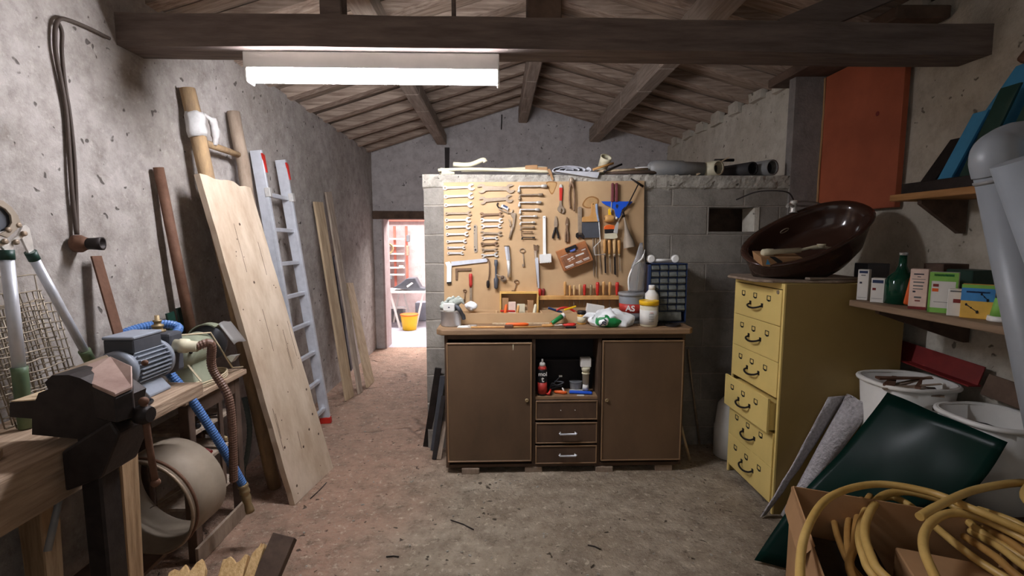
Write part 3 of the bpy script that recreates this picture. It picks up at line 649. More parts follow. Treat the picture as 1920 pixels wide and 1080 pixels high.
# door-knob like plane with yellow tip
t = single('keyhole_saw_handle', 'round pale wooden handle with yellow hanging tab above the wide brush', 'handle', (1142, 420))
plate([(1140, 393), (1142, 390.8), (1145, 392), (1146, 404), (1140, 404)], 0.008, 0.012).build('tab', M['yel'], t, bevel=0.001)
MB().lathe(B(1133.6, 410, 0.02), (1, 0, 0), [(0, 0.019), (0.012, 0.024), (0.03, 0.026), (0.055, 0.023), (0.066, 0.017)], 16).build('grip', M['wood'], t)
MB().lathe(B(1133.2, 410, 0.02), (1, 0, 0), [(0, 0.009), (0.001, 0.009)], 12).build('bore', M['oldwood'], t)
# wide brush
t = single('wide_brush', 'wide flat paint brush with orange handle, black band and cream bristles', 'brush', (1143, 448))
P = [(1132, 428), (1133, 424.6), (1137, 422.2), (1143, 421.4), (1150, 422.6), (1154, 426), (1154.6, 430), (1133, 430.5)]
plate(P, 0.014, 0.018).build('handle', M['org'], t, bevel=0.002)
plate([(1133, 430), (1155, 429.5), (1155.6, 436.6), (1133.6, 438)], 0.018, 0.016).build('ferrule', M['black'], t, bevel=0.001)
plate([(1133.6, 437.6), (1155.6, 436.4), (1157, 446), (1150, 448), (1133, 447)], 0.015, 0.0175).build('bristles', M['cream'], t)
# small putty knife
t = single('putty_knife', 'small steel putty knife slanting beside the wide brush', 'putty knife', (1156, 440))
plate([(1150, 436), (1153, 424), (1157, 416), (1160.6, 415), (1158.6, 428), (1157.6, 438)], 0.002, 0.036).build('blade', M['steel'], t)
MB().tube([B(1158.6, 417, 0.036), B(1166, 403, 0.036)], 0.004, 8).build('handle', M['dull'], t)
# T-handled tool
t = single('long_t_tool', 'long black steel rod with T-shaped end slanting across the board corner', 'hand tool', (1165, 410))
MB().tube([B(1183, 334.6, 0.03), B(1206, 350, 0.03)], [0.005, 0.0085], 8).build('cross_bar', M['iron'], t)
MB().tube([B(1197, 345, 0.03), B(1179, 381, 0.03), B(1165, 403, 0.03)], 0.0042, 8).build('rod', M['iron'], t)
MB().tube([B(1167, 399, 0.03), B(1169.6, 407, 0.03)], [0.013, 0.009], 10).build('collar', M['iron'], t)
# grease gun / funnel-like
t = single('metal_funnel', 'slim grey tin funnel hanging spout up with its dark open mouth below', 'funnel', (1178, 466))
a = B(1170, 404, 0.03); b = B(1180.5, 464, 0.045); d = (b-a); L = d.length
MB().lathe(a, d, [(0, 0.004), (L*0.35, 0.010), (L*0.62, 0.022), (L*0.78, 0.034), (L, 0.040)], 18, cap=False).build('cone', M['drum'], t)
MB().lathe(b-d*0.02, d, [(0, 0.038), (0.002, 0.036)], 18).build('mouth', M['black'], t)
# cutlery-like four chisels
for i, (x, y0, y1, y2, mt, lb) in enumerate(((1133.5, 449, 476, 513, 'wood', 'broad wood chisel with yellowish handle, leftmost of four under the brush'), (1142.4, 450, 478, 511, 'wood', 'wood chisel with brownish handle, second of four under the brush'), (1151.6, 447, 477, 516, 'fresh', 'largest pale-handled wood chisel, third of four under the brush'), (1160.6, 450, 477, 509, 'wood', 'narrow wood chisel, rightmost of four under the brush'))):
    t = single('wood_chisel', lb, 'chisel', (x, y2), 'chisels hanging under the brush')
    a = B(x, y0, 0.016); b = B(x+0.6, y1, 0.016); d = b-a; L = d.length; r = 0.0115
    MB().lathe(a, d, [(0, r*0.6), (0.004, r*0.95), (L*0.35, r), (L*0.7, r*0.82), (L, r*0.7)], 12).build('handle', M[mt], t)
    MB().lathe(b-d.normalized()*0.004, d, [(0, r*0.8), (0.012, r*0.7), (0.022, r*0.35)], 10).build('ferrule', M['brass'] if i % 2 else M['dull'], t)
    wd = (3.0, 2.4, 3.4, 1.7)[i]
    plate([(x-wd/2+0.8, y1+3), (x+wd/2+0.8, y1+3), (x+wd/2+1.8, y2), (x-wd/2+1.8, y2-1.5)], 0.004, 0.014).build('blade', M['iron'] if i in (0, 2) else M['dull'], t)
for i, (xa, ya, xb, yb, wd, lb) in enumerate(((1111.5, 446, 1113.4, 518, 2.2, 'long flat steel file, leftmost of three below the broad scraper'), (1117, 446, 1118.4, 520, 1.8, 'long round steel file, middle of three below the broad scraper'), (1121.6, 449, 1126.5, 513, 1.4, 'thin tapering file, rightmost of three below the broad scraper'))):
    t = plate([(xa-wd/2, ya), (xa+wd/2, ya), (xb+wd/2, (yb+ya)/2+20), (xb+0.3, yb), (xb-0.5, yb), (xb-wd/2-0.6, (yb+ya)/2+20)], 0.005, 0.006).build('steel_file', M['dull'], bevel=0.001)
    tag(t, lb, 'file', 'files below the broad scraper')
# wooden socket-set box
t = single('wooden_tool_case', 'reddish wooden case with glass lid and black handle tilted on the board', 'tool case', (1080, 500))
A_ = [V(p) for p in O([(1041, 471.4), (1094.8, 451.3), (1110, 487), (1056, 508.3)], 0.004)]
m = MB(); m.prism(A_, (0, -0.055, 0)); m.build('case', mat('reddish_wood', (150, 92, 54), 0.5, c2=(184, 120, 72), scale=10, bump=0.1), t, bevel=0.003)
def cs(u, v, off=0.061):
    p = A_[0].lerp(A_[1], u).lerp(A_[3].lerp(A_[2], u), v); return p+V((0, -off+0.004-0.0, 0))
lidm = mat('brown_lid_inside', (122, 78, 52), 0.35, c2=(150, 98, 64), scale=20, bump=0.05)
MB().prism([cs(0.05, 0.28), cs(0.94, 0.26), cs(0.94, 0.92), cs(0.05, 0.93)], (0, -0.0015, 0)).build('lid', lidm, t)
MB().prism([cs(0.28, 0.0, 0.064), cs(0.66, 0.0, 0.064), cs(0.66, 0.17, 0.064), cs(0.28, 0.2, 0.064)], (0, -0.012, 0)).build('handle', M['black'], t, bevel=0.003)
MB().prism([cs(0.40, 0.16, 0.068), cs(0.60, 0.15, 0.068), cs(0.58, 0.24, 0.068), cs(0.42, 0.24, 0.068)], (0, -0.008, 0)).build('clasp', mat('blue_clasp', (96, 116, 190), 0.4, bump=0), t)
lid = [c for c in t.children if c.name.startswith('lid')][0]
for (u0, u1, v0, v1) in ((0.08, 0.36, 0.80, 0.85), (0.10, 0.36, 0.88, 0.90), (0.44, 0.64, 0.79, 0.83), (0.48, 0.66, 0.86, 0.88), (0.70, 0.90, 0.77, 0.81), (0.72, 0.90, 0.84, 0.86), (0.52, 0.80, 0.48, 0.55), (0.24, 0.34, 0.50, 0.56), (0.36, 0.44, 0.48, 0.53), (0.26, 0.33, 0.61, 0.64), (0.36, 0.46, 0.58, 0.61), (0.76, 0.90, 0.34, 0.38), (0.06, 0.30, 0.30, 0.315), (0.34, 0.66, 0.275, 0.29)):
    MB().prism([cs(u0, v0, 0.0632), cs(u1, v0, 0.0632), cs(u1, v1, 0.0632), cs(u0, v1, 0.0632)], (0, -0.0005, 0)).build('lid_mark', M['paper'], lid)
for u in (0.12, 0.16, 0.20, 0.48, 0.52, 0.56, 0.86, 0.9):
    MB().prism([cs(u, 0.40, 0.063), cs(u+0.012, 0.40, 0.063), cs(u+0.012, 0.72, 0.063), cs(u, 0.72, 0.063)], (0, -0.0004, 0)).build('lid_line', M['oldwood'], lid)
# big try square, small square, red-handled file
t = single('try_square', 'large pale try square with long sloping blade low on the board', 'try square', (840, 532))
plate([(846, 490.6), (915, 484), (913, 491), (846, 498.6)], 0.003, 0.008).build('blade', M['alu'], t)
plate([(834.6, 492), (843, 490), (847, 497), (846.4, 527), (846, 529.6), (838, 530.4), (838, 500)], 0.012, 0.004).build('stock', M['white'], t, bevel=0.002)
plate([(838, 528.6), (846.4, 528), (846.4, 531), (838, 531.6)], 0.013, 0.0035).build('stock_tip', M['black'], t)
t = plate([(853.5, 503), (884, 502.6), (884, 507.6), (858.6, 508), (858.2, 525), (854.2, 525)], 0.005, 0.004).build('steel_square', M['brownsteel'], bevel=0.001)
tag(t, 'small brown L-shaped square below the large pale try square', 'square')
def driver(x, y0, ym, y1, mt, lb, r=0.013, dx=0, group=None, blade=1.3, bm='dull'):
    t = single('screwdriver' if blade < 1.6 else 'file_with_handle', lb, 'screwdriver' if blade < 1.6 else 'file', (x, y1), group)
    a = B(x, y0, 0.016); b = B(x+dx*0.4, ym, 0.016); d = b-a; L = d.length
    MB().lathe(a, d, [(0, r*0.55), (0.004, r*0.9), (L*0.25, r), (L*0.6, r*0.86), (L*0.8, r*0.95), (L, r*0.5)], 12).build('handle', M[mt], t)
    MB().prism(O([(x+dx*0.4-blade/2, ym), (x+dx*0.4+blade/2, ym), (x+dx+blade/2, y1), (x+dx-blade/2, y1)], 0.014), (0, -0.004, 0)).build('blade', M[bm], t)
driver(882.4, 513, 539, 572, 'redlabel', 'file with red handle hanging blade down left of the shelf box', 0.0125, 0.6, blade=4.4)
def hung_key(pts, ring, lb, mt='dull'):
    t = single('old_key', lb, 'key', pts[-1])
    P = [B(x, y, 0.008) for x, y in pts]; MB().tube(P, 0.0035, 8).build('shank', M[mt], t)
    c = B(*ring[:2], 0.008); r = ring[2]*0.0037
    MB().tube([c+V((math.cos(a)*r*1.25, 0, math.sin(a)*r)) for a in [2*math.pi*k/14 for k in range(14)]], 0.003, 6, closed=True).build('bow', M[mt], t)
    e = P[-1]; MB().prism([e+V((0, 0.003, 0)), e+V((-0.016, 0.003, 0.0)), e+V((-0.016, 0.003, 0.018)), e+V((0, 0.003, 0.018))], (0, -0.005, 0)).build('bit', M[mt], t)
hung_key([(980.5, 475), (983.5, 500)], (979.4, 469.6, 3.8), 'large old key with oval bow hanging in the middle of the board')
hung_key([(968, 533), (963.6, 549)], (968.5, 528, 3.2), 'rusty old key hanging above the tool shelf box', 'brownsteel')
hung_key([(871.4, 549), (871.4, 566)], (871.6, 545, 2.4), 'small dark key hanging above the grey gloves', 'brownsteel')
t = single('box_spanner', 'bright chrome tube spanner hanging upright on the board', 'spanner', (951, 510))
a, b = B(950, 462, 0.02), B(953, 487, 0.02)
MB().lathe(a, b-a, [(0, 0.016), (0.001, 0.017), ((b-a).length*0.5, 0.016), ((b-a).length, 0.015)], 6, sm=False).build('socket', M['alu'], t)
c = B(955, 520, 0.02); MB().lathe(b, c-b, [(0, 0.012), ((c-b).length, 0.012)], 14).build('tube', M['steel'], t)
MB().lathe(a-V((0, 0, 0)), (0, 0, 1), [(0, 0.019), (0.004, 0.019)], 14).build('collar', M['iron'], t)
t = single('pipe_wrench', 'slender dark pipe wrench hanging left of the white mallet', 'wrench', (1005, 520))
MB().tube([B(1004, 470, 0.012), B(1006, 500, 0.012), B(1008, 538, 0.012)], [0.011, 0.007, 0.005], 8).build('handle', M['dull'], t)
plate([(1000, 458), (1005, 460), (1009, 458.6), (1008, 463), (1009, 470), (1004, 473), (1001, 468)], 0.014, 0.004).build('jaws', M['brownsteel'], t, bevel=0.001)
t = plate([(1003, 486), (1005, 482.6), (1009, 483), (1010, 505), (1011, 540), (1008.6, 540)], 0.004, 0.028).build('steel_scriber', M['alu'])
tag(t, 'thin pale pointed metal tool hanging beside the slender pipe wrench', 'hand tool')
t = single('crank_brace', 'dark bent crank brace hanging above the shelf box on the board', 'brace', (917, 545))
MB().tube(catmull([B(912, 484, 0.014), B(917, 490, 0.014), B(917.5, 512, 0.014), B(915, 530, 0.014)], 5), 0.0045, 8).build('rod', M['brownsteel'], t)
MB().lathe(B(915, 526, 0.014), (0, 0, -1), [(0, 0.008), (0.01, 0.011), (0.035, 0.011), (0.05, 0.007)], 10).build('chuck', M['iron'], t)
t = single('drill_brace', 'grey breast drill hanging behind the shelf box in the middle of the board', 'drill', (932, 540))
MB().lathe(B(930, 487, 0.024), (0, 0, -1), [(0, 0.011), (0.03, 0.013), (0.05, 0.008), (0.12, 0.008), (0.13, 0.016), (0.19, 0.014), (0.2, 0.006)], 12).build('body', M['darkgrey'], t)
MB().tube([B(931, 515, 0.03), B(940, 519, 0.05)], 0.005, 8).build('crank', M['dull'], t)
MB().ball(B(942, 520, 0.055), 0.013, 10).build('knob', M['oldwood'], t)
MB().lathe(B(944, 523, 0.012), (0, 1, 0), [(-0.006, 0.02), (0.006, 0.02)], 18).build('gear', M['dull'], t)
for x, c_, lb in ((1012.5, 'red', 'red-handled screwdriver standing left of its larger neighbour on the rail'), (1019, 'darkred', 'thick dark red screwdriver handle standing on the rail near the mallet')):
    driver(x, 541, 557, 570, c_, lb, 0.011, 0, 'screwdrivers in the wall rail')
# shelf box with rail and screwdrivers
t = single('wall_shelf_box', 'yellow-painted open wooden shelf box low on the tool board', 'shelf box', (971, 575))
yw = mat('ochre_wood', (206, 160, 84), 0.6, scale=8, c2=(222, 180, 104), bump=0.1)
x0, z1 = B(937, 546, 0).x, B(937, 546, 0).z; x1, z0 = B(1008, 592, 0).x, B(937, 592, 0).z; D0 = YB-0.07
m = MB(); m.bx(x0, x0+0.01, D0, YB-0.001, z0, z1); m.build('side', yw, t); m = MB(); m.bx(x1-0.01, x1, D0, YB-0.001, z0, z1); m.build('side', yw, t)
m = MB(); m.bx(x0+0.01, x1-0.01, D0, YB-0.001, z1-0.01, z1); m.build('top', yw, t); m = MB(); m.bx(x0+0.01, x1-0.01, D0, YB-0.001, z0, z0+0.01); m.build('bottom', yw, t)
for i, (fx, w_, h, c_) in enumerate(((0.14, 0.045, 0.12, 'card'), (0.32, 0.05, 0.09, 'boxpink'), (0.55, 0.055, 0.075, 'cream'), (0.80, 0.04, 0.10, 'card'))):
    cx = x0+(x1-x0)*fx; m = MB(); m.bx(cx-w_/2, cx+w_/2, YB-0.06, YB-0.02, z0+0.011, z0+0.011+h)
    tag(m.build('small_carton', M[c_], bevel=0.002), '%s small carton standing in the yellow shelf box, %s from the left' % (('tall brown', 'pinkish', 'low cream', 'narrow brown')[i], ('first', 'second', 'third', 'fourth')[i]), 'carton', 'cartons in the yellow shelf box')
rl = single('tool_rail', 'pale wooden rail with a row of screwdrivers standing in it', 'tool rail', (1085, 562))
a, b = B(1009, 553.5, 0), B(1172, 554.5, 0)
m = MB(); m.bx(a.x, b.x, YB-0.05, YB-0.001, a.z-0.028, a.z); m.build('rail', M['wood'], rl, bevel=0.003)
drv = [(1059.5, 528, 'wood', 1.0, 'slim dark wooden'), (1068.6, 535, 'wood', 0.9, 'short brown'), (1076.6, 535, 'fresh', 0.9, 'short honey-coloured'), (1087.4, 533, 'fresh', 0.85, 'pale banded'), (1096.2, 533, 'red', 1.1, 'bright red'), (1108.4, 534, 'brass', 1.0, 'amber plastic'), (1120.6, 529, 'red', 1.25, 'large red'), (1132, 528, 'wood', 1.0, 'tall turned wooden'), (1143.6, 528.5, 'wood', 1.05, 'tall brown wooden'), (1157.4, 529, 'red', 1.3, 'fat red')]
for i, (x, y0, c_, k, ad) in enumerate(drv):
    tt = thing('screwdriver', '%s screwdriver handle standing in the rail, %s from the left' % (ad, ['first', 'second', 'third', 'fourth', 'fifth', 'sixth', 'seventh', 'eighth', 'ninth', 'tenth'][i]), 'screwdriver', V((B(x, 553).x, YB-0.03, a.z-0.06)), 'screwdrivers in the wall rail')
    p = B(x, y0, 0.028); q = V((p.x, p.y, a.z+0.001)); d = q-p; L = d.length; r = 0.0105*k
    MB().lathe(p, d, [(0, r*0.5), (0.003, r*0.85), (L*0.2, r), (L*0.55, r*0.82), (L*0.72, r*0.95), (L*0.88, r*0.6), (L, r*0.7)], 12).build('handle', M[c_], tt)
    MB().tube([q, q+V((0, 0, -0.06-0.012*(i % 3)))], 0.003, 8).build('blade', M['dull'], tt)
t = single('hanging_cutter', 'black and orange cutter standing at the right end of the tool rail', 'cutter', (1179, 552))
plate([(1177, 526), (1181, 526), (1181.6, 541), (1177.4, 541)], 0.01, 0.004).build('handle', M['black'], t); plate([(1177.4, 541), (1181.6, 541), (1181.6, 552), (1177.6, 552)], 0.012, 0.003).build('grip', M['org'], t)
# capping clutter -------------------------------------------------------------
ZT = 1.908
def W(px, py, y): return aY(px, py, y)
def roll(name, lb, cat, a, b, ri, ro, mt, inner=None, n=22):
    t = thing(name, lb, cat, ((a+b)/2).to_tuple()); d = b-a; L = d.length
    MB().lathe(a, d, [(0.001, ri), (0, ro), (L, ro), (L-0.001, ri), (0.001, ri)], n, cap=False).build('wall', mt, t)
    if inner: MB().lathe(a+d.normalized()*0.05, d, [(0, ri*0.985), (L-0.12, ri*0.985)], n).build('dark_inside', inner, t)
    return t
for i, (P, lb) in enumerate((([(822, 318), (880, 315), (960, 318), (1030, 321)], 'flattened white drainage pipe lying front-most along the wall top'), ([(850, 308), (880, 309), (905, 300), (910, 304)], 'crumpled cream plastic pipe bent double on the left of the wall top'), ([(865, 317), (925, 316), (1000, 311), (1026, 312)], 'pale flat pipe crossing behind the brown cardboard on the wall top'))):
    y = YW+0.03+0.04*i; C = catmull([W(x, py, y) for x, py in P], 6)
    for q in C: q.z = max(q.z, ZT+0.012+0.016*i)
    m = MB(); m.tube(C, 0.016, 10)
    for q in m.v: q.z = ZT+0.006+(q.z-ZT)*0.72 if i != 1 else q.z
    tag(m.build('flattened_pipe', M['cream']), lb, 'pipe', 'pale pipes on the wall top')
t = thing('cut_pipe_end', 'cream pipe end with oval mouth on the left of the wall top', 'pipe', W(833, 318, YW+0.05))
a, b = W(826, 316, YW+0.02), W(850, 313, YW+0.06); a.z = b.z = ZT+0.026
MB().lathe(a, b-a, [(0.001, 0.019), (0, 0.023), ((b-a).length, 0.023)], 18, cap=False).build('wall', M['cream'], t); MB().lathe(a+(b-a)*0.12, b-a, [(0, 0.0185), (0.01, 0.0185)], 18).build('inside', M['card'], t)
for a_, b_, lb in (((985, 309, 0.05), (1008, 322, 0.09), 'brown paper packet lying on pale pipes above the third wrench column'), ((1008, 313, 0.02), (1026, 327, 0.06), 'small brown cardboard tube above the socket wrenches')):
    p, q = W(a_[0], a_[1], YW+a_[2]), W(b_[0], b_[1], YW+a_[2]); m = MB(); m.bx(p.x, q.x, YW+a_[2], YW+b_[2], ZT+0.03, p.z if p.z > ZT+0.05 else ZT+0.06).jit(0.006, 25)
    tag(m.build('paper_packet', M['card'], bevel=0.004), lb, 'packet')
m = MB(); P = [(1026, 318), (1031, 328), (1035, 339), (1038, 337), (1034, 322), (1030, 316)]
m.prism([W(x, y, YW-0.03) for x, y in P], (0, 0.004, 0)); m.bx(W(1026, 318, YW).x, W(1034, 318, YW).x, YW-0.03, YW+0.05, ZT, ZT+0.004); tag(m.build('torn_cardboard', M['card']), 'torn brown cardboard strip drooping over the wall edge', 'cardboard')
# roll of grey-white insulation, spiral
t = thing('insulation_roll', 'loose spiral roll of silvery white insulation on the wall top', 'roll', W(1068, 322, YW+0.07))
c = W(1070, 313, YW+0.0); c.z = ZT+0.036; G = []
for yy in (YW-0.005, YW+0.15):
    row = []
    for k in range(60):
        a = k*0.33; r = 0.012+0.0026*k*0.55; row.append(V((c.x+math.cos(a)*r*1.5, yy, c.z+math.sin(a)*r*0.36)))
    G.append(row)
MB().sheet(G, 0.003).build('sheet', M['greyfoil'], t)
m = MB(); m.hexa([W(1040, 321, YW-0.04), W(1120, 334, YW-0.04), W(1119, 336, YW+0.0), W(1040, 323, YW+0.0), W(1044, 319, YW-0.04), W(1124, 323, YW-0.04), W(1122, 322.5, YW+0.04), W(1044, 319, YW+0.04)])
tag(m.build('grey_card_sheet', M['greyfoil']), 'flat grey card wedge poking over the wall edge above the pincers', 'card')
# cream cone pipe
a = W(1137, 294, YW+0.02); b = W(1126, 326, YW+0.10); b.z = max(b.z, ZT+0.03)
t = thing('cream_pipe', 'short cream pipe standing tilted with oval open end on the wall top', 'pipe', b)
d = b-a; MB().lathe(a, d, [(0.002, 0.034), (0, 0.040), (0.02, 0.038), (d.length, 0.030), (d.length, 0.02)], 20, cap=False).build('wall', M['cream'], t); MB().lathe(a+d*0.35, d, [(0, 0.033), (0.005, 0.033)], 20).build('inside', M['card'], t)
for i, (p, q, r, mt, lb) in enumerate((((1112, 318), (1150, 306), 0.008, 'wood', 'thin wooden stick slanting up beside the cream pipe'), ((1132, 322), (1166, 308), 0.007, 'iron', 'dark thin rod pointing right next to the cream pipe'), ((1120, 321), (1214, 317), 0.009, 'plank2', 'long thin lath lying along the wall top'), ((1135, 324), (1255, 323), 0.012, 'oldwood', 'dark batten lying along the wall top edge'), ((1190, 316), (1236, 312), 0.007, 'white', 'white strip lying in front of the grey pipe'))):
    a = W(*p, YW-0.01+0.015*i); b = W(*q, YW+0.02+0.015*i); a.z = max(a.z, ZT+r); b.z = max(b.z, ZT+r)
    tag(MB().tube([a, b], r, 8).build('thin_stick', M[mt]), lb, 'stick', 'sticks on the wall top')
# grey pvc pipe with round shoulder
a = W(1222, 305, YW+0.10); b = W(1320, 316, YW+0.05); a.z = ZT+0.061; b.z = ZT+0.052
t = thing('grey_bent_pipe', 'smooth grey pipe with rounded elbow end lying on the wall top', 'pipe', a)
d = b-a; L = d.length; MB().lathe(a, d, [(-0.035, 0.004), (-0.028, 0.03), (-0.01, 0.050), (0.03, 0.060), (L*0.6, 0.056), (L*0.62, 0.050), (L, 0.046)], 22).build('body', M['pvcd'], t)
for i, (x0, y0, x1, y1, r, mt, lb) in enumerate(((1348, 312, 1300, 308, 0.050, 'cream', 'cream-sleeved dark pipe facing forward, leftmost of three open ends'), (1412, 311, 1378, 300, 0.046, 'pvcin', 'dark pipe with round open end, middle of three on the wall top'), (1449, 310, 1420, 299, 0.054, 'pvcd', 'grey pipe with round open end, rightmost of three on the wall top'))):
    a = W(x0, y0, YW-0.02); b = W(x1, y1, YW+0.45); a.z = ZT+r+0.002; b.z = ZT+r+0.01; b.y = YW+0.30
    b.x = a.x-0.10 if i else a.x-0.14
    roll('pipe_length', lb, 'pipe', a, b, r*0.84, r, M[mt], M['black'])
a = W(1306, 322, YW+0.03); a.z = ZT+0.012; b = W(1367, 288, YW+0.03); b.z = min(b.z, ZT+0.13)
tag(MB().bar(a, b, 0.018, 0.012, taper=0.5).build('broken_lath', M['plank2']), 'broken pointed lath sticking up between the grey pipes', 'lath')
a = W(1340, 300, YW+0.07); a.z = ZT+0.115; b = W(1376, 297, YW+0.07); b.z = ZT+0.118
tag(MB().tube([a, b], 0.010, 8).build('dark_tube', M['iron']), 'short dark tube lying across the cream-sleeved pipe', 'tube')
m = MB()
for k in range(40):
    x = random.uniform(1150, 1300); p = W(x, 322, YW-0.0+random.random()*0.1); p.z = ZT+0.006; m.box(p, (random.uniform(0.006, 0.018), random.uniform(0.006, 0.015), random.uniform(0.005, 0.012)))
s = m.jit(0.004, 40).build('mortar_crumbs', M['cap']); tag(s, 'crumbs of mortar and rubble scattered along the wall top', 'rubble'); s['kind'] = 'stuff'
# ============================================================ SIDEBOARD
SY = 2.925
def S(px, py, y=SY): return aY(px, py, y)
sx0, sx1 = S(834, 700).x, S(1283, 700).x
ztop = S(1060, 617, 2.90).z; zth = 0.036; zb = 0.035
t = thing('sideboard', 'low wide brown sideboard with two doors, open niche and three drawers', 'sideboard', ((sx0+sx1)/2, 3.08, zb)); sb = t
nx0, nx1 = S(1004, 700).x, S(1121, 700).x; zn1 = S(1060, 636).z; zn0 = S(1060, 744).z
wk = ztop-zth
m = MB(); m.bx(sx0, sx0+0.02, SY, 3.26, zb, wk); m.bx(sx1-0.02, sx1, SY, 3.26, zb, wk); m.bx(sx0+0.02, sx1-0.02, 3.245, 3.26, zb, wk); m.bx(sx0+0.02, sx1-0.02, SY, 3.245, zb, zb+0.02)
m.bx(sx0+0.02, sx1-0.02, SY, 3.245, wk-0.03, wk); m.bx(nx0-0.022, nx0, SY, 3.245, zb+0.02, wk-0.03); m.bx(nx1, nx1+0.022, SY, 3.245, zb+0.02, wk-0.03)
m.build('carcass', M['brownframe'], t, bevel=0.002)
m = MB(); m.bx(nx0, nx1, SY+0.004, 3.245, zn0-0.018, zn0); m.build('niche_shelf', M['brownedge'], t)
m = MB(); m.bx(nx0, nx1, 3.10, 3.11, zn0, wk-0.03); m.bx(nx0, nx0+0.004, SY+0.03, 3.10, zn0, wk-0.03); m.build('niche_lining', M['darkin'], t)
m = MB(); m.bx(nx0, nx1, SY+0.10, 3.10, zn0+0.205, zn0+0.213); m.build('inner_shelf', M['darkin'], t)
# worktop with clipped corners
wx0, wx1 = S(817, 622, 2.90).x, S(1303, 622, 2.90).x; ch = 0.04
m = MB(); m.prism([(x, y, wk) for x, y in ((wx0+ch*0.8, 2.895), (wx1-ch*0.8, 2.895), (wx1, 2.895+ch), (wx1, 3.27), (wx0, 3.27), (wx0, 2.895+ch))], (0, 0, zth))
m.build('worktop', M['worktop'], t, bevel=0.006, seg=2)
def panel(x0, x1, z0, z1, y, th, frame, mt, name):
    m = MB(); m.bx(x0, x1, y-th, y, z0, z1); d = m.build(name, mt, t, bevel=0.002)
    f = frame
    for q in ((x0, x1, z1-f, z1), (x0, x1, z0, z0+f), (x0, x0+f, z0+f, z1-f), (x1-f, x1, z0+f, z1-f)):
        m = MB(); m.bx(q[0], q[1], y-th-0.004, y-th, q[2], q[3]); m.build('moulding', M['brownedge'], d, bevel=0.0018)
    return d
for (xa, xb, ya, yb, kx) in ((838, 997, 643, 866, 988), (1128, 1279, 640, 867, 1138)):
    z1, z0 = S(900, ya, SY-0.016).z, S(900, yb, SY-0.016).z
    d = panel(S(xa, 700).x, S(xb, 700).x, z0, z1, SY-0.001, 0.016, 0.009, M['brownboard'], 'door')
    k = S(kx, 751, SY-0.022); MB().lathe(k+V((0, 0.004, 0)), (0, -1, 0), [(0, 0.011), (0.004, 0.013), (0.008, 0.010), (0.0085, 0.004), (0.005, 0.003)], 16).build('lock_ring', M['brass'], d)
    if kx == 988:
        c = S(962, 652, SY-0.0185); MB().prism([c+V((-0.003, 0, 0.02)), c+V((0.004, 0, 0.022)), c+V((0.002, 0, -0.012)), c+V((-0.001, 0, -0.018))], (0, 0.001, 0)).build('chip', M['cream'], d)
for i, (ya, yb) in enumerate(((751, 787), (792, 831), (835, 869))):
    z1, z0 = S(1060, ya, SY-0.014).z, S(1060, yb, SY-0.014).z
    d = panel(nx0+0.001, nx1-0.001, z0, z1, SY-0.001, 0.014, 0.008, M['brownframe'], 'drawer')
    cx = S(1065, 700).x; zc = (z0+z1)/2
    if i == 0:
        for s in (-1, 1): MB().lathe((cx+s*0.045, SY-0.0145, zc), (0, -1, 0), [(0, 0.003), (0.006, 0.002)], 8).build('screw', M['steel'], d)
    else:
        for s in (-1, 1): MB().lathe((cx+s*0.047, SY-0.014, zc+0.003), (0, -1, 0), [(0, 0.005), (0.022, 0.004)], 10).build('handle_post', M['steel'], d)
        MB().tube([(cx-0.054, SY-0.036, zc+0.008), (cx-0.050, SY-0.038, zc), (cx+0.050, SY-0.038, zc), (cx+0.054, SY-0.036, zc+0.008)], 0.0062, 10).build('handle', M['alu'], d)
for i, (x, lb) in enumerate(((882, 'under the left door'), (1001, 'between left door and drawers'), (1135, 'between drawers and right door'), (1250, 'under the right door'))):
    p = aZ(x, 890, 0.0); m = MB(); m.bx(p.x-0.055, p.x+0.055, SY-0.015+0.01*(i % 2), SY+0.30, -0.006, zb-0.0005).jit(0.004, 12)
    tag(m.build('wood_block', M['pole2'], bevel=0.003), 'small weathered wooden block propping the sideboard %s' % lb, 'wood block', 'blocks under the sideboard')
# ---- in the niche
zi = zn0+0.0005
def can(name, lb, cat, x, y, z, prof, mt, n=20, parts=()):
    t = thing(name, lb, cat, (x, y, z)); MB().lathe((x, y, z), (0, 0, 1), prof, n).build('body', mt, t)
    for nm, pr, m_ in parts: MB().lathe((x, y, z), (0, 0, 1), pr, n).build(nm, m_, t)
    return t
p = S(1015, 742, SY+0.035); r = 0.030
t = can('spray_can', 'red, black and white aerosol can standing at the left of the niche', 'spray can', p.x+0.006, p.y+0.01, zi, [(0, r*0.92), (0.004, r), (0.165, r), (0.168, r*0.97)], M['black'], parts=(('red_band', [(0.012, r+0.0006), (0.085, r+0.0006)], M['redlabel']), ('shoulder', [(0.166, r*0.98), (0.178, r*0.9), (0.19, r*0.62)], M['redlabel']), ('cap_ring', [(0.188, r*0.66), (0.205, r*0.6), (0.21, r*0.4)], M['paper']), ('nozzle', [(0.208, 0.006), (0.232, 0.005)], M['steel'])))
text('lettering', 'mol', 0.036, (p.x+0.006, p.y+0.01-r-0.001, zi+0.142), (1, 0, 0), (0, 0, 1), M['paper'], t)
text('lettering', 't', 0.05, (p.x+0.006, p.y+0.01-r-0.001, zi+0.108), (1, 0, 0), (0, 0, 1), M['paper'], t)
p = S(1027, 743, SY+0.02)
t = thing('small_knife', 'small red folded knife lying beside the aerosol can', 'knife', (p.x, p.y, zi))
MB().tube([(p.x-0.012, p.y+0.02, zi+0.008), (p.x+0.008, p.y, zi+0.012), (p.x+0.022, p.y+0.03, zi+0.03)], [0.006, 0.010, 0.007], 8).build('handle', M['red'], t)
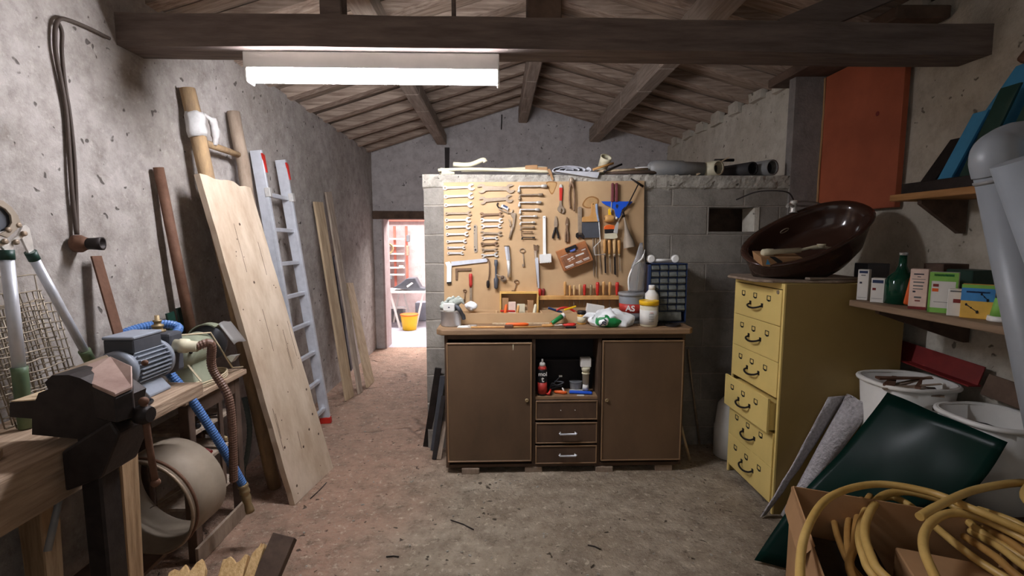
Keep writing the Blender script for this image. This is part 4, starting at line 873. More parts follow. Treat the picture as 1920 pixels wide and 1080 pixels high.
t = tag(MB().lathe((S(1041, 740).x, SY+0.07, zi+0.012), (1, -0.25, -0.02), [(0, 0.004), (0.008, 0.009), (0.06, 0.012), (0.078, 0.009), (0.085, 0.003)], 12).build('orange_tool', M['org']), 'orange tool handle lying on the niche shelf', 'tool handle')
x = S(1062, 738).x; m = MB(); m.lathe((x, SY+0.05, zi+0.006), (-0.5, 0.2, 0.9), [(0, 0.004), (0.03, 0.006), (0.04, 0.002)], 8); tag(m.build('white_nozzle', M['white']), 'little white nozzle standing behind the orange handle', 'nozzle')
x = S(1079, 728, SY+0.13).x; t = can('small_tub', 'low grey plastic tub at the back of the niche', 'tub', x, SY+0.12, zi, [(0, 0.034), (0.002, 0.036), (0.058, 0.040), (0.06, 0.041)], M['pvcd'], parts=(('lid', [(0.058, 0.042), (0.066, 0.042)], M['grey']),))
x = S(1096, 725, SY+0.11).x; t = can('glue_bottle', 'tall cream bottle upside down with white cap in the niche', 'bottle', x, SY+0.075, zi, [(0, 0.012), (0.018, 0.018), (0.02, 0.020)], M['ink'], parts=(('cap', [(0.02, 0.021), (0.062, 0.018)], M['white']), ('barrel', [(0.06, 0.0205), (0.125, 0.0215), (0.127, 0.026), (0.133, 0.026), (0.135, 0.021)], M['cream']), ('shoulder', [(0.135, 0.021), (0.155, 0.028), (0.172, 0.029)], M['cream'])))
m = MB(); m.bx(x-0.036, x+0.032, SY+0.055, SY+0.10, zi+0.172, zi+0.232); m.build('base_flare', M['paper'], t, bevel=0.004)
x0_, x1_ = S(1070, 735).x, S(1112, 735).x
t = thing('blue_cutter', 'long blue plastic cutter lying at the right of the niche', 'cutter', (x0_, SY+0.05, zi)); MB().bar((x0_, SY+0.06, zi+0.012), (x1_+0.002, SY+0.04, zi+0.010), 0.022, 0.016, side=(0, 1, 0)).build('body', M['blue'], t, bevel=0.004)
MB().bar((x0_+0.005, SY+0.085, zi+0.01), (x1_-0.03, SY+0.078, zi+0.01), 0.02, 0.016, side=(0, 1, 0)).build('back_plate', M['steel'], t)
m = MB(); m.bx(S(1083, 740).x, S(1096, 740).x, SY+0.008, SY+0.022, zi, zi+0.006); tag(m.build('white_clip', M['white'], bevel=0.001), 'small white plastic clip in front of the blue cutter', 'clip')
t = thing('cable_knot', 'dark tangle of cables with a white plug at the back of the niche', 'cable', (S(1050, 730).x, SY+0.13, zi))
P = [V((S(1030, 735).x+random.random()*0.11, SY+0.10+random.random()*0.05, zi+0.012+random.random()*0.06)) for _ in range(12)]; P[0].z = zi+0.006
MB().tube(catmull(P, 5), 0.0045, 6).build('cord', M['darkgrey'], t); m = MB(); c = S(1051, 705, SY+0.12); m.box(c, (0.02, 0.012, 0.010)); m.build('plug', M['white'], t); MB().tube([P[5], c], 0.003, 6).build('cord', M['darkgrey'], t)
# ---- on the worktop
zc = ztop+0.0006
def Cx(px, y, py=605): return aY(px, py, y).x
# pot with gloves
x = Cx(845, 3.02); r = 0.065
t = thing('metal_pot', 'dented bright metal pot at the left end of the worktop', 'pot', (x, 3.05, zc))
MB().lathe((x, 3.05, zc), (0, 0, 1), [(0, r*0.94), (0.004, r), (0.095, r*1.0), (0.097, r*1.06), (0.102, r*1.06), (0.102, r*0.96), (0.01, r*0.93), (0.009, 0.001)], 28).build('body', M['alu'], t)
m = MB(); m.annulus((x, 3.05, zc+0.099), (0, 0, 1), r*0.97, r*1.08, 0.006, 28); m.build('rim', M['steel'], t)
zz = zc+0.103
t = thing('work_gloves', 'pair of crumpled pale green-grey work gloves piled on the metal pot', 'gloves', (x, 3.04, zz-0.02))
for gi, (ox, oy, oz, rot) in enumerate(((-0.02, -0.015, 0.02, 0.3), (0.025, 0.01, 0.045, 0.9))):
    m = MB(); c = V((x+ox, 3.05+oy, zz+oz)); m.ball(c, 0.042, 14, (1.15, 0.8, 0.62)); m.jit(0.014, 22).build('palm', M['cloth'], t)
    for k in range(5):
        a = rot+k*0.62-0.4; d = V((math.cos(a), 0.25*math.sin(k*2), math.sin(a)*0.55)); L = (0.055, 0.07, 0.074, 0.066, 0.05)[k]
        MB().tube(catmull([c+d*0.02, c+d*0.045+V((0, 0, 0.006)), c+d*L+V((0, 0, -0.012)), c+d*(L+0.012)+V((0, 0, -0.03))], 4), [0.011]*8+[0.010, 0.009, 0.008, 0.006, 0.004], 8).jit(0.002, 60).build('finger', M['cloth'], t)
MB().tube(catmull([(x+0.02, 3.02, zz+0.03), (x+0.055, 3.0, zz+0.01), (x+0.075, 3.02, zz-0.03), (x+0.085, 3.03, zz-0.06)], 5), 0.013, 8).jit(0.004, 30).build('cuff', M['darkgrey'], t)
m = MB(); m.box((x-0.006, 2.992, zz+0.022), (0.072, 0.02, 0.05), Matrix.Rotation(0.05, 3, 'Y')); b_ = m.build('white_packet', M['paper'], bevel=0.004); tag(b_, 'white packet with a small dark print tucked below the gloves', 'packet')
MB().box((x-0.006, 2.9815, zz+0.022), (0.012, 0.001, 0.006)).build('print', M['ink'], b_)
x = Cx(878, 3.06, 580); m = MB(); m.ball((x+0.01, 3.17, zc+0.105), 0.034, 16, (1.3, 0.8, 0.85)).jit(0.018, 30); tag(m.build('white_rag', M['bag']), 'crumpled white rag on the tool tray beside the gloves', 'rag')
# plywood tray
x0_, x1_ = Cx(863, 3.10), Cx(1082, 3.10); ty0, ty1 = 3.10, 3.235; th = S(960, 587, 3.10).z-zc
t = thing('tool_tray', 'long open plywood tray with dividers standing along the back of the worktop', 'tray', ((x0_+x1_)/2, 3.17, zc))
m = MB(); m.bx(x0_, x1_, ty0, ty0+0.01, zc, zc+th); m.build('front', M['hard'], t, bevel=0.001)
m = MB(); m.bx(x0_, x1_, ty1-0.01, ty1, zc, zc+th); m.build('back', M['hard'], t)
m = MB(); m.bx(x0_+0.01, x1_-0.01, ty0+0.01, ty1-0.01, zc, zc+0.008); m.build('bottom', M['hard'], t)
for xx in (x0_+0.005, Cx(931, 3.10), Cx(1016, 3.10), x1_-0.005):
    m = MB(); m.bx(xx-0.005, xx+0.005, ty0+0.0101, ty1-0.0101, zc+0.008, zc+th); m.build('divider', M['hard'], t)
for x, y, r, c_, L, lb in ((945, 3.15, 0.011, 'org', 0.10, 'orange tool grip sticking up from the tray'), (968, 3.17, 0.010, 'wood', 0.09, 'round wooden grip sticking up in the middle of the tray'), (1000, 3.16, 0.012, 'cream', 0.10, 'cream grip leaning in the tray below the mallet')):
    xx = Cx(x, y); tag(MB().lathe((xx, y, zc+0.009), (0.15, 0.1, 1), [(0, r*0.7), (L*0.3, r), (L, r*0.9), (L+0.012, r*0.4)], 12).build('tool_grip', M[c_]), lb, 'tool grip')
xx = Cx(955, 3.16); m = MB(); m.bar((Cx(938, 3.16), 3.16, zc+th+0.006), (Cx(966, 3.16), 3.17, zc+th+0.002), 0.018, 0.012, side=(0, 1, 0)); tag(m.build('orange_case', M['red'], bevel=0.003), 'small red-orange tool lying across the tray dividers', 'hand tool')
t = thing('red_pliers', 'pliers with dark red and navy handles lying in the right end of the tray', 'pliers', (Cx(1050, 3.14), 3.16, zc+0.02))
MB().tube(catmull([(Cx(1082, 3.15), 3.16, zc+th-0.01), (Cx(1066, 3.15), 3.155, zc+th+0.022), (Cx(1052, 3.15), 3.15, zc+th+0.024), (Cx(1042, 3.15), 3.15, zc+th+0.006)], 5), 0.008, 8).build('handle', M['red'], t)
MB().tube(catmull([(Cx(1028, 3.14), 3.15, zc+th+0.026), (Cx(1040, 3.14), 3.15, zc+th+0.012), (Cx(1054, 3.14), 3.15, zc+th-0.006)], 5), 0.008, 8).build('handle', M['navy'], t)
a = S(1058, 583, 3.09); b = S(1081, 576, 3.09); tag(MB().bar(a+V((0, 0, 0.006)), b+V((0, 0.02, 0.003)), 0.016, 0.012, side=(0, 1, 0)).build('yellow_cutter', M['yel'], bevel=0.003), 'bright yellow cutter resting on the right end of the plywood tray', 'cutter')
# small things at the front edge
t = thing('bar_clamp', 'long wooden rod with dark clamp head lying on the worktop front', 'clamp', (Cx(975, 2.93), 2.93, zc))
MB().tube([(Cx(883, 2.935), 2.94, zc+0.006), (Cx(1016, 2.935), 2.94, zc+0.006)], 0.0055, 8).build('rod', M['wood'], t)
MB().bar((Cx(946, 2.935), 2.94, zc+0.011), (Cx(962, 2.935), 2.94, zc+0.011), 0.02, 0.02, side=(0, 1, 0)).build('clamp_head', M['rust'], t, bevel=0.003)
tag(MB().tube([(Cx(1003, 2.915, 612), 2.918, zc+0.004), (Cx(1060, 2.915, 612), 2.918, zc+0.004)], [0.0015, 0.004], 8).build('steel_punch', M['dull']), 'thin pointed steel punch lying at the very front of the worktop', 'punch')
t = thing('small_hammer', 'small dark-headed hammer lying near the front edge of the worktop', 'hammer', (Cx(1070, 2.93), 2.93, zc))
MB().bar((Cx(1060, 2.925), 2.922, zc+0.007), (Cx(1080, 2.925), 2.922, zc+0.007), 0.014, 0.013, side=(0, 1, 0)).build('head', M['iron'], t, bevel=0.002)
t = thing('wooden_screwdriver', 'wood-handled screwdriver lying on the worktop below the green tube', 'screwdriver', (Cx(1030, 2.96), 2.96, zc))
MB().lathe((Cx(1016, 2.955), 2.96, zc+0.0105), (1, 0, 0), [(0, 0.006), (0.01, 0.010), (0.06, 0.010), (0.075, 0.006)], 12).build('handle', M['wood'], t); MB().tube([(Cx(1036, 2.955), 2.96, zc+0.0105), (Cx(1058, 2.955), 2.965, zc+0.0075)], 0.004, 8).build('blade', M['dull'], t)
for i, (xa, ya, xb, yb, lb) in enumerate(((1040, 2.985, 1078, 2.965, 'red screwdriver lying slanting below the green tube'), (1048, 3.0, 1080, 2.995, 'second red tool lying behind the slanting red screwdriver'))):
    t = thing('red_screwdriver', lb, 'screwdriver', (Cx(xa, ya), ya, zc)); a = V((Cx(xa, ya), ya, zc+0.008)); b = V((Cx(xb, yb), yb, zc+0.0115)); d = b-a; L = d.length
    MB().lathe(a+d*0.4, d, [(0, 0.006), (L*0.1, 0.010), (L*0.5, 0.0105), (L*0.6, 0.005)], 12).build('handle', M['red'], t); MB().tube([a, a+d*0.42], 0.0035, 8).build('shaft', M['steel'], t)
t = thing('green_tube', 'green glue tube with white cap propped up on the worktop', 'tube', (Cx(1045, 3.03), 3.03, zc))
a = V((Cx(1034, 3.03), 3.02, zc+0.014)); b = V((Cx(1054, 3.05), 3.07, zc+0.05)); d = b-a; L = d.length
MB().lathe(a, d, [(0, 0.006), (0.006, 0.013), (L, 0.017)], 14).build('body', M['green'], t); MB().lathe(b, d, [(0, 0.018), (0.02, 0.017), (0.022, 0.010)], 14).build('cap', M['white'], t)
MB().lathe(a-d.normalized()*0.02, d, [(0, 0.003), (0.02, 0.006)], 10).build('nozzle', M['org'], t)
t = thing('flat_stick', 'flat wooden stick lying in front of the plywood tray', 'stick', (Cx(975, 3.06), 3.06, zc)); MB().bar((Cx(923, 3.06), 3.06, zc+0.006), (Cx(1030, 3.06), 3.065, zc+0.006), 0.02, 0.010, side=(0, 1, 0)).build('stick', M['plank2'], t, bevel=0.001)
tag(MB().lathe((Cx(948, 3.0), 3.0, zc+0.012), (1, 0.02, 0), [(0, 0.006), (0.01, 0.011), (0.12, 0.0115), (0.145, 0.007)], 12).build('orange_grip', M['org']), 'orange tool handle lying in front of the flat stick', 'tool handle')
m = MB(); m.annulus((Cx(886, 2.98), 2.985, zc+0.008), (0, 0.1, 1), 0.02, 0.030, 0.008, 22); tag(m.build('metal_ring', M['steel']), 'small metal ring lying beside the metal pot', 'ring')
m = MB(); q = [(Cx(858, 2.99), 2.96), (Cx(884, 2.99), 2.96), (Cx(880, 3.03), 3.03), (Cx(860, 3.03), 3.02)]; m.prism([(a, b, zc) for a, b in q], (0, 0, 0.003)); tag(m.build('white_paper', M['paper']), 'scrap of white paper between the metal pot and the ring', 'paper')
# jar, box, bucket, tub, bottle
x = Cx(1090, 3.08)
t = can('amber_jar', 'short amber glass jar with black lid on the worktop', 'jar', x, 3.07, zc, [(0, 0.026), (0.003, 0.029), (0.062, 0.029), (0.068, 0.025)], M['glassjar'], parts=(('lid', [(0.066, 0.029), (0.086, 0.029), (0.088, 0.026)], M['black']), ('label', [(0.012, 0.0295), (0.05, 0.0295)], M['cream'])))
t = thing('white_blue_carton', 'leaning white carton with a blue stripe behind the plastic bag', 'carton', (Cx(1115, 3.1), 3.12, zc)); R = Matrix.Rotation(0.16, 3, 'Y')
c = V((Cx(1115, 3.10), 3.12, zc+0.066)); m = MB(); m.box(c, (0.115, 0.03, 0.11), R); m.build('box', M['paper'], t, bevel=0.002)
m = MB(); m.box(c+R @ V((0, -0.0156, -0.022)), (0.1145, 0.001, 0.014), R); m.build('stripe', M['blue'], t)
x = Cx(1183, 3.14, 600); r = 0.083
t = can('paint_bucket', 'grey plastic bucket with a red label band and rim', 'bucket', x, 3.14, zc, [(0, r*0.86), (0.004, r*0.89), (0.175, r), (0.19, r)], M['pvc'], 32, parts=(('rim', [(0.178, r), (0.179, r*1.06), (0.198, r*1.06), (0.2, r*0.98), (0.2, r*0.1)], M['pvcd']), ('label', [(0.07, r*0.935+0.0006), (0.128, r*0.967+0.0006)], M['redlabel']), ('lower_band', [(0.02, r*0.903+0.0006), (0.062, r*0.93+0.0006)], M['grey'])))
text('lettering', 'AS', 0.052, (x-0.028, 3.14-r*0.925, zc+0.10), (1, -0.42, 0), (0, 0, 1), M['paper'], t)
x = Cx(1217, 2.99, 605); r = 0.0585
t = can('pale_tub', 'tall pale plastic tub with yellow lid on the worktop', 'tub', x, 3.0, zc, [(0, r*0.88), (0.003, r*0.92), (0.135, r*0.97)], M['cream'], 28, parts=(('lid', [(0.134, r*0.96), (0.135, r*1.04), (0.160, r*1.06), (0.163, r*1.02), (0.160, r*0.9)], M['yel']), ('label', [(0.012, r*0.94+0.0005), (0.105, r*0.962+0.0005)], M['paper'])))
lab = [c_ for c_ in t.children if c_.name.startswith('label')][0]
for k, (z, w_) in enumerate(((0.09, 0.03), (0.082, 0.045), (0.070, 0.05), (0.060, 0.04), (0.050, 0.048), (0.035, 0.044))):
    m = MB()
    for a0 in range(6):
        an = -math.pi/2+(a0-2.5)*w_*2; q = V((math.cos(an), math.sin(an), 0))*(r*0.962+0.0009); m.box(V((x, 3.0, zc+z))+q, (0.006, 0.0008, 0.002), Matrix.Rotation(an+math.pi/2, 3, 'Z'))
    m.build('print_line', M['grey'] if k else M['org'], lab)
x = Cx(1217, 3.12, 570)
can('white_bottle', 'white plastic bottle with narrow neck behind the yellow-lidded tub', 'bottle', x+0.004, 3.085, zc, [(0, 0.043), (0.004, 0.046), (0.175, 0.046), (0.195, 0.042), (0.212, 0.026), (0.225, 0.017)], M['white'], 24, parts=(('cap', [(0.224, 0.021), (0.25, 0.021), (0.252, 0.018)], M['white']),))
# folded clear bag with pale sandals, peaked
t = thing('clear_bag', 'peaked clear plastic bag with pale loops inside standing in the grey bucket', 'bag', (Cx(1193, 3.14), 3.14, zc+0.2))
cx = Cx(1192, 3.13, 560); z0 = zc+0.201; m = MB(); G = []
for i in range(13):
    f = i/12; z = z0+f*0.325; row = []
    wd = 0.052*(1-0.15*f) if f < 0.5 else 0.052*(1-(f-0.5)*1.7)*0.93
    ox = 0.028*f
    for k in range(17):
        a = 2*math.pi*k/16; n_ = noise.noise(V((k*0.7, f*6, 1)))*0.006; row.append(V((cx+ox+math.cos(a)*(wd+n_), 3.13+math.sin(a)*(wd*0.42+n_), z)))
    G.append(row)
MB().sheet(G, 0.0008).build('film', M['film'], t)
for s in (-1, 1):
    MB().tube(catmull([(cx+s*0.044, 3.13, z0+0.002), (cx+s*0.05, 3.13, z0+0.09), (cx+s*0.028+0.008, 3.13, z0+0.17), (cx+0.016, 3.13, z0+0.2)], 6), 0.0065, 8).build('loop', M['white'], t)
MB().tube(catmull([(cx+0.0, 3.12, z0+0.01), (cx+0.008, 3.12, z0+0.11), (cx+0.018, 3.125, z0+0.2)], 6), 0.007, 8).build('loop', M['white'], t)
MB().tube(catmull([(cx-0.012, 3.11, z0+0.19), (cx+0.03, 3.11, z0+0.225), (cx+0.045, 3.11, z0+0.28)], 6), [0.002]*3+[0.006]*6+[0.002]*4, 6).build('fold', M['white'], t)
# crumpled white bag with green
t = thing('shopping_bag', 'crumpled white plastic bag with green print lying on the worktop', 'bag', (Cx(1146, 2.99), 2.99, zc))
cx = Cx(1146, 2.99, 600); vs = MB(); vs.ball((cx, 3.0, zc+0.045), 0.12, 40, (1.30, 0.55, 0.52))
for q in vs.v:
    d = noise.noise_vector(q*14)*0.026+noise.noise_vector(q*34)*0.012; q += d
    q.z = max(q.z-0.018*abs((q.x-cx)/0.12), zc+0.001); q.y = max(q.y, 2.92)
vs.build('bag', M['bag'], t)
m = MB(); m.ball((cx-0.02, 2.965, zc+0.032), 0.06, 28, (1.5, 0.75, 0.68))
for q in m.v: q += noise.noise_vector(q*20)*0.012; q.z = max(q.z, zc+0.002); q.y = max(q.y, 2.915)
m.build('green_print', M['green'], t)
m = MB(); m.ball((cx-0.055, 2.955, zc+0.040), 0.045, 24, (0.9, 0.8, 0.8))
for q in m.v: q += noise.noise_vector(q*24)*0.014; q.z = max(q.z, zc+0.002); q.y = max(q.y, 2.905)
m.build('fold', M['bag'], t)
for k in range(3):
    MB().tube(catmull([(cx-0.085+0.012*k, 2.925-0.003*k, zc+0.014+0.02*k), (cx-0.07+0.008*k, 2.915, zc+0.03+0.012*k), (cx-0.05, 2.913, zc+0.02+0.012*k)], 5), 0.004, 6).build('dark_print', M['ink'], t)
m = MB(); m.ball((cx-0.12, 3.0, zc+0.065), 0.05, 20, (1.2, 0.4, 0.4))
for q in m.v: q += noise.noise_vector(q*30)*0.014
m.build('handle_end', M['bag'], t)
# drawer cabinet
X0, X1 = S(1218, 540, 3.10).x, S(1288, 540, 3.10).x; Z1 = S(1250, 494, 3.10).z
t = thing('small_parts_cabinet', 'navy plastic cabinet of small smoky drawers on the right of the worktop', 'drawer cabinet', ((X0+X1)/2, 3.16, zc))
m = MB(); yf = 3.10; yk = 3.25
m.bx(X0, X0+0.006, yf, yk, zc, Z1); m.bx(X1-0.006, X1, yf, yk, zc, Z1); m.bx(X0, X1, yf, yk, Z1-0.006, Z1); m.bx(X0, X1, yf, yk, zc, zc+0.006); m.bx(X0, X1, yk-0.005, yk, zc, Z1)
cw = (X1-X0-0.012)/4; rh = (Z1-zc-0.012)/8.6
for i in range(1, 4): m.bx(X0+0.006+cw*i-0.002, X0+0.006+cw*i+0.002, yf+0.003, yk-0.005, zc+0.006+rh*1.6, Z1-0.006)
for j in range(7): m.bx(X0+0.006, X1-0.006, yf+0.003, yk-0.005, Z1-0.006-rh*(j+1)-0.0015, Z1-0.006-rh*(j+1)+0.0015)
m.build('frame', M['navy'], t)
for j in range(8):
    cols = 4 if j < 7 else 1
    for i in range(cols):
        if cols == 4: a, b = X0+0.006+cw*i+0.004, X0+0.006+cw*(i+1)-0.004
        else: a, b = X0+0.012, X1-0.03
        zt = Z1-0.006-rh*j-0.004; zb_ = zt-rh+0.008 if j < 7 else zc+0.010
        m = MB(); m.bx(a, b, yf+0.006, yf+0.10, zb_, zt); m.prism([(a+0.002, yf+0.006, zb_+0.004), (a+0.002, yf-0.006, zb_+0.006), (a+0.002, yf-0.007, zb_+0.012), (a+0.002, yf+0.006, zt-0.005)], (b-a-0.004, 0, 0))
        m.build('drawer', M['smoke'], t, bevel=0.001)
MB().bx(X0-0.008, X0-0.0002, yf-0.0, yk, zc, Z1-0.01).build('side_panel', M['navy'], t)
t = thing('twin_knob_bar', 'white bar with two round white knobs lying on the small drawer cabinet', 'knob bar', ((X0+X1)/2, 3.15, Z1))
for x in (1220, 1265):
    cxx = S(x, 486, 3.14).x; MB().lathe((cxx, 3.115, Z1+0.0282), (0, 1, 0), [(0, 0.018), (0.004, 0.026), (0.012, 0.028), (0.022, 0.028), (0.028, 0.02)], 22).build('knob', M['white'], t)
MB().tube([(S(1226, 486, 3.13).x, 3.13, Z1+0.02), (S(1259, 486, 3.13).x, 3.13, Z1+0.02)], 0.009, 10).build('bar', M['white'], t)
cx = Cx(1262, 2.98, 606); m = MB(); m.annulus((cx, 2.99, zc+0.0065), (0, 0, 1), 0.025, 0.05, 0.012, 26); tag(m.build('grinding_disc', M['iron']), 'thin dark grinding disc lying at the right end of the worktop', 'disc')
cx = Cx(1240, 3.02, 604); m = MB(); m.box((cx, 3.035, zc+0.006), (0.10, 0.08, 0.012)).jit(0.008, 20)
for q in m.v: q.z = max(q.z, zc)
tag(m.build('dark_rag', M['iron']), 'dark oily rag beside the grinding disc', 'rag')
# ---- bars leaning left of the sideboard, sticks right of it
zl = [((799, 838), (822, 690), 0.045, 'iron', 'tall dark metal bar leaning leftmost against the block wall end'), ((812, 845), (830, 705), 0.035, 'darkgrey', 'grey slate strip leaning beside the tall dark bar'), ((814, 862), (832, 742), 0.03, 'iron', 'shorter black bar leaning against the sideboard side'), ((823, 862), (834, 790), 0.03, 'pole2', 'short grey wooden offcut leaning at the sideboard foot')]
for i, (b_, t_, w_, mt, lb) in enumerate(zl):
    a = aZ(b_[0], b_[1], 0.0); b = aY(t_[0], t_[1], YW-0.03-0.012*i); b.x = min(b.x, sx0-0.03)
    tag(MB().bar(a+V((0, 0, 0.002)), b, w_, 0.010, side=(1, 0, 0)).build('leaning_bar', M[mt], bevel=0.001), lb, 'bar', 'bars leaning beside the sideboard')
for i, (b_, t_, r, mt, lb) in enumerate((((1312, 835), (1290, 655), 0.008, 'dull', 'thin long rod leaning on the block wall right of the sideboard'), ((1293, 862), (1284, 790), 0.009, 'plank2', 'short thin pale stick beside the right foot of the sideboard'))):
    a = aZ(b_[0], b_[1], 0.006); b = aY(t_[0], t_[1], YW-0.02 if i == 0 else 3.0); a.x = max(a.x, sx1+0.04); b.x = max(b.x, sx1+0.045 if i else wx1+0.012)
    if i: b = V((sx1+0.012, 3.0, b.z))
    tag(MB().tube([a, b], r, 8).build('thin_rod', M[mt]), lb, 'rod')
p = aZ(1350, 858, 0.0)
t = thing('white_canister', 'tall white plastic canister half hidden behind the yellow cabinet', 'canister', (p.x+0.02, 3.12, 0))
MB().lathe((p.x+0.08, 3.12, 0.0), (0, 0, 1), [(0, 0.09), (0.006, 0.105), (0.20, 0.108), (0.22, 0.102), (0.36, 0.088), (0.40, 0.06), (0.42, 0.03)], 26).build('body', M['white'], t); MB().lathe((p.x+0.08, 3.12, 0.42), (0, 0, 1), [(0, 0.032), (0.03, 0.032)], 16).build('cap', M['white'], t)
# ============================================================ YELLOW CABINET (fronts face the left wall)
CX0, CX1, CY0, CY1, CZ = 1.468, 2.115, 2.41, 2.925, 1.25
t = thing('filing_cabinet', 'tall yellow metal six-drawer index filing cabinet with black label holders', 'filing cabinet', ((CX0+CX1)/2, (CY0+CY1)/2, 0)); yc = t
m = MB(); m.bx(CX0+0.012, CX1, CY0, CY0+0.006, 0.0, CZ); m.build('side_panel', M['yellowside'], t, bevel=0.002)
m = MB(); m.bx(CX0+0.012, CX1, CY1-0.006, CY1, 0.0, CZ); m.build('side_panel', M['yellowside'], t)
m = MB(); m.bx(CX0+0.012, CX1, CY0+0.006, CY1-0.006, CZ-0.008, CZ); m.build('top_panel', M['yellow'], t)
m = MB(); m.bx(CX1-0.006, CX1, CY0+0.006, CY1-0.006, 0.05, CZ-0.008); m.bx(CX0+0.03, CX1-0.006, CY0+0.006, CY1-0.006, 0.05, 0.056); m.build('inner_shell', M['black'], t)
m = MB(); m.bx(CX0+0.004, CX0+0.014, CY0, CY0+0.016, 0, CZ); m.bx(CX0+0.004, CX0+0.014, CY1-0.016, CY1, 0, CZ); m.bx(CX0+0.004, CX0+0.014, CY0+0.016, CY1-0.016, CZ-0.03, CZ); m.bx(CX0+0.008, CX0+0.016, CY0+0.016, CY1-0.016, 0.045, 0.06)
m.build('front_frame', M['yellow'], t, bevel=0.001)
dz0, dz1 = 0.062, CZ-0.033; dh = (dz1-dz0)/6
for k in range(6):   # k = 0 is the lowest
    za, zb_ = dz0+dh*k+0.0015, dz0+dh*(k+1)-0.0015; out = 0.042 if k == 2 else (0.004 if k < 2 else 0.0)
    ya, yb = CY0+0.018, CY1-0.018; xf = CX0-out
    m = MB(); m.bx(xf, xf+0.014, ya, yb, za, zb_); m.bx(xf+0.014, CX0+0.35, ya+0.012, yb-0.012, za+0.01, zb_-0.03); d = m.build('drawer', M['yellow'], t, bevel=0.0015)
    for fy in (0.80, 0.53, 0.24):
        yc_ = ya+(yb-ya)*fy; zc_ = za+dh*0.70; h_, w_ = 0.026, 0.036
        m = MB(); a = 0.0035
        m.bx(xf-0.002, xf-0.0001, yc_-w_/2, yc_+w_/2, zc_+h_/2-a, zc_+h_/2); m.bx(xf-0.002, xf-0.0001, yc_-w_/2, yc_+w_/2, zc_-h_/2-0.002, zc_-h_/2+a); m.bx(xf-0.002, xf-0.0001, yc_-w_/2, yc_-w_/2+a, zc_-h_/2, zc_+h_/2); m.bx(xf-0.002, xf-0.0001, yc_+w_/2-a, yc_+w_/2, zc_-h_/2, zc_+h_/2); m.bx(xf-0.002, xf-0.0001, yc_-0.008, yc_+0.008, zc_-h_/2-0.006, zc_-h_/2)
        m.build('label_holder', M['black'], d)
    yc_ = ya+(yb-ya)*0.50; zc_ = za+dh*0.40
    P = [(xf, yc_-0.06, zc_+0.006), (xf-0.022, yc_-0.055, zc_-0.002), (xf-0.032, yc_-0.02, zc_-0.01), (xf-0.032, yc_+0.02, zc_-0.01), (xf-0.022, yc_+0.055, zc_-0.002), (xf, yc_+0.06, zc_+0.006)]
    MB().tube(catmull(P, 4), 0.0055, 8).build('handle', M['iron'], d)
    for s in (-1, 1): MB().bx(xf-0.003, xf-0.0001, yc_+s*0.062-0.009, yc_+s*0.062+0.009, zc_-0.002, zc_+0.02).build('handle_plate', M['iron'], d)
MB().lathe((CX0+0.003, CY0+0.05, CZ-0.048), (-1, 0, 0), [(0, 0.012), (0.006, 0.011)], 14).build('lock', M['dull'], t)
# dusty board on top
m = MB(); m.prism([(1.36, 2.50, CZ+0.002), (1.42, 2.44, CZ+0.002), (1.75, 2.41, CZ+0.002), (2.02, 2.50, CZ+0.002), (2.05, 2.86, CZ+0.002), (1.44, 2.94, CZ+0.002), (1.36, 2.8, CZ+0.002)], (0, 0, 0.014))
tag(m.build('dusty_board', M['pole2'], bevel=0.004), 'thin dusty grey board lying on top of the yellow cabinet', 'board')
tag(MB().bar((1.60, 2.43, CZ+0.026), (1.95, 2.50, CZ+0.022), 0.03, 0.01, side=(0, 1, 0)).build('grey_batten', M['drum']), 'narrow grey slat lying on the dusty board below the brown basin', 'slat')
# ---- washbasin
zb0 = CZ+0.018
L_ = aY(1422, 500, 2.50); R2 = aY(1642, 392, 2.56); u = (R2-L_); a_ = u.length/2; u.normalize(); cc = (L_+R2)/2
vdir = V((-0.05, 0.80, 0.42)); vdir = (vdir-u*vdir.dot(u)).normalized(); nn = u.cross(vdir).normalized()
if nn.z < 0: nn = -nn
b_ = 0.20
c0_ = cc+vdir*0.075
t = thing('wash_basin', 'dark brown oval ceramic washbasin tilted on the yellow cabinet against the wall', 'washbasin', (c0_.x, c0_.y, zb0))
def ell(k, n, f, dep, ex=2.3):
    an = 2*math.pi*k/n; c, s = math.cos(an), math.sin(an)
    x = math.copysign(abs(c)**(2/ex), c); y = math.copysign(abs(s)**(2/ex), s)
    return c0_+u*a_*f*x+vdir*b_*f*y-nn*dep
n = 40; prof = [(1.0, 0.012), (1.02, 0.0), (1.0, -0.006), (0.93, -0.004), (0.89, 0.004), (0.86, 0.03), (0.78, 0.10), (0.58, 0.145), (0.25, 0.155), (0.04, 0.157)]
m = MB(); vs = [ell(k, n, f, d) for f, d in prof for k in range(n)]
pro2 = [(1.0, 0.012), (0.96, 0.03), (0.93, 0.08), (0.88, 0.16), (0.72, 0.23), (0.4, 0.25), (0.04, 0.252)]
fs = [(i*n+k, i*n+(k+1) % n, (i+1)*n+(k+1) % n, (i+1)*n+k) for i in range(len(prof)-1) for k in range(n)]+[tuple((len(prof)-1)*n+k for k in range(n))]
m.add(vs, fs, True)
vs = [ell(k, n, f, d) for f, d in pro2 for k in range(n)]
fs = [(i*n+k, (i+1)*n+k, (i+1)*n+(k+1) % n, i*n+(k+1) % n) for i in range(len(pro2)-1) for k in range(n)]+[tuple((len(pro2)-1)*n+k for k in reversed(range(n)))]
m.add(vs, fs, True)
mz = min(q.z for q in m.v)
for q in m.v: q.z = max(q.z, zb0)
m.build('bowl', M['basin'], t)
o = ell(10, 40, 0.80, 0.06); MB().tube([o+u*0.028*math.cos(k*0.52)+nn*0.010*math.sin(k*0.52) for k in range(12)], 0.003, 6, closed=True).build('overflow_slot', M['dull'], t)
o = ell(10, 40, 0.97, -0.005)+u*0.09
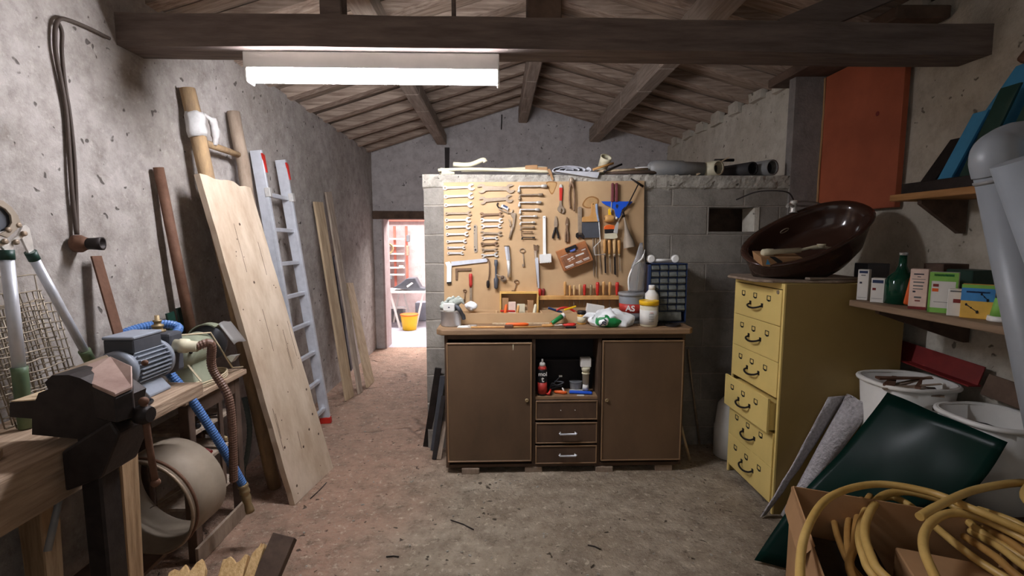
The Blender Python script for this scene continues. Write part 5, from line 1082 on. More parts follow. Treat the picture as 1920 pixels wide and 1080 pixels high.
tp = MB(); tp.lathe(o, (0, 0, 1), [(0, 0.022), (0.01, 0.018), (0.05, 0.014), (0.055, 0.02), (0.07, 0.018), (0.072, 0.004)], 14); tp.tube([o+V((0, 0, 0.035)), o+V((-0.06, -0.05, 0.045)), o+V((-0.08, -0.07, 0.03))], [0.010, 0.009, 0.008], 8)
tp.build('tap', M['steel'], t)
MB().tube(catmull([o+V((0, 0, 0.07)), o+V((-0.05, 0.0, 0.12)), o+V((-0.16, 0.1, 0.13)), o+V((-0.24, 0.2, 0.09))], 6), 0.004, 6).build('tap_hose', M['iron'], t)
# things in the basin
t = thing('drain_trap', 'cream plastic drain pipe with fittings lying across the brown basin', 'drain pipe', aY(1490, 470, 2.45))
a = aY(1428, 474, 2.50); b = aY(1500, 469, 2.50); c = aY(1562, 466, 2.52)
MB().lathe(a, b-a, [(0, 0.012), (0.006, 0.019), (0.03, 0.020), (0.06, 0.018), (0.065, 0.0145), ((b-a).length, 0.0145)], 14).build('pipe', M['cream'], t)
MB().tube(catmull([b, (b+c)/2+V((0, 0, 0.012)), c], 6), [0.008]*5+[0.012]*4+[0.008]*4, 8).jit(0.004, 40).build('sealing_rope', M['cream'], t)
o = aY(1540, 461, 2.50); MB().lathe(o-V((0, 0, 0.01)), (0, 0, 1), [(0, 0.017), (0.012, 0.017), (0.013, 0.021), (0.02, 0.021)], 14).build('fitting', M['cream'], t)
t = thing('cardboard_wedge', 'tan cardboard pack with black strap and blue mark in the brown basin', 'cardboard', aY(1466, 500, 2.46))
q = [aY(x, y, 2.47) for x, y in ((1427, 482), (1505, 484), (1503, 494), (1482, 499), (1462, 502), (1430, 499))]; MB().prism(q, (0.0, 0.09, 0.03)).build('card', M['card'], t)
q = [aY(x, y, 2.468) for x, y in ((1442, 481), (1452, 481), (1466, 490), (1470, 501), (1460, 502), (1457, 492))]; MB().prism(q, (0, -0.004, 0)).build('strap', M['black'], t)
q = [aY(x, y, 2.468) for x, y in ((1436, 496), (1439, 486), (1444, 496))]; MB().prism(q, (0, -0.002, 0)).build('blue_mark', M['skyblue'], t)
# ============================================================ ORANGE PANEL
p0, p1 = 2.63, YW-0.025
t = thing('painted_sheet', 'large faded orange painted panel fixed high on the right wall', 'panel', (XR-0.03, 3.0, 1.655))
zt0 = 2.555
MB().bx(XR-0.055, XR-0.02, p0, p1, 1.655, zt0).build('board', M['orange'], t, bevel=0.002)
m = MB(); m.tube(catmull([(XR-0.06, p1-0.004, 1.655), (XR-0.064, p1-0.006, 1.9), (XR-0.058, p1-0.003, 2.2), (XR-0.06, p1-0.004, 2.55)], 6), 0.007, 6).jit(0.003, 15); m.build('frayed_edge', M['card'], t)
MB().lathe((XR-0.056, 2.80, 2.20), (-1, 0, 0), [(0, 0.014), (0.0006, 0.013)], 12).build('hole', M['darkred'], t)
# wires/hooks
tag(MB().tube(catmull([aY(1478, 384, 3.27), aY(1500, 378, 3.2), aY(1530, 380, 3.0), aY(1548, 392, 2.9), aY(1552, 405, 2.85)], 6), 0.006, 6).build('bent_wire', M['oldcable']), 'dark bent wire curving from the wall to the basin tap', 'wire')
# ============================================================ SHELVES ON THE RIGHT WALL
def shelf(x0, y0, y1, z, th, mt, lb):
    t = thing('wall_shelf', lb, 'shelf', ((x0+XR)/2, (y0+y1)/2, z-th)); m = MB(); m.bx(x0, XR-0.012, y0, y1, z-th, z); m.build('board', mt, t, bevel=0.003)
    for y in (y0+0.12, y1-0.12):
        m = MB(); m.prism([(XR-0.012, y-0.012, z-th), (XR-0.012, y-0.012, z-th-0.16), (XR-0.04, y-0.012, z-th-0.16), (x0+0.05, y-0.012, z-th-0.02), (x0+0.05, y-0.012, z-th)], (0, 0.024, 0)); m.build('bracket', M['oldwood'], t)
    return t
SZ = aX(1592, 562, 1.74).z
ys1 = aX(1592, 562, 1.74).y
shelf(1.74, 0.75, ys1, SZ, 0.03, M['shelf'], 'lower brown wall shelf carrying garden product boxes')
UZ_ = aX(1668, 366, 1.96).z; yu1 = aX(1668, 366, 1.96).y
shelf(1.96, 0.9, yu1, UZ_, 0.032, M['shelf2'], 'upper orange-brown wall shelf under the blue board')
def shelfx(px, y_guess_x):  # y on the shelf where the column px meets x
    return aX(px, 560, y_guess_x).y
def carton(pxc, x, dy, dx, hpx, body, lb, tilt=0.0, prints=(), name='product_box', cat='box'):
    """box whose narrow face looks along -x / -y; pxc pixel centre of its camera face, dy its depth, dx its width"""
    y = aX(pxc, 560, x).y; z = SZ+0.0006
    t = thing(name, lb, cat, (x, y, z)); R = Matrix.Rotation(-0.85, 3, 'Z')   # faces turned toward the room
    c = V((x, y, z+hpx/2)); m = MB(); m.box(c, (dx, dy, hpx), R); m.build('box', M[body], t, bevel=0.0015)
    for (nm, u0, u1, v0, v1, mt) in prints:
        o = c+R @ V(((u0+u1)/2*dx-dx/2, -dy/2-0.0005, (v0+v1)/2*hpx-hpx/2)); MB().box(o, ((u1-u0)*dx, 0.0008, (v1-v0)*hpx), R).build(nm, M[mt], t)
    return t
prA = (('logo', 0.12, 0.88, 0.88, 0.96, 'navy'), ('print', 0.3, 0.7, 0.80, 0.83, 'grey'), ('warning_mark', 0.2, 0.42, 0.54, 0.60, 'ink'), ('print', 0.1, 0.9, 0.08, 0.09, 'grey'))
carton(1618, 1.81, 0.05, 0.045, 0.150, 'paper', 'tall slim white box with dark blue top print, leftmost on the lower shelf', prints=prA)
carton(1646, 1.81, 0.05, 0.052, 0.115, 'paper', 'short white box with blue print beside the green glass bottle', prints=(('logo', 0.1, 0.9, 0.80, 0.93, 'navy'), ('warning_mark', 0.12, 0.38, 0.50, 0.60, 'inkred'), ('print', 0.1, 0.9, 0.16, 0.17, 'grey')))
carton(1722, 1.81, 0.055, 0.060, 0.172, 'boxpink', 'tall cream box with rows of print and a red base on the lower shelf', prints=(('print', 0.2, 0.75, 0.86, 0.89, 'ink'), ('print', 0.4, 0.6, 0.80, 0.82, 'grey'), ('print', 0.12, 0.85, 0.745, 0.755, 'ink'), ('print', 0.2, 0.8, 0.66, 0.69, 'grey'), ('print', 0.2, 0.75, 0.57, 0.60, 'grey'), ('print', 0.2, 0.75, 0.50, 0.52, 'grey'), ('warning_mark', 0.2, 0.36, 0.42, 0.46, 'ink'), ('print', 0.3, 0.7, 0.28, 0.32, 'grey'), ('print', 0.35, 0.65, 0.20, 0.23, 'inkred'), ('base_band', 0.0, 1.0, 0.0, 0.07, 'darkred')))
carton(1768, 1.82, 0.05, 0.088, 0.165, 'paper', 'light green and white box standing in the middle of the lower shelf', prints=(('green_header', 0.0, 1.0, 0.78, 1.0, 'limegreen'), ('green_edge', 0.0, 0.08, 0.0, 0.78, 'limegreen'), ('green_edge', 0.92, 1.0, 0.0, 0.78, 'limegreen'), ('logo', 0.15, 0.85, 0.90, 0.96, 'green'), ('green_footer', 0.0, 1.0, 0.0, 0.12, 'limegreen'), ('warning_mark', 0.14, 0.34, 0.64, 0.71, 'inkred'), ('warning_mark', 0.12, 0.34, 0.52, 0.60, 'org'), ('print', 0.2, 0.8, 0.26, 0.27, 'grey')))
carton(1797, 1.80, 0.05, 0.058, 0.105, 'paper', 'short pale box with a maroon square, right of the green box', prints=(('print', 0.1, 0.9, 0.90, 0.95, 'grey'), ('warning_mark', 0.28, 0.72, 0.50, 0.64, 'inkred')))
tt = carton(1834, 1.82, 0.055, 0.092, 0.128, 'boxyel', 'blue and yellow insect product box with green top on the lower shelf', prints=(('blue_half', 0.0, 1.0, 0.52, 0.90, 'boxblue'), ('green_top', 0.0, 1.0, 0.90, 1.0, 'limegreen'), ('logo', 0.15, 0.85, 0.76, 0.81, 'navy')))
R = Matrix.Rotation(-0.85, 3, 'Z'); y = aX(1834, 560, 1.82).y; o = V((1.82, y, SZ+0.0646))
for (a, b) in (((0.01, 0.03), (0.028, 0.008)), ((-0.03, -0.012), (0.002, -0.038))):   # ant silhouettes
    pa = o+R @ V((a[0], -0.0285, a[1])); pb = o+R @ V((b[0], -0.0285, b[1])); m = MB()
    for f, s in ((0, 0.005), (0.45, 0.0035), (1, 0.0065)): m.ball(pa.lerp(pb, f), s, 8, (1, 0.4, 1))
    m.tube([pa, pb], 0.0015, 5)
    m.build('ant_picture', M['ink'], tt)
y = aX(1684, 560, 1.85).y
t = thing('green_glass_bottle', 'broad dark green glass bottle with tapering neck on the lower shelf', 'bottle', (1.865, y, SZ+0.0006))
MB().lathe((1.868, y+0.01, SZ+0.0006), (0, 0, 1), [(0, 0.058), (0.004, 0.064), (0.105, 0.064), (0.125, 0.052), (0.150, 0.026), (0.18, 0.016), (0.225, 0.014)], 26).build('glass', M['glassgreen'], t)
MB().lathe((1.868, y+0.01, SZ+0.2256), (0, 0, 1), [(0, 0.017), (0.012, 0.017)], 14).build('neck_ring', M['film'], t)
y = aX(1703, 560, 1.84).y; m = MB(); R = Matrix.Rotation(-0.85, 3, 'Z') @ Matrix.Rotation(0.14, 3, 'Y'); m.box((1.85, y, SZ+0.078), (0.026, 0.05, 0.145), R); tag(m.build('orange_bottle', M['org'], bevel=0.008, seg=3), 'leaning flat orange bottle left of the tall cream box', 'bottle')
y = aX(1880, 560, 1.83).y
t = can('sprayer_bottle', 'small bottle with lime green body, white base and white top near the pipe', 'bottle', 1.83, y, SZ+0.0006, [(0, 0.036), (0.004, 0.038), (0.02, 0.036)], M['white'], 20, parts=(('body', [(0.02, 0.030), (0.06, 0.024), (0.085, 0.020)], M['limegreen']), ('neck', [(0.085, 0.018), (0.12, 0.016)], M['glassgreen']), ('top', [(0.12, 0.014), (0.15, 0.012), (0.152, 0.004)], M['white'])))
for i, (px, h, w_, lb) in enumerate(((1625, 0.17, 0.10, 'dark grey box at the back of the lower shelf behind the white boxes'), (1762, 0.19, 0.10, 'brown box at the back of the lower shelf behind the green and white box'), (1812, 0.17, 0.12, 'dark green box at the back of the lower shelf behind the insect box'))):
    y = aX(px, 540, 2.0).y; m = MB(); m.bx(1.96, 2.08, y-w_/2, y+w_/2, SZ+0.0006, SZ+h); tag(m.build('back_box', M[('darkgrey', 'oldwood', 'darkgreen')[i]], bevel=0.003), lb, 'box')
# ---- upper shelf things
zu = UZ_+0.0006
m = MB(); m.bx(1.99, 2.22, 1.25, yu1-0.03, zu, zu+0.05); tag(m.build('dark_plank', M['iron'], bevel=0.003), 'dark plank lying on the upper shelf', 'plank'); zu2 = zu+0.0506
t = thing('blue_board', 'sky blue insulation board standing on the upper shelf against the wall', 'board', (2.2, 1.7, zu2))
q = [(2.13, 2.32, zu2), (2.13, 1.0, zu2), (2.20, 1.0, zu2+0.50), (2.20, 2.06, zu2+0.46)]
MB().prism(q, (0.03, 0, 0.002)).build('foam', M['skyblue'], t)
m = MB(); P = catmull([(2.19, 2.02, zu2+0.47), (2.17, 1.93, zu2+0.53), (2.17, 1.75, zu2+0.54), (2.19, 1.62, zu2+0.50)], 6); m.tube(P, 0.024, 8); m.jit(0.006, 14)
tag(m.build('old_sleeve', M['rust']), 'brown curved sleeve hanging over the top of the blue board', 'sleeve')
for i, (ya, yb, zt, mt, lb) in enumerate(((1.90, 1.97, 0.36, 'darkgreen', 'dark green metal strip standing in front of the blue board, tallest and nearest'), (2.05, 2.13, 0.36, 'darkgreen', 'dark green metal strip standing between its taller neighbour and the pale panel'), (2.19, 2.26, 0.29, 'skyblue', 'narrow dusty pale blue panel standing on the upper shelf'), (2.30, 2.38, 0.20, 'iron', 'low black strip standing at the far end of the upper shelf'))):
    x = 2.04+0.02*i; m = MB(); m.hexa([(x, ya, zu2), (x+0.012, ya, zu2), (x+0.012, yb, zu2), (x, yb, zu2), (x+0.05, ya-0.10, zu2+zt), (x+0.062, ya-0.10, zu2+zt), (x+0.062, yb-0.10, zu2+zt), (x+0.05, yb-0.10, zu2+zt)])
    tag(m.build('standing_strip', M[mt], bevel=0.001), lb, 'strip')
# ---- pvc downpipes
t = thing('grey_downpipe', 'thick grey plastic downpipe with an elbow at its top in front of the shelves', 'pipe', (1.90, 1.45, 0))
a = aY(1872, 312, 1.50); b = aY(1942, 660, 1.46); d = (b-a).normalized(); foot = a+d*(a.z/-d.z)
R0 = 0.062
MB().tube([a, foot+V((0, 0, 0.0))], R0, 26).build('straight', M['pvc'], t)
el = catmull([a+d*0.02, a-d*0.03, a-d*0.055+V((0.03, 0.012, 0.0)), a-d*0.045+V((0.09, 0.02, 0.035)), a+V((0.17, 0.03, 0.07)), a+V((0.31, 0.05, 0.10)), V((2.225, a.y+0.09, a.z+0.13))], 7)
MB().tube(el, [R0*1.07]*7+[R0*1.05]*(len(el)-7), 26).build('elbow', M['pvc'], t)
MB().lathe(a+d*0.035, d, [(0, R0*1.06), (0.006, R0*1.075), (0.012, R0*1.0)], 26).build('socket_edge', M['pvcd'], t)
t = thing('second_downpipe', 'second grey plastic pipe with cut top right of the downpipe elbow', 'pipe', (1.75, 1.2, 0))
a = aY(1905, 300, 1.30); b = aY(1985, 520, 1.27); d = (b-a).normalized(); foot = a+d*(a.z/-d.z); MB().lathe(a, d, [(0.002, 0.05), (0, 0.054), ((foot-a).length, 0.054)], 24).build('straight', M['pvc'], t)
# ============================================================ RIGHT-HAND CLUTTER ON THE FLOOR
m = MB(); m.bx(1.86, 2.20, 1.64, 2.38, 0.0, 0.38); tag(m.build('old_crate', M['oldwood'], bevel=0.004), 'dark wooden crate under the white buckets by the right wall', 'crate')
def tub(name, lb, x, y, z, rx, ry, h, mt, rimm):
    t = thing(name, lb, 'tub', (x, y, z)); n = 36; m = MB(); vs = []
    pr = [(0.80, 0), (0.82, 0.003), (1.0, h), (0.965, h), (0.79, 0.01), (0.01, 0.009)]
    for f, dz in pr:
        for k in range(n):
            a = 2*math.pi*k/n; c, s = math.cos(a), math.sin(a); ex = 0.75
            vs.append(V((x+rx*f*math.copysign(abs(c)**ex, c), y+ry*f*math.copysign(abs(s)**ex, s), z+dz)))
    m.add(vs, [(i*n+k, i*n+(k+1) % n, (i+1)*n+(k+1) % n, (i+1)*n+k) for i in range(len(pr)-1) for k in range(n)]+[tuple(reversed(range(n)))], True); m.build('wall', mt, t)
    P = [V((x+rx*1.02*math.copysign(abs(math.cos(a))**0.75, math.cos(a)), y+ry*1.02*math.copysign(abs(math.sin(a))**0.75, math.sin(a)), z+h-0.01)) for a in [2*math.pi*k/n for k in range(n)]]
    MB().tube(P, 0.011, 8, closed=True).build('rim', rimm, t); return t
b1 = tub('white_bucket', 'white plastic tub full of brown wood scraps beside the yellow cabinet', 1.99, 2.225, 0.381, 0.18, 0.165, 0.42, M['white'], M['white'])
m = MB(); m.lathe((1.99, 2.225, 0.67), (0, 0, 1), [(0, 0.14), (0.06, 0.15), (0.085, 0.10), (0.09, 0.01)], 20).jit(0.03, 14)
s = m.build('scrap_heap', M['soot']); tag(s, 'heap of brown bark and scraps filling the white tub', 'scraps'); s['kind'] = 'stuff'
for i in range(9):
    a = random.uniform(-0.8, 0.8); p = V((1.97+random.uniform(-0.09, 0.07), 2.18+random.uniform(-0.09, 0.08), 0.77+random.random()*0.04)); d = V((math.cos(a), math.sin(a), random.uniform(-0.05, 0.25)))*random.uniform(0.07, 0.13)
    tag(MB().bar(p-d, p+d, random.uniform(0.02, 0.05), 0.01, taper=0.5).jit(0.006, 20).build('wood_scrap', M[('rust', 'oldwood', 'pole2', 'plank')[i % 4]]), ('large','dark','small grey','pale','pointed rusty','thin dark','short grey','long pale','broad rusty')[i]+' broken wood scrap sticking out of the white tub', 'wood scrap', 'scraps in the white tub')
b2 = tub('white_basin', 'broad white plastic basin with thick rim nearest the right wall', 2.065, 1.875, 0.381, 0.165, 0.165, 0.37, M['white'], M['white'])
m = MB(); m.lathe((2.065, 1.875, 0.54), (0, 0, 1), [(0, 0.11), (0.10, 0.12), (0.13, 0.10), (0.135, 0.01)], 20).jit(0.03, 10); s = m.build('dark_rubbish', M['iron']); tag(s, 'dark rubbish filling the broad white basin', 'rubbish'); s['kind'] = 'stuff'
a = V((2.185, 2.56, 0.89)); b = V((2.19, 2.06, 0.86)); t = thing('red_angle_bar', 'dark red painted metal channel lying on the tubs along the right wall', 'metal bar', b)
MB().bar(a, b, 0.09, 0.006, side=(0.25, 0, 1)).build('web', M['darkred'], t); MB().bar(a+V((-0.03, 0, -0.045)), b+V((-0.03, 0, -0.045)), 0.06, 0.006, side=(1, 0, 0)).build('flange', M['darkred'], t)
m = MB(); m.bar((2.19, 2.04, 0.83), (2.19, 1.55, 0.80), 0.10, 0.02, side=(0.3, 0, 1)); tag(m.build('brown_board', M['oldwood'], bevel=0.003), 'dark brown board lying behind the broad white basin', 'board')
# bottle-green sheet
t = thing('green_plastic_sheet', 'big dark bottle-green curved plastic sheet leaning on the white tubs', 'sheet', (1.35, 1.95, 0))
G = []
for i in range(17):
    f = i/16; row = []
    for j in range(15):
        g = j/14
        top = aY(1664, 736, 2.12).lerp(aY(1889, 829, 1.66), g); bot = aZ(1414, 1050, 0.012).lerp(V((1.64, 1.80, 0.012)), g)
        p = bot.lerp(top, f); bow = math.sin(math.pi*min(1, f*1.6))*0.03 if f < 0.625 else -math.sin(math.pi*(f-0.625)/0.375)*0.01; p += V((-bow, 0, 0))
        p += V((noise.noise(V((f*3, g*3, 5)))*0.012, 0, 0)); p.z = max(p.z, 0.008); row.append(p)
    G.append(row)
MB().sheet(G, 0.004).build('sheet', M['greensheet'], t)
# foil roll
a = aY(1470, 972, 2.34); a.z = 0.03; b = aY(1612, 752, 2.338)
t = thing('foil_bubble_roll', 'rolled silver bubble foil insulation leaning beside the yellow cabinet', 'roll', a)
d = b-a; L = d.length; MB().lathe(a, d, [(0, 0.018), (0.15, 0.026), (L*0.5, 0.042), (L*0.8, 0.055), (L, 0.062), (L, 0.01)], 22).jit(0.006, 22).build('roll', M['foil'], t)
q0, q1 = aY(1548, 742, 2.385), aY(1585, 742, 2.385); f0, f1 = V((1.39, 2.39, 0.01)), V((1.43, 2.39, 0.01)); G = []
for i in range(11):
    f = i/10; row = []
    for j in range(5):
        g = j/4; p = f0.lerp(q0, f).lerp(f1.lerp(q1, f), g); p.y += -0.02+0.02*g+noise.noise(p*9)*0.008; p += V((0.01*math.sin(math.pi*f), 0, 0)); row.append(p)
    G.append(row)
MB().sheet(G, 0.006).build('flap', M['foil'], t)
# ---- cardboard box with tan hoses
bz = 0.47
A0 = V((1.205, 1.84, 0)); bu = V((-0.40, -0.92, 0)).normalized(); bv = V((0.92, -0.40, 0)).normalized(); bL, bW = 0.95, 0.66
def BP(a, b, z): p = A0+bu*a+bv*b; return V((p.x, p.y, z))
t = thing('cardboard_box', 'big open cardboard box in the right foreground holding the tan hoses', 'box', BP(0.45, 0.3, 0.004))
def wallq(p, q, z0, z1, th=0.006):
    n_ = (q-p).cross(V((0, 0, 1))).normalized()*th; return MB().prism([V((p.x, p.y, z0)), V((q.x, q.y, z0)), V((q.x, q.y, z1)), V((p.x, p.y, z1))], n_)
wallq(BP(0, 0, 0), BP(bL, 0, 0), 0.004, bz).build('side', M['card'], t); wallq(BP(0, bW, 0), BP(0, 0, 0), 0.004, bz).build('side', M['card'], t)
wallq(BP(bL, 0, 0), BP(bL, bW, 0), 0.004, bz).build('side', M['card'], t); wallq(BP(bL, bW, 0), BP(0, bW, 0), 0.004, bz).build('side', M['card'], t)
MB().prism([BP(0.01, 0.01, 0.004), BP(bL-0.01, 0.01, 0.004), BP(bL-0.01, bW-0.01, 0.004), BP(0.01, bW-0.01, 0.004)], (0, 0, 0.006)).build('base', M['card'], t)
q = [BP(0.0, -0.001, bz), BP(0.42, -0.001, bz), BP(0.36, -0.03, bz-0.09), BP(0.03, -0.03, bz-0.09)]; MB().prism(q, (0.004, 0.0, 0.004)).build('flap', M['card'], t)
def blk(a0_, a1_, b0_, b1_, z0, z1): return MB().prism([BP(a0_, b0_, z0), BP(a1_, b0_, z0), BP(a1_, b1_, z0), BP(a0_, b1_, z0)], (0, 0, z1-z0))
tag(blk(0.16, 0.62, 0.30, 0.62, 0.011, 0.385).build('inner_carton', M['card'], bevel=0.004), 'smaller tan carton inside the big box below the hose loops', 'carton')
tag(blk(0.10, 0.60, 0.04, 0.26, 0.011, 0.33).build('dark_pack', M['iron'], bevel=0.004), 'dark pack inside the big box under the hoses', 'pack')
def hose(P, rad, mt, lb, closed=False):
    W_ = [aZ(p[0], p[1], p[2]) if p[1] > 20 else V(p) for p in P]
    tag(MB().tube(catmull(W_, 7, closed), rad, 12, closed=closed).build('garden_hose', M[mt]), lb, 'hose', 'tan hoses in the cardboard box')
hose([(1500, 1080, .500), (1512, 995, .505), (1556, 932, .510), (1640, 908, .515), (1740, 922, .520), (1830, 957, .530), (1925, 998, .515), (1.78, 1.35, .50), (1.72, 1.05, .49), (1.38, 0.86, .49), (0.98, 0.95, .49), (0.84, 1.18, .49)], 0.0135, 'hose', 'tan hose forming the widest outer loop over the box rim', True)
hose([(1648, 935, .455), (1622, 985, .450), (1632, 1040, .445), (1672, 1092, .440), (1.25, 1.02, .43), (1.5, 1.0, .43), (1.72, 1.22, .43), (1842, 1000, .440), (1790, 950, .458), (1720, 925, .470), (1680, 923, .462)], 0.0145, 'hose', 'thick tan hose loop rising just inside the widest loop', True)
hose([(1634, 945, .425), (1612, 990, .420), (1618, 1040, .415), (1655, 1098, .410), (1.2, 0.98, .40), (1.45, 0.95, .40), (1.66, 1.1, .40), (1.6, 1.45, .41), (1690, 938, .430)], 0.0135, 'hose', 'tan hose loop nested directly against the thick one', True)
hose([(1632, 930, .400), (1610, 965, .390), (1603, 1020, .385), (1600, 1085, .380), (1.08, 1.05, .37), (1.3, 0.9, .37)], 0.0135, 'hose2', 'brownish hose strand running down beside the nested loops')
hose([(1618, 936, .36), (1575, 945, .36), (1558, 958, .355)], 0.012, 'hose2', 'short brownish hose end curling at the left of the box')
hose([(1562, 968, .35), (1572, 1010, .345), (1596, 1062, .34), (1640, 1110, .34), (1.2, 1.1, .34)], 0.012, 'hose2', 'thin brownish hose crossing the dark box corner')
hose([(1600, 950, .375), (1590, 985, .37), (1592, 1040, .365), (1615, 1095, .36), (1.15, 1.12, .36)], 0.012, 'hose2', 'slim brown hose strand between crossing hose and loops')
hose([(1724, 969, .54), (1760, 948, .55), (1830, 918, .56), (1925, 906, .57), (1.86, 1.55, .56), (1.80, 1.3, .54), (1.7, 1.15, .53)], 0.0140, 'hose', 'tan hose arching from the box middle up to the right edge')
hose([(1758, 1092, .480), (1732, 1030, .485), (1738, 990, .490), (1770, 965, .495), (1815, 964, .495), (1870, 985, .490), (1935, 1020, .485), (1.75, 1.2, .47), (1.55, 1.0, .46)], 0.0145, 'hose', 'tan hose loop opening to the right in the lower right corner')
for i, (x0_, y0_, x1_, y1_, lb) in enumerate(((1808, 1006, 1925, 1092, 'lowest of the parallel hose strands at the lower right'), (1820, 996, 1935, 1072, 'second parallel hose strand at the lower right'), (1842, 990, 1945, 1052, 'third parallel hose strand at the lower right'), (1835, 955, 1940, 1000, 'topmost parallel hose strand at the lower right'))):
    z = .455-0.012*(i % 2)+(0.05 if i == 3 else 0); hose([(x0_, y0_, z-0.02), ((x0_+x1_)/2, (y0_+y1_)/2-5, z), (x1_, y1_, z), (1.6+0.05*i, 1.05, z)], 0.0125, 'hose' if i % 2 else 'hose2', lb)
random.seed(21)
# ============================================================ LEFT SIDE: BENCH
BZ = 0.88
t = thing('workbench', 'thick dusty wooden workbench along the left wall', 'workbench', (-1.45, 1.2, 0))
bxf = -1.245
G = MB(); G.hexa([(XL+0.02, 0.35, BZ-0.055), (bxf, 0.35, BZ-0.055), (bxf, 2.01, BZ-0.055), (XL+0.02, 2.01, BZ-0.055), (XL+0.02, 0.35, BZ), (bxf, 0.35, BZ), (bxf, 2.01, BZ), (XL+0.02, 2.01, BZ)])
G.build('top', M['bench'], t, bevel=0.005, seg=2)
m = MB(); m.bx(bxf-0.06, bxf-0.03, 0.4, 1.5, BZ-0.16, BZ-0.0555); m.build('apron', M['bench'], t)
for x, y in ((bxf-0.03, 1.575), (XL+0.08, 1.60), (bxf-0.06, 0.5), (XL+0.08, 0.5)):
    m = MB(); m.hexa([(x-0.035, y-0.03, 0.0), (x+0.025, y-0.03, 0.0), (x+0.025, y+0.03, 0.0), (x-0.035, y+0.03, 0.0), (x-0.045, y-0.04, BZ-0.0555), (x+0.045, y-0.04, BZ-0.0555), (x+0.045, y+0.04, BZ-0.0555), (x-0.045, y+0.04, BZ-0.0555)]); m.build('leg', M['benchleg'], t, bevel=0.004)
# lower shelf with scrap
m = MB(); m.bx(XL+0.05, bxf-0.10, 0.9, 2.0, 0.205, 0.22); m.build('lower_shelf', M['oldwood'], t)
m = MB(); m.lathe((-1.42, 1.30, 0.221), (0, 0, 1), [(0, 0.14), (0.03, 0.12), (0.06, 0.05), (0.065, 0.01)], 16).jit(0.04, 12)
for q in m.v: q.z = max(q.z, 0.2205)
s = m.build('soil_pile', M['soot']); tag(s, 'dark heap of shavings on the lower shelf of the bench', 'shavings'); s['kind'] = 'stuff'
for i in range(7):
    a = -0.9+0.25*i; p = V((-1.36+random.uniform(-0.05, 0.03), 1.32+random.uniform(-0.08, 0.1), 0.262+0.012*i)); d = V((math.cos(a), math.sin(a), 0.06))*0.10
    tag(MB().bar(p-d, p+d, 0.022, 0.008, taper=0.6).build('wood_sliver', M[('plank', 'fresh', 'plank2')[i % 3]]), ('greyish','yellow pine','tan','long grey','pale pine','short tan','topmost grey')[i]+' wood sliver on the scrap heap under the bench', 'wood sliver', 'slivers under the bench')
tag(MB().bar((-1.22, 1.30, 0.16), (-1.30, 1.56, 0.235), 0.07, 0.014, side=(1, 0, 0), taper=0.8).build('wood_batten', M['plank']), 'pale slat poking forward from the lower bench shelf', 'slat')
a = aX(128, 866, -1.33); b = aX(108, 952, -1.33); tag(MB().tube([a+V((0, 0, 0.05)), b, b+(b-a)*0.9], 0.010, 10).build('pale_rod', M['pvcd']), 'pale grey rod hanging in the dark under the bench', 'rod')
# ---- leg vise
vy = 1.44
t = thing('bench_vise', 'large old black iron leg vise with dusty top clamped to the bench', 'vise', (-1.3, vy, BZ))
ir = M['iron']; zj = aX(245, 700, -1.08)
def VX(px, y=vy): return aY(px, 720, y).x
xr = VX(246, 1.40); xl = VX(85, 1.40)
q = [aY(130, 693, 1.47), aY(150, 707, 1.39), aY(214, 737, 1.335), aY(248, 722, 1.38), aY(247, 684, 1.45), aY(208, 666, 1.51)]
MB().prism([p-V((0, 0, 0.014)) for p in q], (0, 0, 0.012)).build('jaw_top', M['rustpink'], t, bevel=0.003)
b_ = [p-V((0, 0, 0.016)) for p in (q[1], q[2], q[3], q[4], q[5])]; m = MB(); n5 = 5; lo = [V((p.x, p.y, 0.965)) for p in b_]
m.add(b_+lo, [tuple(range(5)), tuple(range(9, 4, -1))]+[(k, 5+k, 5+(k+1) % 5, (k+1) % 5) for k in range(5)]); m.build('moving_jaw', ir, t, bevel=0.003)
P = [(18, 755), (66, 752), (72, 737), (90, 730), (84, 717), (97, 704), (128, 703), (150, 709), (198, 733), (222, 750), (215, 790), (200, 828), (60, 815), (60, 785), (18, 782)]
MB().prism([aY(x, y, 1.37) for x, y in P], (0, 0.11, 0)).build('fixed_body', ir, t)
q = [aY(20, 754, 1.372), aY(65, 751, 1.372)]; MB().prism([q[0], q[1], q[1]+V((0, 0.10, 0)), q[0]+V((0, 0.10, 0))], (0, 0, 0.003)).build('dusty_ledge', M['plank2'], t)
q = [aY(96, 700, 1.44), aY(128, 697, 1.44), aY(206, 668, 1.515), aY(200, 662, 1.53)]; m = MB(); m.prism([p-V((0, 0, 0.02)) for p in q], (0, 0, 0.016)); m.build('fixed_jaw_top', M['dull'], t, bevel=0.002)
m = MB(); m.bx(xr-0.16, xr-0.10, 1.385, 1.46, 0.30, 0.97); m.build('leg', ir, t, bevel=0.006)
m = MB(); m.prism([(xr-0.165, 1.34, BZ-0.12), (xr-0.165, 1.34, BZ+0.0), (xr-0.02, 1.34, 0.97), (xr+0.0, 1.34, 0.93), (xr-0.06, 1.34, BZ-0.08)], (0, 0.14, 0)); m.build('lower_jaw', ir, t, bevel=0.008, seg=2)
h = V((xr+0.02, 1.40, 0.965)); MB().lathe(h-V((0.10, 0, 0)), (1, 0, 0), [(0, 0.016), (0.09, 0.016), (0.092, 0.026), (0.112, 0.03), (0.13, 0.022)], 14).build('screw', ir, t)
hb = aX(252, 738, h.x+0.0); MB().tube([h+V((0.012, 0, 0.035)), h+V((0.012, 0, 0)), h+V((0.018, 0.0, -0.10)), h+V((0.02, 0.01, -0.215))], 0.0095, 10).build('handle_bar', M['rust'], t)
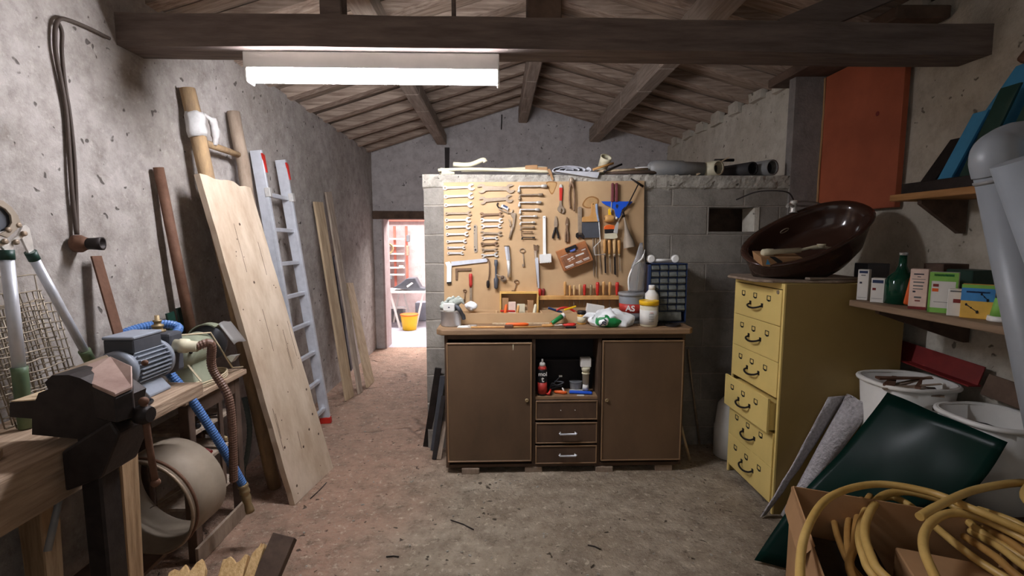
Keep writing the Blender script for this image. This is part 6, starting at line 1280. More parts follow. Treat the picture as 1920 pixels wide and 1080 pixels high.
for z in (0.04, -0.215): MB().ball(h+V((0.02 if z < 0 else 0.012, 0.01 if z < 0 else 0, z)), 0.014, 10).build('handle_ball', M['rust'], t)
MB().ball((xr-0.015, 1.48, 1.10), 0.010, 8).build('oil_cap', M['rust'], t)
tag(MB().tube(catmull([(-1.30, 1.60, BZ+0.007), (-1.265, 1.68, BZ+0.007), (-1.28, 1.76, BZ+0.007), (-1.34, 1.74, BZ+0.02), (-1.36, 1.64, BZ+0.012)], 6), 0.006, 8).build('black_cable_loop', M['black']), 'small loop of black cable on the bench beside the pump motor', 'cable')
tag(MB().bar((-1.62, 1.10, BZ+0.014), (-1.36, 1.30, BZ+0.014), 0.05, 0.025, side=(0, 1, 0)).build('wood_offcut', M['plank2'], bevel=0.003), 'pale wooden offcut lying on the bench left of the vise', 'offcut')
for i, (x, y, l_) in enumerate(((-1.55, 1.0, 0.14), (-1.40, 0.95, 0.1))): tag(MB().bar((x, y, BZ+0.007), (x+l_, y+0.08, BZ+0.007), 0.02, 0.012, side=(0, 1, 0)).build('small_offcut', M['oldwood']), '%s dark scrap lying on the near end of the bench' % ('longer', 'shorter')[i], 'scrap')
# ---- pump
px_ = -1.405
t = thing('water_pump', 'grey electric water pump with ribbed motor on the bench', 'pump', (px_, 1.9, BZ))
ya, yb = 1.755, 1.955; zc_ = BZ+0.115
MB().lathe((px_, ya, zc_), (0, 1, 0), [(0, 0.02), (0.002, 0.062), (0.012, 0.074), (0.03, 0.074), (0.032, 0.068), (yb-ya, 0.068)], 32).build('motor', M['motor'], t)
m = MB()
for k in range(30):
    a = 2*math.pi*k/30; c = V((px_+math.cos(a)*0.074, (ya+yb)/2+0.012, zc_+math.sin(a)*0.074)); m.box(c, (0.018, yb-ya-0.04, 0.004), Matrix.Rotation(-a, 3, 'Y'))
m.build('cooling_fins', M['motor'], t)
MB().lathe((px_, yb-0.006, zc_), (0, 1, 0), [(0, 0.070), (0.001, 0.082), (0.02, 0.082), (0.021, 0.06)], 32).build('end_flange', M['motor'], t)
m = MB(); m.bx(px_-0.055, px_+0.055, ya+0.03, yb-0.02, zc_+0.06, zc_+0.112); m.build('terminal_box', M['darkgrey'], t, bevel=0.004); m = MB(); m.bx(px_-0.058, px_+0.058, ya+0.027, yb-0.017, zc_+0.112, zc_+0.125); m.build('terminal_lid', M['motor'], t, bevel=0.004)
for s in (-1, 1): MB().prism([(px_+s*0.035, ya+0.05, BZ+0.001), (px_+s*0.085, ya+0.05, BZ+0.001), (px_+s*0.085, ya+0.05, BZ+0.010), (px_+s*0.045, ya+0.05, BZ+0.055)], (0, 0.12, 0)).build('foot', M['motor'], t, bevel=0.002)
m = MB(); m.bx(px_-0.06, px_+0.062, yb+0.015, yb+0.10, zc_-0.07, zc_+0.10); m.build('pump_body', M['darkgrey'], t, bevel=0.012, seg=2)
MB().lathe((px_-0.01, yb+0.055, zc_+0.10), (0, 0, 1), [(0, 0.028), (0.008, 0.028), (0.009, 0.018), (0.02, 0.018), (0.021, 0.022), (0.03, 0.022), (0.031, 0.013), (0.042, 0.013), (0.043, 0.016), (0.05, 0.016), (0.051, 0.009), (0.07, 0.009)], 16).build('valve', M['brass'], t)
MB().lathe((px_+0.06, yb+0.045, zc_+0.045), (1, 0.12, -0.1), [(0, 0.026), (0.02, 0.026), (0.021, 0.03), (0.05, 0.03), (0.052, 0.024), (0.09, 0.022)], 16).build('outlet_fitting', M['cream'], t)
hs = V((px_+0.145, yb+0.055, zc_+0.037))
def ribbed(P, r, mt, name, lb, pitch=0.011, n=12):
    C = catmull(P, 10); out = []; rr = []; acc = 0; L = sum((C[i+1]-C[i]).length for i in range(len(C)-1)); N = int(L/(pitch/2)); i = 0; d0 = 0
    cum = [0]
    for j in range(len(C)-1): cum.append(cum[-1]+(C[j+1]-C[j]).length)
    for k in range(N+1):
        s_ = L*k/N
        while i < len(C)-2 and cum[i+1] < s_: i += 1
        f = (s_-cum[i])/max(cum[i+1]-cum[i], 1e-9); out.append(C[i].lerp(C[i+1], min(f, 1))); rr.append(r if k % 2 else r*0.88)
    return tag(MB().tube(out, rr, n, sm=False).build(name, mt), lb, 'hose')
ribbed([hs, hs+V((0.04, 0.03, 0.004)), aY(398, 690, 2.07), aY(428, 745, 2.08), aY(436, 820, 2.09), aY(438, 902, 2.10)], 0.0185, M['brownhose'], 'brown_suction_hose', 'brown ribbed hose arching from the pump down past the bench end')
ribbed([V((px_-0.02, yb+0.10, zc_+0.04)), V((px_-0.02, yb+0.20, zc_+0.09)), V((px_-0.10, yb+0.18, zc_+0.11)), V((px_-0.16, yb+0.06, zc_+0.09)), V((px_-0.13, yb-0.0, zc_+0.04))], 0.019, M['bluehose'], 'blue_hose_bend', 'smooth bright blue hose bend behind the pump', 0.012)
ribbed([aY(316, 698, 2.06), aY(358, 748, 2.08), aY(402, 815, 2.12), aY(430, 862, 2.16), aY(455, 908, 2.20)], 0.0195, M['bluehose'], 'blue_ribbed_hose', 'ribbed blue hose running down from behind the bench to a brass end')
q = aY(455, 908, 2.20); d = V((0.08, 0.03, -0.5)); MBq = MB(); MBq.lathe(q, d, [(0, 0.022), (0.012, 0.024), (0.02, 0.018), (0.03, 0.023), (0.045, 0.023), (0.05, 0.017), (0.062, 0.021), (0.075, 0.021), (0.10, 0.016), (0.13, 0.02), (0.145, 0.02)], 16)
tag(MBq.build('brass_coupling', M['brass']), 'ribbed brass coupling at the lower end of the blue hose', 'coupling')
ribbed([aY(458, 745, 2.70), aY(468, 800, 2.70), aY(464, 850, 2.70), aY(455, 890, 2.72), aY(468, 930, 2.76)], 0.015, M['greyhose'], 'grey_hose', 'grey-green hose hanging behind the small shelf unit', 0.02)
# ---- second bench / shelf unit
ux, u0, u1, uz = -1.365, 2.08, 2.53, 0.79
t = thing('small_shelf_unit', 'dark wooden table with shelves below, standing beyond the workbench', 'shelf unit', (-1.5, 2.37, 0))
m = MB(); m.bx(XL+0.015, ux+0.02, u0-0.04, u1+0.02, uz-0.028, uz); m.build('top', M['bench'], t, bevel=0.004)
for x, y in ((ux-0.03, u1-0.03), (ux-0.03, 2.12), (XL+0.06, u1-0.03), (XL+0.06, 2.12)):
    m = MB(); m.bx(x-0.022, x+0.022, y-0.022, y+0.022, 0, uz-0.0285); m.build('leg', M['oldwood'], t, bevel=0.002)
m = MB(); m.bx(ux-0.03, ux-0.01, 2.145, u1-0.055, uz-0.11, uz-0.0285); m.build('apron', M['oldwood'], t)
for z in (0.60, 0.44, 0.24):
    m = MB(); m.bx(XL+0.03, ux-0.02, 2.145, u1-0.055, z-0.014, z); m.build('shelf', M['plank'], t)
m = MB(); m.bx(ux-0.01, ux+0.005, u0+0.0, u1, 0.0, 0.085); m.build('plinth_board', M['pole2'], t, bevel=0.002)
m = MB(); m.bx(ux-0.02, ux-0.01, 2.33, 2.36, 0.25, 0.68); m.build('upright', M['oldwood'], t)
for i, (y, z, r, L, mt, lb) in enumerate(((2.24, 0.452, 0.010, 0.20, 'dull', 'steel rod lying on the middle shelf of the small unit'), (2.28, 0.452, 0.008, 0.18, 'darkred', 'thin red-brown rod beside the steel rod on the middle shelf'), (2.42, 0.455, 0.012, 0.17, 'brass', 'short brass-coloured tube on the middle shelf'), (2.25, 0.256, 0.014, 0.2, 'pvcd', 'grey tube lying on the lowest shelf of the small unit'), (2.20, 0.613, 0.010, 0.15, 'black', 'black tube lying on the upper inner shelf'))):
    tag(MB().tube([(ux-0.03-L, y+0.10, z), (ux-0.03, y, z)], r, 8).build('shelf_rod', M[mt]), lb, 'rod')
tag(MB().tube(catmull([(ux-0.10, 2.26, 0.607), (ux-0.05, 2.20, 0.625), (ux-0.04, 2.25, 0.64), (ux-0.08, 2.30, 0.62), (ux-0.04, 2.36, 0.61)], 5), 0.003, 6).build('wire_hook', M['iron']), 'thin black bent wire on the upper inner shelf', 'wire')
# ---- grinder
gx, gz = -1.47, uz+0.165
t = thing('bench_grinder', 'grey-green bench grinder with clear eye guard on the small wooden table', 'bench grinder', (gx, 2.35, uz))
MB().lathe((gx, 2.17, gz), (0, 1, 0), [(0, 0.02), (0.004, 0.05), (0.03, 0.07), (0.05, 0.074), (0.19, 0.074), (0.21, 0.066), (0.225, 0.03)], 30).build('motor', M['olive'], t)
m = MB(); m.hexa([(gx-0.07, 2.20, uz), (gx+0.08, 2.20, uz), (gx+0.08, 2.37, uz), (gx-0.07, 2.37, uz), (gx-0.045, 2.23, gz-0.05), (gx+0.045, 2.23, gz-0.05), (gx+0.045, 2.34, gz-0.05), (gx-0.045, 2.34, gz-0.05)]); m.build('foot', M['olive'], t, bevel=0.008, seg=2)
MB().lathe((gx, 2.40, gz), (0, 1, 0), [(0, 0.02), (0.04, 0.02)], 14).build('shaft', M['steel'], t)
MB().lathe((gx, 2.43, gz+0.0), (0, 1, 0), [(0, 0.02), (0.001, 0.088), (0.024, 0.088), (0.025, 0.02)], 30).build('grinding_wheel', M['darkgrey'], t)
m = MB(); P = [V((gx+math.cos(a)*0.098, 2.442, gz+math.sin(a)*0.098)) for a in [math.radians(60+10*k) for k in range(19)]]
for i in range(len(P)-1): m.bar(P[i], P[i+1], 0.006, 0.05, side=(P[i]-V((gx, 2.442, gz))))
m.build('wheel_guard', M['olive'], t)
e = V((gx+0.10, 2.45, gz+0.03)); G = []
for i in range(5):
    row = []
    for j in range(6): row.append(e+V((-0.02+0.018*i, -0.055+0.022*j, 0.075-0.026*i+0.006*math.sin(j))))
    G.append(row)
MB().sheet(G, 0.003).build('eye_guard', M['clear'], t); MB().tube([V((gx+0.05, 2.44, gz+0.085)), e+V((-0.02, 0, 0.078))], 0.005, 8).build('guard_arm', M['dull'], t)
MB().prism([e+V((-0.01, -0.02, -0.10)), e+V((0.04, -0.02, -0.095)), e+V((0.012, -0.02, -0.13))], (0, 0.04, 0)).build('tool_rest', M['steel'], t)
m = MB(); m.box((gx+0.072, 2.30, gz+0.02), (0.006, 0.06, 0.035)); m.build('rating_plate', M['drum'], t)
MB().ball((gx+0.068, 2.19, gz+0.01), 0.008, 8).build('screw', M['iron'], t)
P = []
for k in range(34):
    a = k*0.55; P.append(V((gx+0.045+math.cos(a)*0.075, 2.30+math.sin(a)*0.16, uz+0.007+0.0009*k)))
C = catmull(P, 4); C = [c for c in C if True]
cc_ = MB().tube([V((max(c.x, -1.60), c.y, c.z)) for c in C]+[V((gx+0.02, 2.20, gz-0.02)), V((gx+0.04, 2.17, gz+0.065)), V((gx-0.02, 2.22, gz+0.082)), V((gx+0.06, 2.36, gz+0.068)), V((gx+0.10, 2.46, uz+0.03)), V((gx+0.10, 2.56, uz+0.006))], 0.0045, 6).build('cream_power_cable', M['cable']); tag(cc_, 'cream power cable coiled around the foot of the bench grinder', 'cable')
# ---- drum (hoop) on the floor
ax_ = V((-0.12, -0.98, -0.08)).normalized(); c = V((-1.375, 2.035, 0.435))
t = thing('metal_drum', 'wide dusty metal drum lying on its side open end forward under the bench', 'drum', (c.x, c.y, 0))
Rr = 0.20; MB().lathe(c, ax_, [(0.0, Rr-0.004), (0.0, Rr), (0.20, Rr), (0.20, Rr-0.004), (0.0, Rr-0.004)], 48, cap=False).build('shell', M['drum'], t)
for s_ in (0.197, 0.172): MB().tube([c+ax_*s_+(basis(ax_)[1]*math.cos(a)+basis(ax_)[2]*math.sin(a))*(Rr+0.002) for a in [2*math.pi*k/48 for k in range(48)]], 0.006, 8, closed=True).build('rim', M['dull'] if s_ > 0.19 else M['rust'], t)
m = MB()
for a in (0.4, 1.9, 2.7): m.tube([c+ax_*0.02+(basis(ax_)[1]*math.cos(a)+basis(ax_)[2]*math.sin(a))*Rr*0.96, c+ax_*0.03-(basis(ax_)[1]*math.cos(a+0.3)+basis(ax_)[2]*math.sin(a+0.3))*Rr*0.96], 0.0018, 6)
m.build('wire', M['wire'], t)
# ============================================================ LEANING THINGS ON THE LEFT WALL
# weathered panel
p0 = [aZ(553, 948, 0.0), aZ(625, 878, 0.0)]; p1 = [aX(374, 325, -1.50), aX(470, 352, -1.50)]
q0, q1 = p0[0], p0[1]; r0_, r1_ = p1[0], p1[1]
m = MB(); n_ = ((q1-q0).cross(r0_-q0)).normalized(); n_ = n_ if n_.x < 0 else -n_
th = n_*0.032; G = []
lo = [q0+V((0, 0, 0.004)), q1+V((0, 0, 0.004))]
NZ, NY = 24, 8; vs = []
for s_ in (0, 1):
    for i in range(NZ+1):
        for j in range(NY+1):
            f = i/NZ; g = j/NY; p = lo[0].lerp(lo[1], g).lerp(r0_.lerp(r1_, g), f)
            if j in (0, NY): p = p+V((0, noise.noise(V((f*14, j, 0)))*0.006, 0))
            if i == NZ: p = p+V((0, 0, noise.noise(V((g*7, 3, 0)))*0.025))
            vs.append(p+th*s_)
A = (NZ+1)*(NY+1); fs = []
for i in range(NZ):
    for j in range(NY):
        a = i*(NY+1)+j; fs.append((a, a+1, a+NY+2, a+NY+1)); fs.append((A+a, A+a+NY+1, A+a+NY+2, A+a+1))
for i in range(NZ):
    a = i*(NY+1); fs.append((a, a+NY+1, A+a+NY+1, A+a)); a = i*(NY+1)+NY; fs.append((a, A+a, A+a+NY+1, a+NY+1))
for j in range(NY):
    fs.append((j, A+j, A+j+1, j+1)); a = NZ*(NY+1)+j; fs.append((a, a+1, A+a+1, A+a))
m.add(vs, fs); pb = m.build('plywood_sheet', M['panel'])
for k in range(26):
    f = random.random()*0.96+0.02; g = random.random()*0.9+0.05; p = lo[0].lerp(lo[1], g).lerp(r0_.lerp(r1_, g), f)-n_*0.0004; rr_ = random.choice((0.003, 0.004, 0.004, 0.008)); MB().lathe(p, -n_, [(0, rr_), (0.0006, rr_*0.9)], 8).build('nail_hole', M['oldwood'], pb)
for k in range(9):
    g = random.random()*0.9+0.05; f = random.random()*0.8; p = lo[0].lerp(lo[1], g).lerp(r0_.lerp(r1_, g), f)-n_*0.0006; q = lo[0].lerp(lo[1], g+0.02).lerp(r0_.lerp(r1_, g+0.02), f+0.05+random.random()*0.1)-n_*0.0006; MB().bar(p, q, 0.002, 0.0008, side=n_.cross(q-p)).build('crack', M['oldwood'], pb)
tag(pb, 'tall worn pale wooden panel leaning on the left wall over the ladders', 'panel')
# wooden ladder
t = thing('pole_ladder', 'old wooden pole ladder leaning on the left wall behind the worn panel', 'ladder', (-1.30, 2.8, 0))
a0 = aX(351, 166, -1.60); a1 = V((-1.34, a0.y+0.16, 0.0)); b0 = aX(437, 210, -1.60); b1 = V((-1.33, b0.y+0.03, 0.0))
def rail(p, q, r, mt, nm='rail'):
    P = [p.lerp(q, k/14)+V((0, noise.noise(V((k*0.9, p.y*5, 0)))*0.010, 0)) for k in range(15)]
    for k in range(1, 14): P[k] += V((noise.noise(V((k*0.7, p.y*9, 3)))*0.008, 0, 0))
    return MB().tube(P, [r*(1+0.09*noise.noise(V((k*1.3, p.y, 7)))) for k in range(15)], 12).build(nm, mt, t)
rail(a0, a1, 0.036, M['pole']); rail(b0, b1, 0.036, M['pole2'])
for k in range(7):
    f = 0.115+0.135*k; MB().tube([a0.lerp(a1, f), b0.lerp(b1, f)], [0.02, 0.017], 10).build('rung', M['pole'], t)
t = thing('tied_rag', 'dirty white rag knotted round the top of the wooden ladder', 'rag', a0.lerp(a1, 0.09))
c = a0.lerp(a1, 0.075); m = MB(); m.lathe(c+V((-0.002, 0, 0.055)), (0.10, 0, -1), [(0, 0.041), (0.02, 0.048), (0.06, 0.046), (0.10, 0.050), (0.13, 0.042)], 16).jit(0.012, 30); m.build('wrap', M['rag'], t)
MB().tube(catmull([c+V((0.03, 0.02, 0.05)), c+V((0.045, 0.08, 0.03)), c+V((0.04, 0.11, -0.03)), c+V((0.03, 0.12, -0.09))], 5), [0.012]*5+[0.022]*7+[0.014]*4, 8).jit(0.006, 30).build('tail', M['rag'], t)
# aluminium ladder
t = thing('aluminium_ladder', 'silver aluminium ladder leaning on the left wall with red stops', 'ladder', (-1.38, 3.6, 0))
ra0 = aX(480, 282, -1.585); rb0 = aX(526, 300, -1.585); rb1 = aZ(612, 793, 0.0); ra1 = V((rb1.x-0.01, rb1.y-(rb0.y-ra0.y)-0.02, 0.0))
for p, q in ((ra0, ra1), (rb0, rb1)):
    d = (q-p).normalized(); s_ = V((0, 1, 0)); MB().bar(p, q-d*0.05, 0.022, 0.075, side=s_).build('rail', M['alu'], t, bevel=0.002)
    MB().bar(p+d*0.28+V((0.028, 0.0, 0.0)), q-d*0.03+V((0.028, 0, 0)), 0.026, 0.02, side=s_).build('outer_rail', M['alu'], t, bevel=0.001)
    MB().bar(q-d*0.05, q-d*0.001, 0.034, 0.085, side=s_).build('foot', M['red'], t, bevel=0.002)
    MB().prism([p+d*0.05+V((0.045, -0.02, 0.03)), p+d*0.05+V((0.045, 0.012, 0.02)), p+d*0.14+V((0.045, 0.018, 0)), p+d*0.14+V((0.045, 0.006, 0))], (-0.012, 0, 0)).build('red_stop', M['red'], t)
    MB().bar(p+d*0.24+V((0.034, 0, 0)), p+d*0.30+V((0.034, 0, 0)), 0.034, 0.035, side=s_).build('bracket', M['steel'], t, bevel=0.002)
for k in range(8):
    f = 0.135+0.115*k; MB().bar(ra0.lerp(ra1, f)+V((0, 0.011, 0)), rb0.lerp(rb1, f)-V((0, 0.011, 0)), 0.03, 0.028, side=(1, 0, 0)).build('rung', M['alu'], t, bevel=0.003)
# planks
def plank(b0, b1, t0, t1, th, mt, lb):
    a, b, c, d = aZ(*b0, 0.002), aZ(*b1, 0.002), aX(*t1, XL+0.05), aX(*t0, XL+0.05); b.x = a.x+(b.x-a.x)*0.4
    b.y = max(b.y, a.y+0.05); n_ = (b-a).cross(d-a).normalized(); n_ = n_ if n_.x < 0 else -n_
    tag(MB().prism([a, b, c, d], n_*th).build('leaning_plank', M[mt], bevel=0.002), lb, 'plank', 'planks leaning near the doorway')
plank((650, 752), (672, 742), (590, 378), (606, 379), 0.02, 'plank2', 'wide pale plank leaning on the left wall, nearest the ladders')
plank((674, 739), (684, 734), (612, 360), (622, 359), 0.02, 'plank', 'tallest narrow plank leaning in the middle of the planks by the doorway')
plank((690, 727), (705, 715), (651, 530), (662, 530), 0.02, 'plank2', 'short brown plank leaning closest to the doorway')
a, b = aX(626, 480, XL+0.06), aX(640, 570, XL+0.07); tag(MB().bar(a, b+(b-a)*1.5, 0.05, 0.012, side=(0, 1, 0)).build('metal_strip', M['darkgrey']), 'short dark grey slat behind the tallest plank', 'slat')
# pipe and bars leaning
a = aX(297, 314, XL+0.035); b = V((a.x+0.06, a.y+0.06, uz+0.004)); b.y = aX(372, 640, XL+0.10).y
tag(MB().tube([a, b], [0.022, 0.025], 14).build('leaning_pipe', M['rust']), 'long brown iron pipe leaning on the left wall behind the grinder', 'pipe')
a = aX(180, 480, XL+0.03); b = aX(240, 690, XL+0.12); d = b-a; b = a+d*((a.z-BZ-0.004)/(-d.z)); tag(MB().bar(a, b, 0.048, 0.008, side=(0, 1, 0)).build('flat_iron_bar', M['rust'], bevel=0.001), 'flat rusty iron bar leaning on the wall above the bench', 'bar')
for i, (px0, py0, w_, lb) in enumerate(((318, 586, 0.052, 'shorter dark green metal strip standing behind the grinder'), (338, 576, 0.058, 'taller dark green metal strip standing behind the grinder'))):
    a = aX(px0, py0, XL+0.035); b = V((a.x+0.03, a.y+0.02, uz+0.002)); tag(MB().bar(a, b, w_, 0.01, side=(0, 1, 0)).build('green_strip', M['darkgreen']), lb, 'strip', 'green strips behind the grinder')
# wire grids
def gridp(name, lb, px0, py0, px1, py1, lx, rows, cols, z0, mt, sk=0.0):
    a = aX(px0, py0, lx); b = aX(px1, py1, lx+0.02); m = MB(); za = a.z; zb_ = z0
    for i in range(cols+1):
        y = a.y+(b.y-a.y)*i/cols; m.tube([(lx+sk*0.0+noise.noise(V((i*3.1, 1, 0)))*0.008, y+noise.noise(V((i*1.7, 0, 0)))*0.01, za), (lx+0.04+noise.noise(V((i, 1, 4)))*0.01, y+sk+noise.noise(V((i*2.3, 9, 0)))*0.02, zb_)], 0.0022, 5)
    for j in range(rows+1):
        f = j/rows; z = za+(zb_-za)*f; P = [(lx+0.04*f+0.004, a.y+(b.y-a.y)*k/8+sk*f, z+noise.noise(V((j*1.9, k*0.5, 2)))*0.010) for k in range(9)]; m.tube(P, 0.0026, 5)
    tag(m.build(name, mt), lb, 'wire grid', 'wire grids on the bench')
gridp('wire_grid', 'rusty welded wire grid leaning behind the loppers', -60, 590, 118, 600, XL+0.05, 11, 14, BZ+0.002, M['wire'], 0.03)
gridp('wire_grid', 'second finer wire grid leaning nearer the bench edge', -60, 560, 88, 562, XL+0.085, 13, 9, BZ+0.002, M['wire'], 0.06)
gridp('wire_grid', 'tallest wire grid with a straight bright top wire', -60, 525, 78, 527, XL+0.03, 5, 3, BZ+0.002, M['wire'], 0.0)
# loppers
t = thing('loppers', 'long-handled bypass loppers with aluminium arms and green grips standing on the bench', 'loppers', (-1.5, 1.6, BZ))
def LP(px, py, x=-1.50): return aX(px, py, x)
h1 = LP(12, 476); g1 = LP(36, 688); e1 = g1+(g1-h1)*((g1.z-BZ-0.004)/(h1.z-g1.z)); h2 = LP(60, 478, -1.50); g2 = LP(158, 657, -1.52); e2 = g2+(g2-h2)*0.45
MB().tube([h1, g1], 0.0165, 16).build('arm', M['alu'], t); MB().tube([g1, g1.lerp(e1, 0.1), e1], [0.021, 0.020, 0.019], 16).build('grip', M['gripgreen'], t)
MB().tube([h2, g2], 0.0135, 16).build('arm', M['alu'], t); MB().tube([g2, g2.lerp(e2, 0.1), e2], [0.019, 0.018, 0.017], 16).build('grip', M['gripgreen'], t)
for p, q, r in ((h1, g1, 0.019), (h2, g2, 0.016)): d = (q-p).normalized(); MB().lathe(p-d*0.012, d, [(0, r), (0.03, r)], 14).build('collar', M['darkgreen'], t)
q = [LP(x, y, -1.505) for x, y in ((8, 474), (20, 476), (22, 455), (36, 447), (50, 476), (60, 478), (58, 456), (51, 428), (44, 421), (38, 424), (30, 441), (10, 458), (-8, 440), (-12, 452))]
MB().prism(q, (0.008, 0, 0)).build('head_plate', M['steel'], t, bevel=0.001)
q = [LP(x, y, -1.498) for x, y in ((-20, 372), (2, 376), (18, 388), (30, 404), (36, 420), (30, 428), (22, 436), (10, 446), (-6, 440), (10, 432), (18, 418), (16, 404), (6, 392), (-8, 384))]
MB().prism(q, (0.007, 0, 0)).build('hooked_blade', M['drum'], t, bevel=0.001)
q = [LP(x, y, -1.506) for x, y in ((-30, 395), (4, 388), (16, 404), (17, 420), (8, 432), (-10, 436), (-30, 430))]; MB().prism(q, (0.005, 0, 0)).build('cutting_blade', M['darkgrey'], t)
for x, y in ((14, 431), (33, 422), (44, 438), (29, 454), (8, 453)): MB().lathe(LP(x, y, -1.495), (1, 0, 0), [(0, 0.009), (0.006, 0.008), (0.007, 0.003)], 12).build('bolt', M['dull'], t)
# wall cable and old socket
xw = XL+0.014
t = thing('wall_cable', 'two dusty grey cables running down the left wall from the tie beam', 'cable', aX(150, 450, xw))
MB().tube(catmull([aX(x, y, xw) for x, y in ((205, 72), (165, 52), (130, 38), (112, 36), (104, 52), (104, 95), (114, 150), (124, 210), (130, 290), (136, 370), (144, 440))], 5), 0.0075, 8).build('cable', M['oldcable'], t)
MB().tube(catmull([aX(x, y, xw) for x, y in ((108, 40), (116, 60), (116, 100), (122, 160), (131, 215), (139, 290), (143, 370), (145, 440))], 5), 0.0065, 8).build('cable', M['oldcable'], t)
t = thing('lamp_socket', 'old dark bakelite socket stub at the bottom of the wall cable', 'socket', aX(150, 460, XL+0.03))
c = aX(142, 457, XL+0.012); MB().lathe(c, (1, 0, 0), [(0, 0.034), (0.02, 0.034), (0.035, 0.026), (0.05, 0.022)], 18).build('base', M['rust'], t)
MB().lathe(c+V((0.045, 0.0, 0)), (1, 0.25, 0), [(0, 0.022), (0.03, 0.024), (0.05, 0.026), (0.049, 0.019), (0.02, 0.016), (0.019, 0.002)], 18).build('mouth', M['iron'], t)
# ============================================================ FOREGROUND BROKEN BOARDS
fb = [((352, 1062), (338, 1040), 0.12, 0.028, 'fresh', 0.30, (0.10, -0.35), 'rough split board in the near left foreground with ragged top'), ((440, 1050), (0, 0), 0.085, 0.03, 'fresh', 0.30, (0.02, -0.3), 'fresh yellow split board end standing in the foreground'), ((484, 1030), (0, 0), 0.035, 0.05, 'fresh', 0.33, (-0.03, -0.3), 'narrow pointed splinter of pine between the foreground boards'), ((532, 1003), (0, 0), 0.085, 0.045, 'oldwood', 0.36, (-0.10, -0.32), 'dark thick board end leaning rightmost in the foreground')]
for i, (tp_, _, w_, th_, mt, z, off, lb) in enumerate(fb):
    a = aZ(tp_[0], tp_[1], z); b = V((a.x+off[0], a.y+off[1], 0.02)); d = (a-b).normalized(); m = MB()
    s_ = V((1, 0.15, 0)); s_ = (s_-d*s_.dot(d)).normalized(); e_ = d.cross(s_); top = []; n = 7
    for k in range(n+1):
        f = k/n-0.5; jag = random.uniform(-0.02, 0.02) if i != 3 else 0; jag += (0.03*(0.5-abs(f))*2 if i == 2 else 0); top.append(a+s_*w_*f+d*jag)
    m.prism([b+s_*w_/2, b-s_*w_/2]+top, e_*th_); tag(m.build('broken_board', M[mt], bevel=0.002), lb, 'board', 'broken boards in the foreground')
# floor crumbs
m = MB(); random.seed(5)
for k in range(420):
    x, y = random.uniform(-1.1, 1.4), random.uniform(1.5, 6.0)
    if y > 2.9 and x > -0.6: continue
    s_ = random.uniform(0.002, 0.008); m.box((x, y, 0.005), (s_*random.uniform(1, 2.5), s_, s_*0.7), Matrix.Rotation(random.random()*3, 3, 'Z'))
s = m.build('floor_crumbs', M['cap']); tag(s, 'crumbs of plaster and grit scattered over the floor', 'crumbs'); s['kind'] = 'stuff'
for i, (a, b, lb) in enumerate((((845, 975), (888, 993), 'thin dark twig lying on the floor before the left door'), ((1102, 1022), (1126, 1030), 'short dark twig lying in the middle foreground'), ((724, 1044), (748, 1044), 'short dark nail on the floor in the left foreground'), ((582, 935), (612, 905), 'dark strip on the floor beside the worn panel'))):
    p, q = aZ(*a, 0.006), aZ(*b, 0.006); tag(MB().tube([p, (p+q)/2+V((0.004, 0.006, 0)), q], 0.0028, 6).build('twig', M['iron']), lb, 'twig')
# ============================================================ NEXT ROOM
t = thing('trestle_table', 'white folding trestle table in the bright next room', 'table', (-1.4, 8.0, 0))
def Nx(px, py, y): return aY(px, py, y)
zt = Nx(760, 546, 8.0).z; a = -2.3; b = Nx(799, 546, 8.0).x+0.12
MB().bx(a, b, 7.95, 8.55, zt-0.03, zt).build('top', M['white'], t, bevel=0.004)
for x0_, x1_, y_ in ((Nx(738, 550, 8).x-0.05, Nx(750, 610, 8).x, 7.98), (Nx(738, 550, 8).x, Nx(726, 610, 8).x, 8.5), (Nx(794, 550, 8).x, Nx(780, 610, 8).x, 7.98), (Nx(745, 550, 8).x, Nx(760, 585, 8).x, 8.5)):
    MB().bar((x0_, y_, zt-0.031), (x1_, y_, 0.0), 0.035, 0.03, side=(0, 1, 0)).build('leg', M['white'], t)
MB().bar((Nx(728, 585, 8).x, 8.2, 0.30), (Nx(758, 585, 8).x, 8.2, 0.30), 0.02, 0.02).build('brace', M['white'], t)
t = thing('grey_bag', 'dark grey soft tool bag lying on the white trestle table', 'bag', (Nx(765, 540, 8.1).x, 8.15, zt))
q = [Nx(x, y, 8.05) for x, y in ((736, 537), (752, 527), (762, 519), (778, 518), (788, 536), (797, 538), (797, 542), (775, 542))]; dz = zt+0.001-min(p.z for p in q)
MB().prism([p+V((0, 0, dz)) for p in q], (0, 0.25, 0)).build('body', M['darkgrey'], t, bevel=0.012, seg=2); q = [Nx(x, y, 8.045) for x, y in ((762, 533), (772, 526), (775, 528), (764, 536))]; MB().prism([p+V((0, 0, dz)) for p in q], (0, -0.003, 0)).build('label', M['paper'], t)
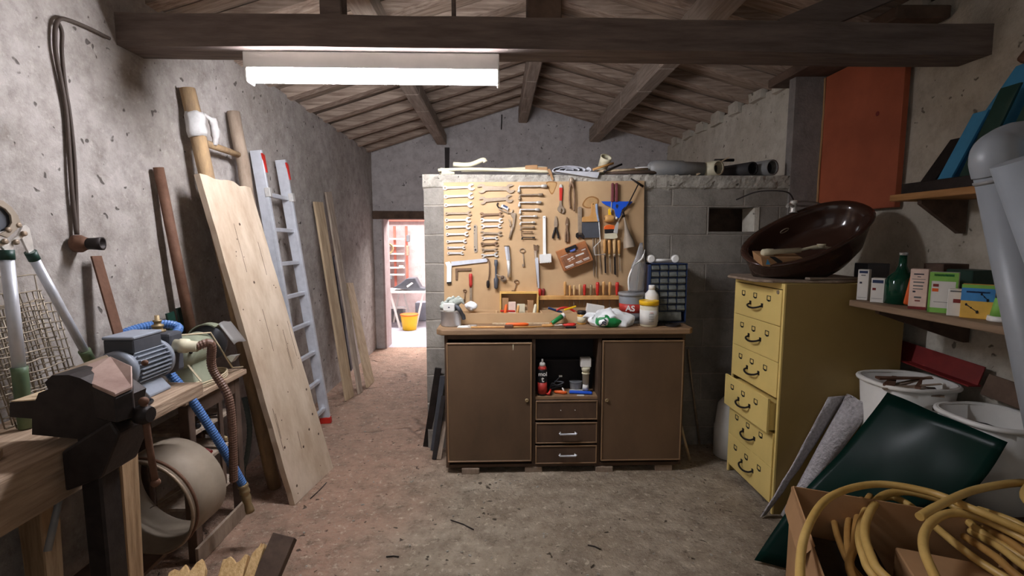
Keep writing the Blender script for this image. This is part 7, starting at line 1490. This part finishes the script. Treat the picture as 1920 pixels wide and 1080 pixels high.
p = Nx(770, 610, 7.9); t = can('yellow_bucket', 'yellow bucket on the floor below the trestle table', 'bucket', p.x, 7.8, 0.0005, [(0, 0.10), (0.005, 0.11), (0.24, 0.14), (0.25, 0.14)], M['yel'], 24, parts=(('rim', [(0.24, 0.148), (0.26, 0.148), (0.262, 0.13), (0.262, 0.01)], M['org']),))
p = Nx(735, 600, 8.6); tag(MB().box((p.x-0.05, 8.72, 0.12), (0.5, 0.25, 0.24)).build('grey_box', M['pvcd'], bevel=0.01), 'low grey box behind the trestle legs in the next room', 'box'); p = Nx(795, 590, 8.6); tag(MB().box((p.x+0.0, 8.75, 0.17), (0.32, 0.25, 0.34)).build('grey_box', M['motor'], bevel=0.01), 'grey box right of the yellow bucket in the next room', 'box')
t = thing('wall_rack', 'white wire rack on red-brown uprights on the far wall of the next room', 'rack', (Nx(745, 480, 8.9).x, 8.88, 0.9))
for x in (722, 740, 762): 
    p = Nx(x, 424, 8.9); MB().bx(p.x-0.02, p.x+0.02, 8.86, 8.895, 0.55, p.z).build('upright', mat('rack_red_%d' % x, (170, 92, 76), 0.7, bump=0), t)
for y in (448, 461, 476, 489, 502, 515):
    p = Nx(718, y, 8.8); q = Nx(758, y, 8.8); MB().bx(p.x-0.1, q.x, 8.78, 8.86, p.z-0.012, p.z+0.012).build('shelf_bar', M['white'], t)
for i, (x, y, c_, w_, h, lb) in enumerate(((729, 466, 'brass', 0.16, 0.14, 'coil of brown rope hanging on the white rack'), (765, 447, 'grey', 0.06, 0.12, 'grey tool hanging at the top of the far rack'), (764, 470, 'dull', 0.05, 0.18, 'long dull tool hanging on the right of the far rack'), (731, 520, 'grey', 0.08, 0.08, 'small grey object hanging low on the far rack'), (752, 500, 'boxpink', 0.08, 0.05, 'pink roll lying on the far rack'))):
    p = Nx(x, y, 8.74)
    if i == 0:
        m = MB()
        for k in range(3): m.tube([p+V((math.cos(a)*(0.06+0.01*k), -0.008*k+0.02, math.sin(a)*(0.075+0.006*k))) for a in [2*math.pi*j/16 for j in range(16)]], 0.012, 6, closed=True)
    else: m = MB().box(p+V((0, 0.01, 0)), (w_, 0.06, h))
    tag(m.build('hung_tool' if i else 'rope_coil', M[c_], bevel=0 if i == 0 else 0.008), lb, 'tool' if i else 'rope')
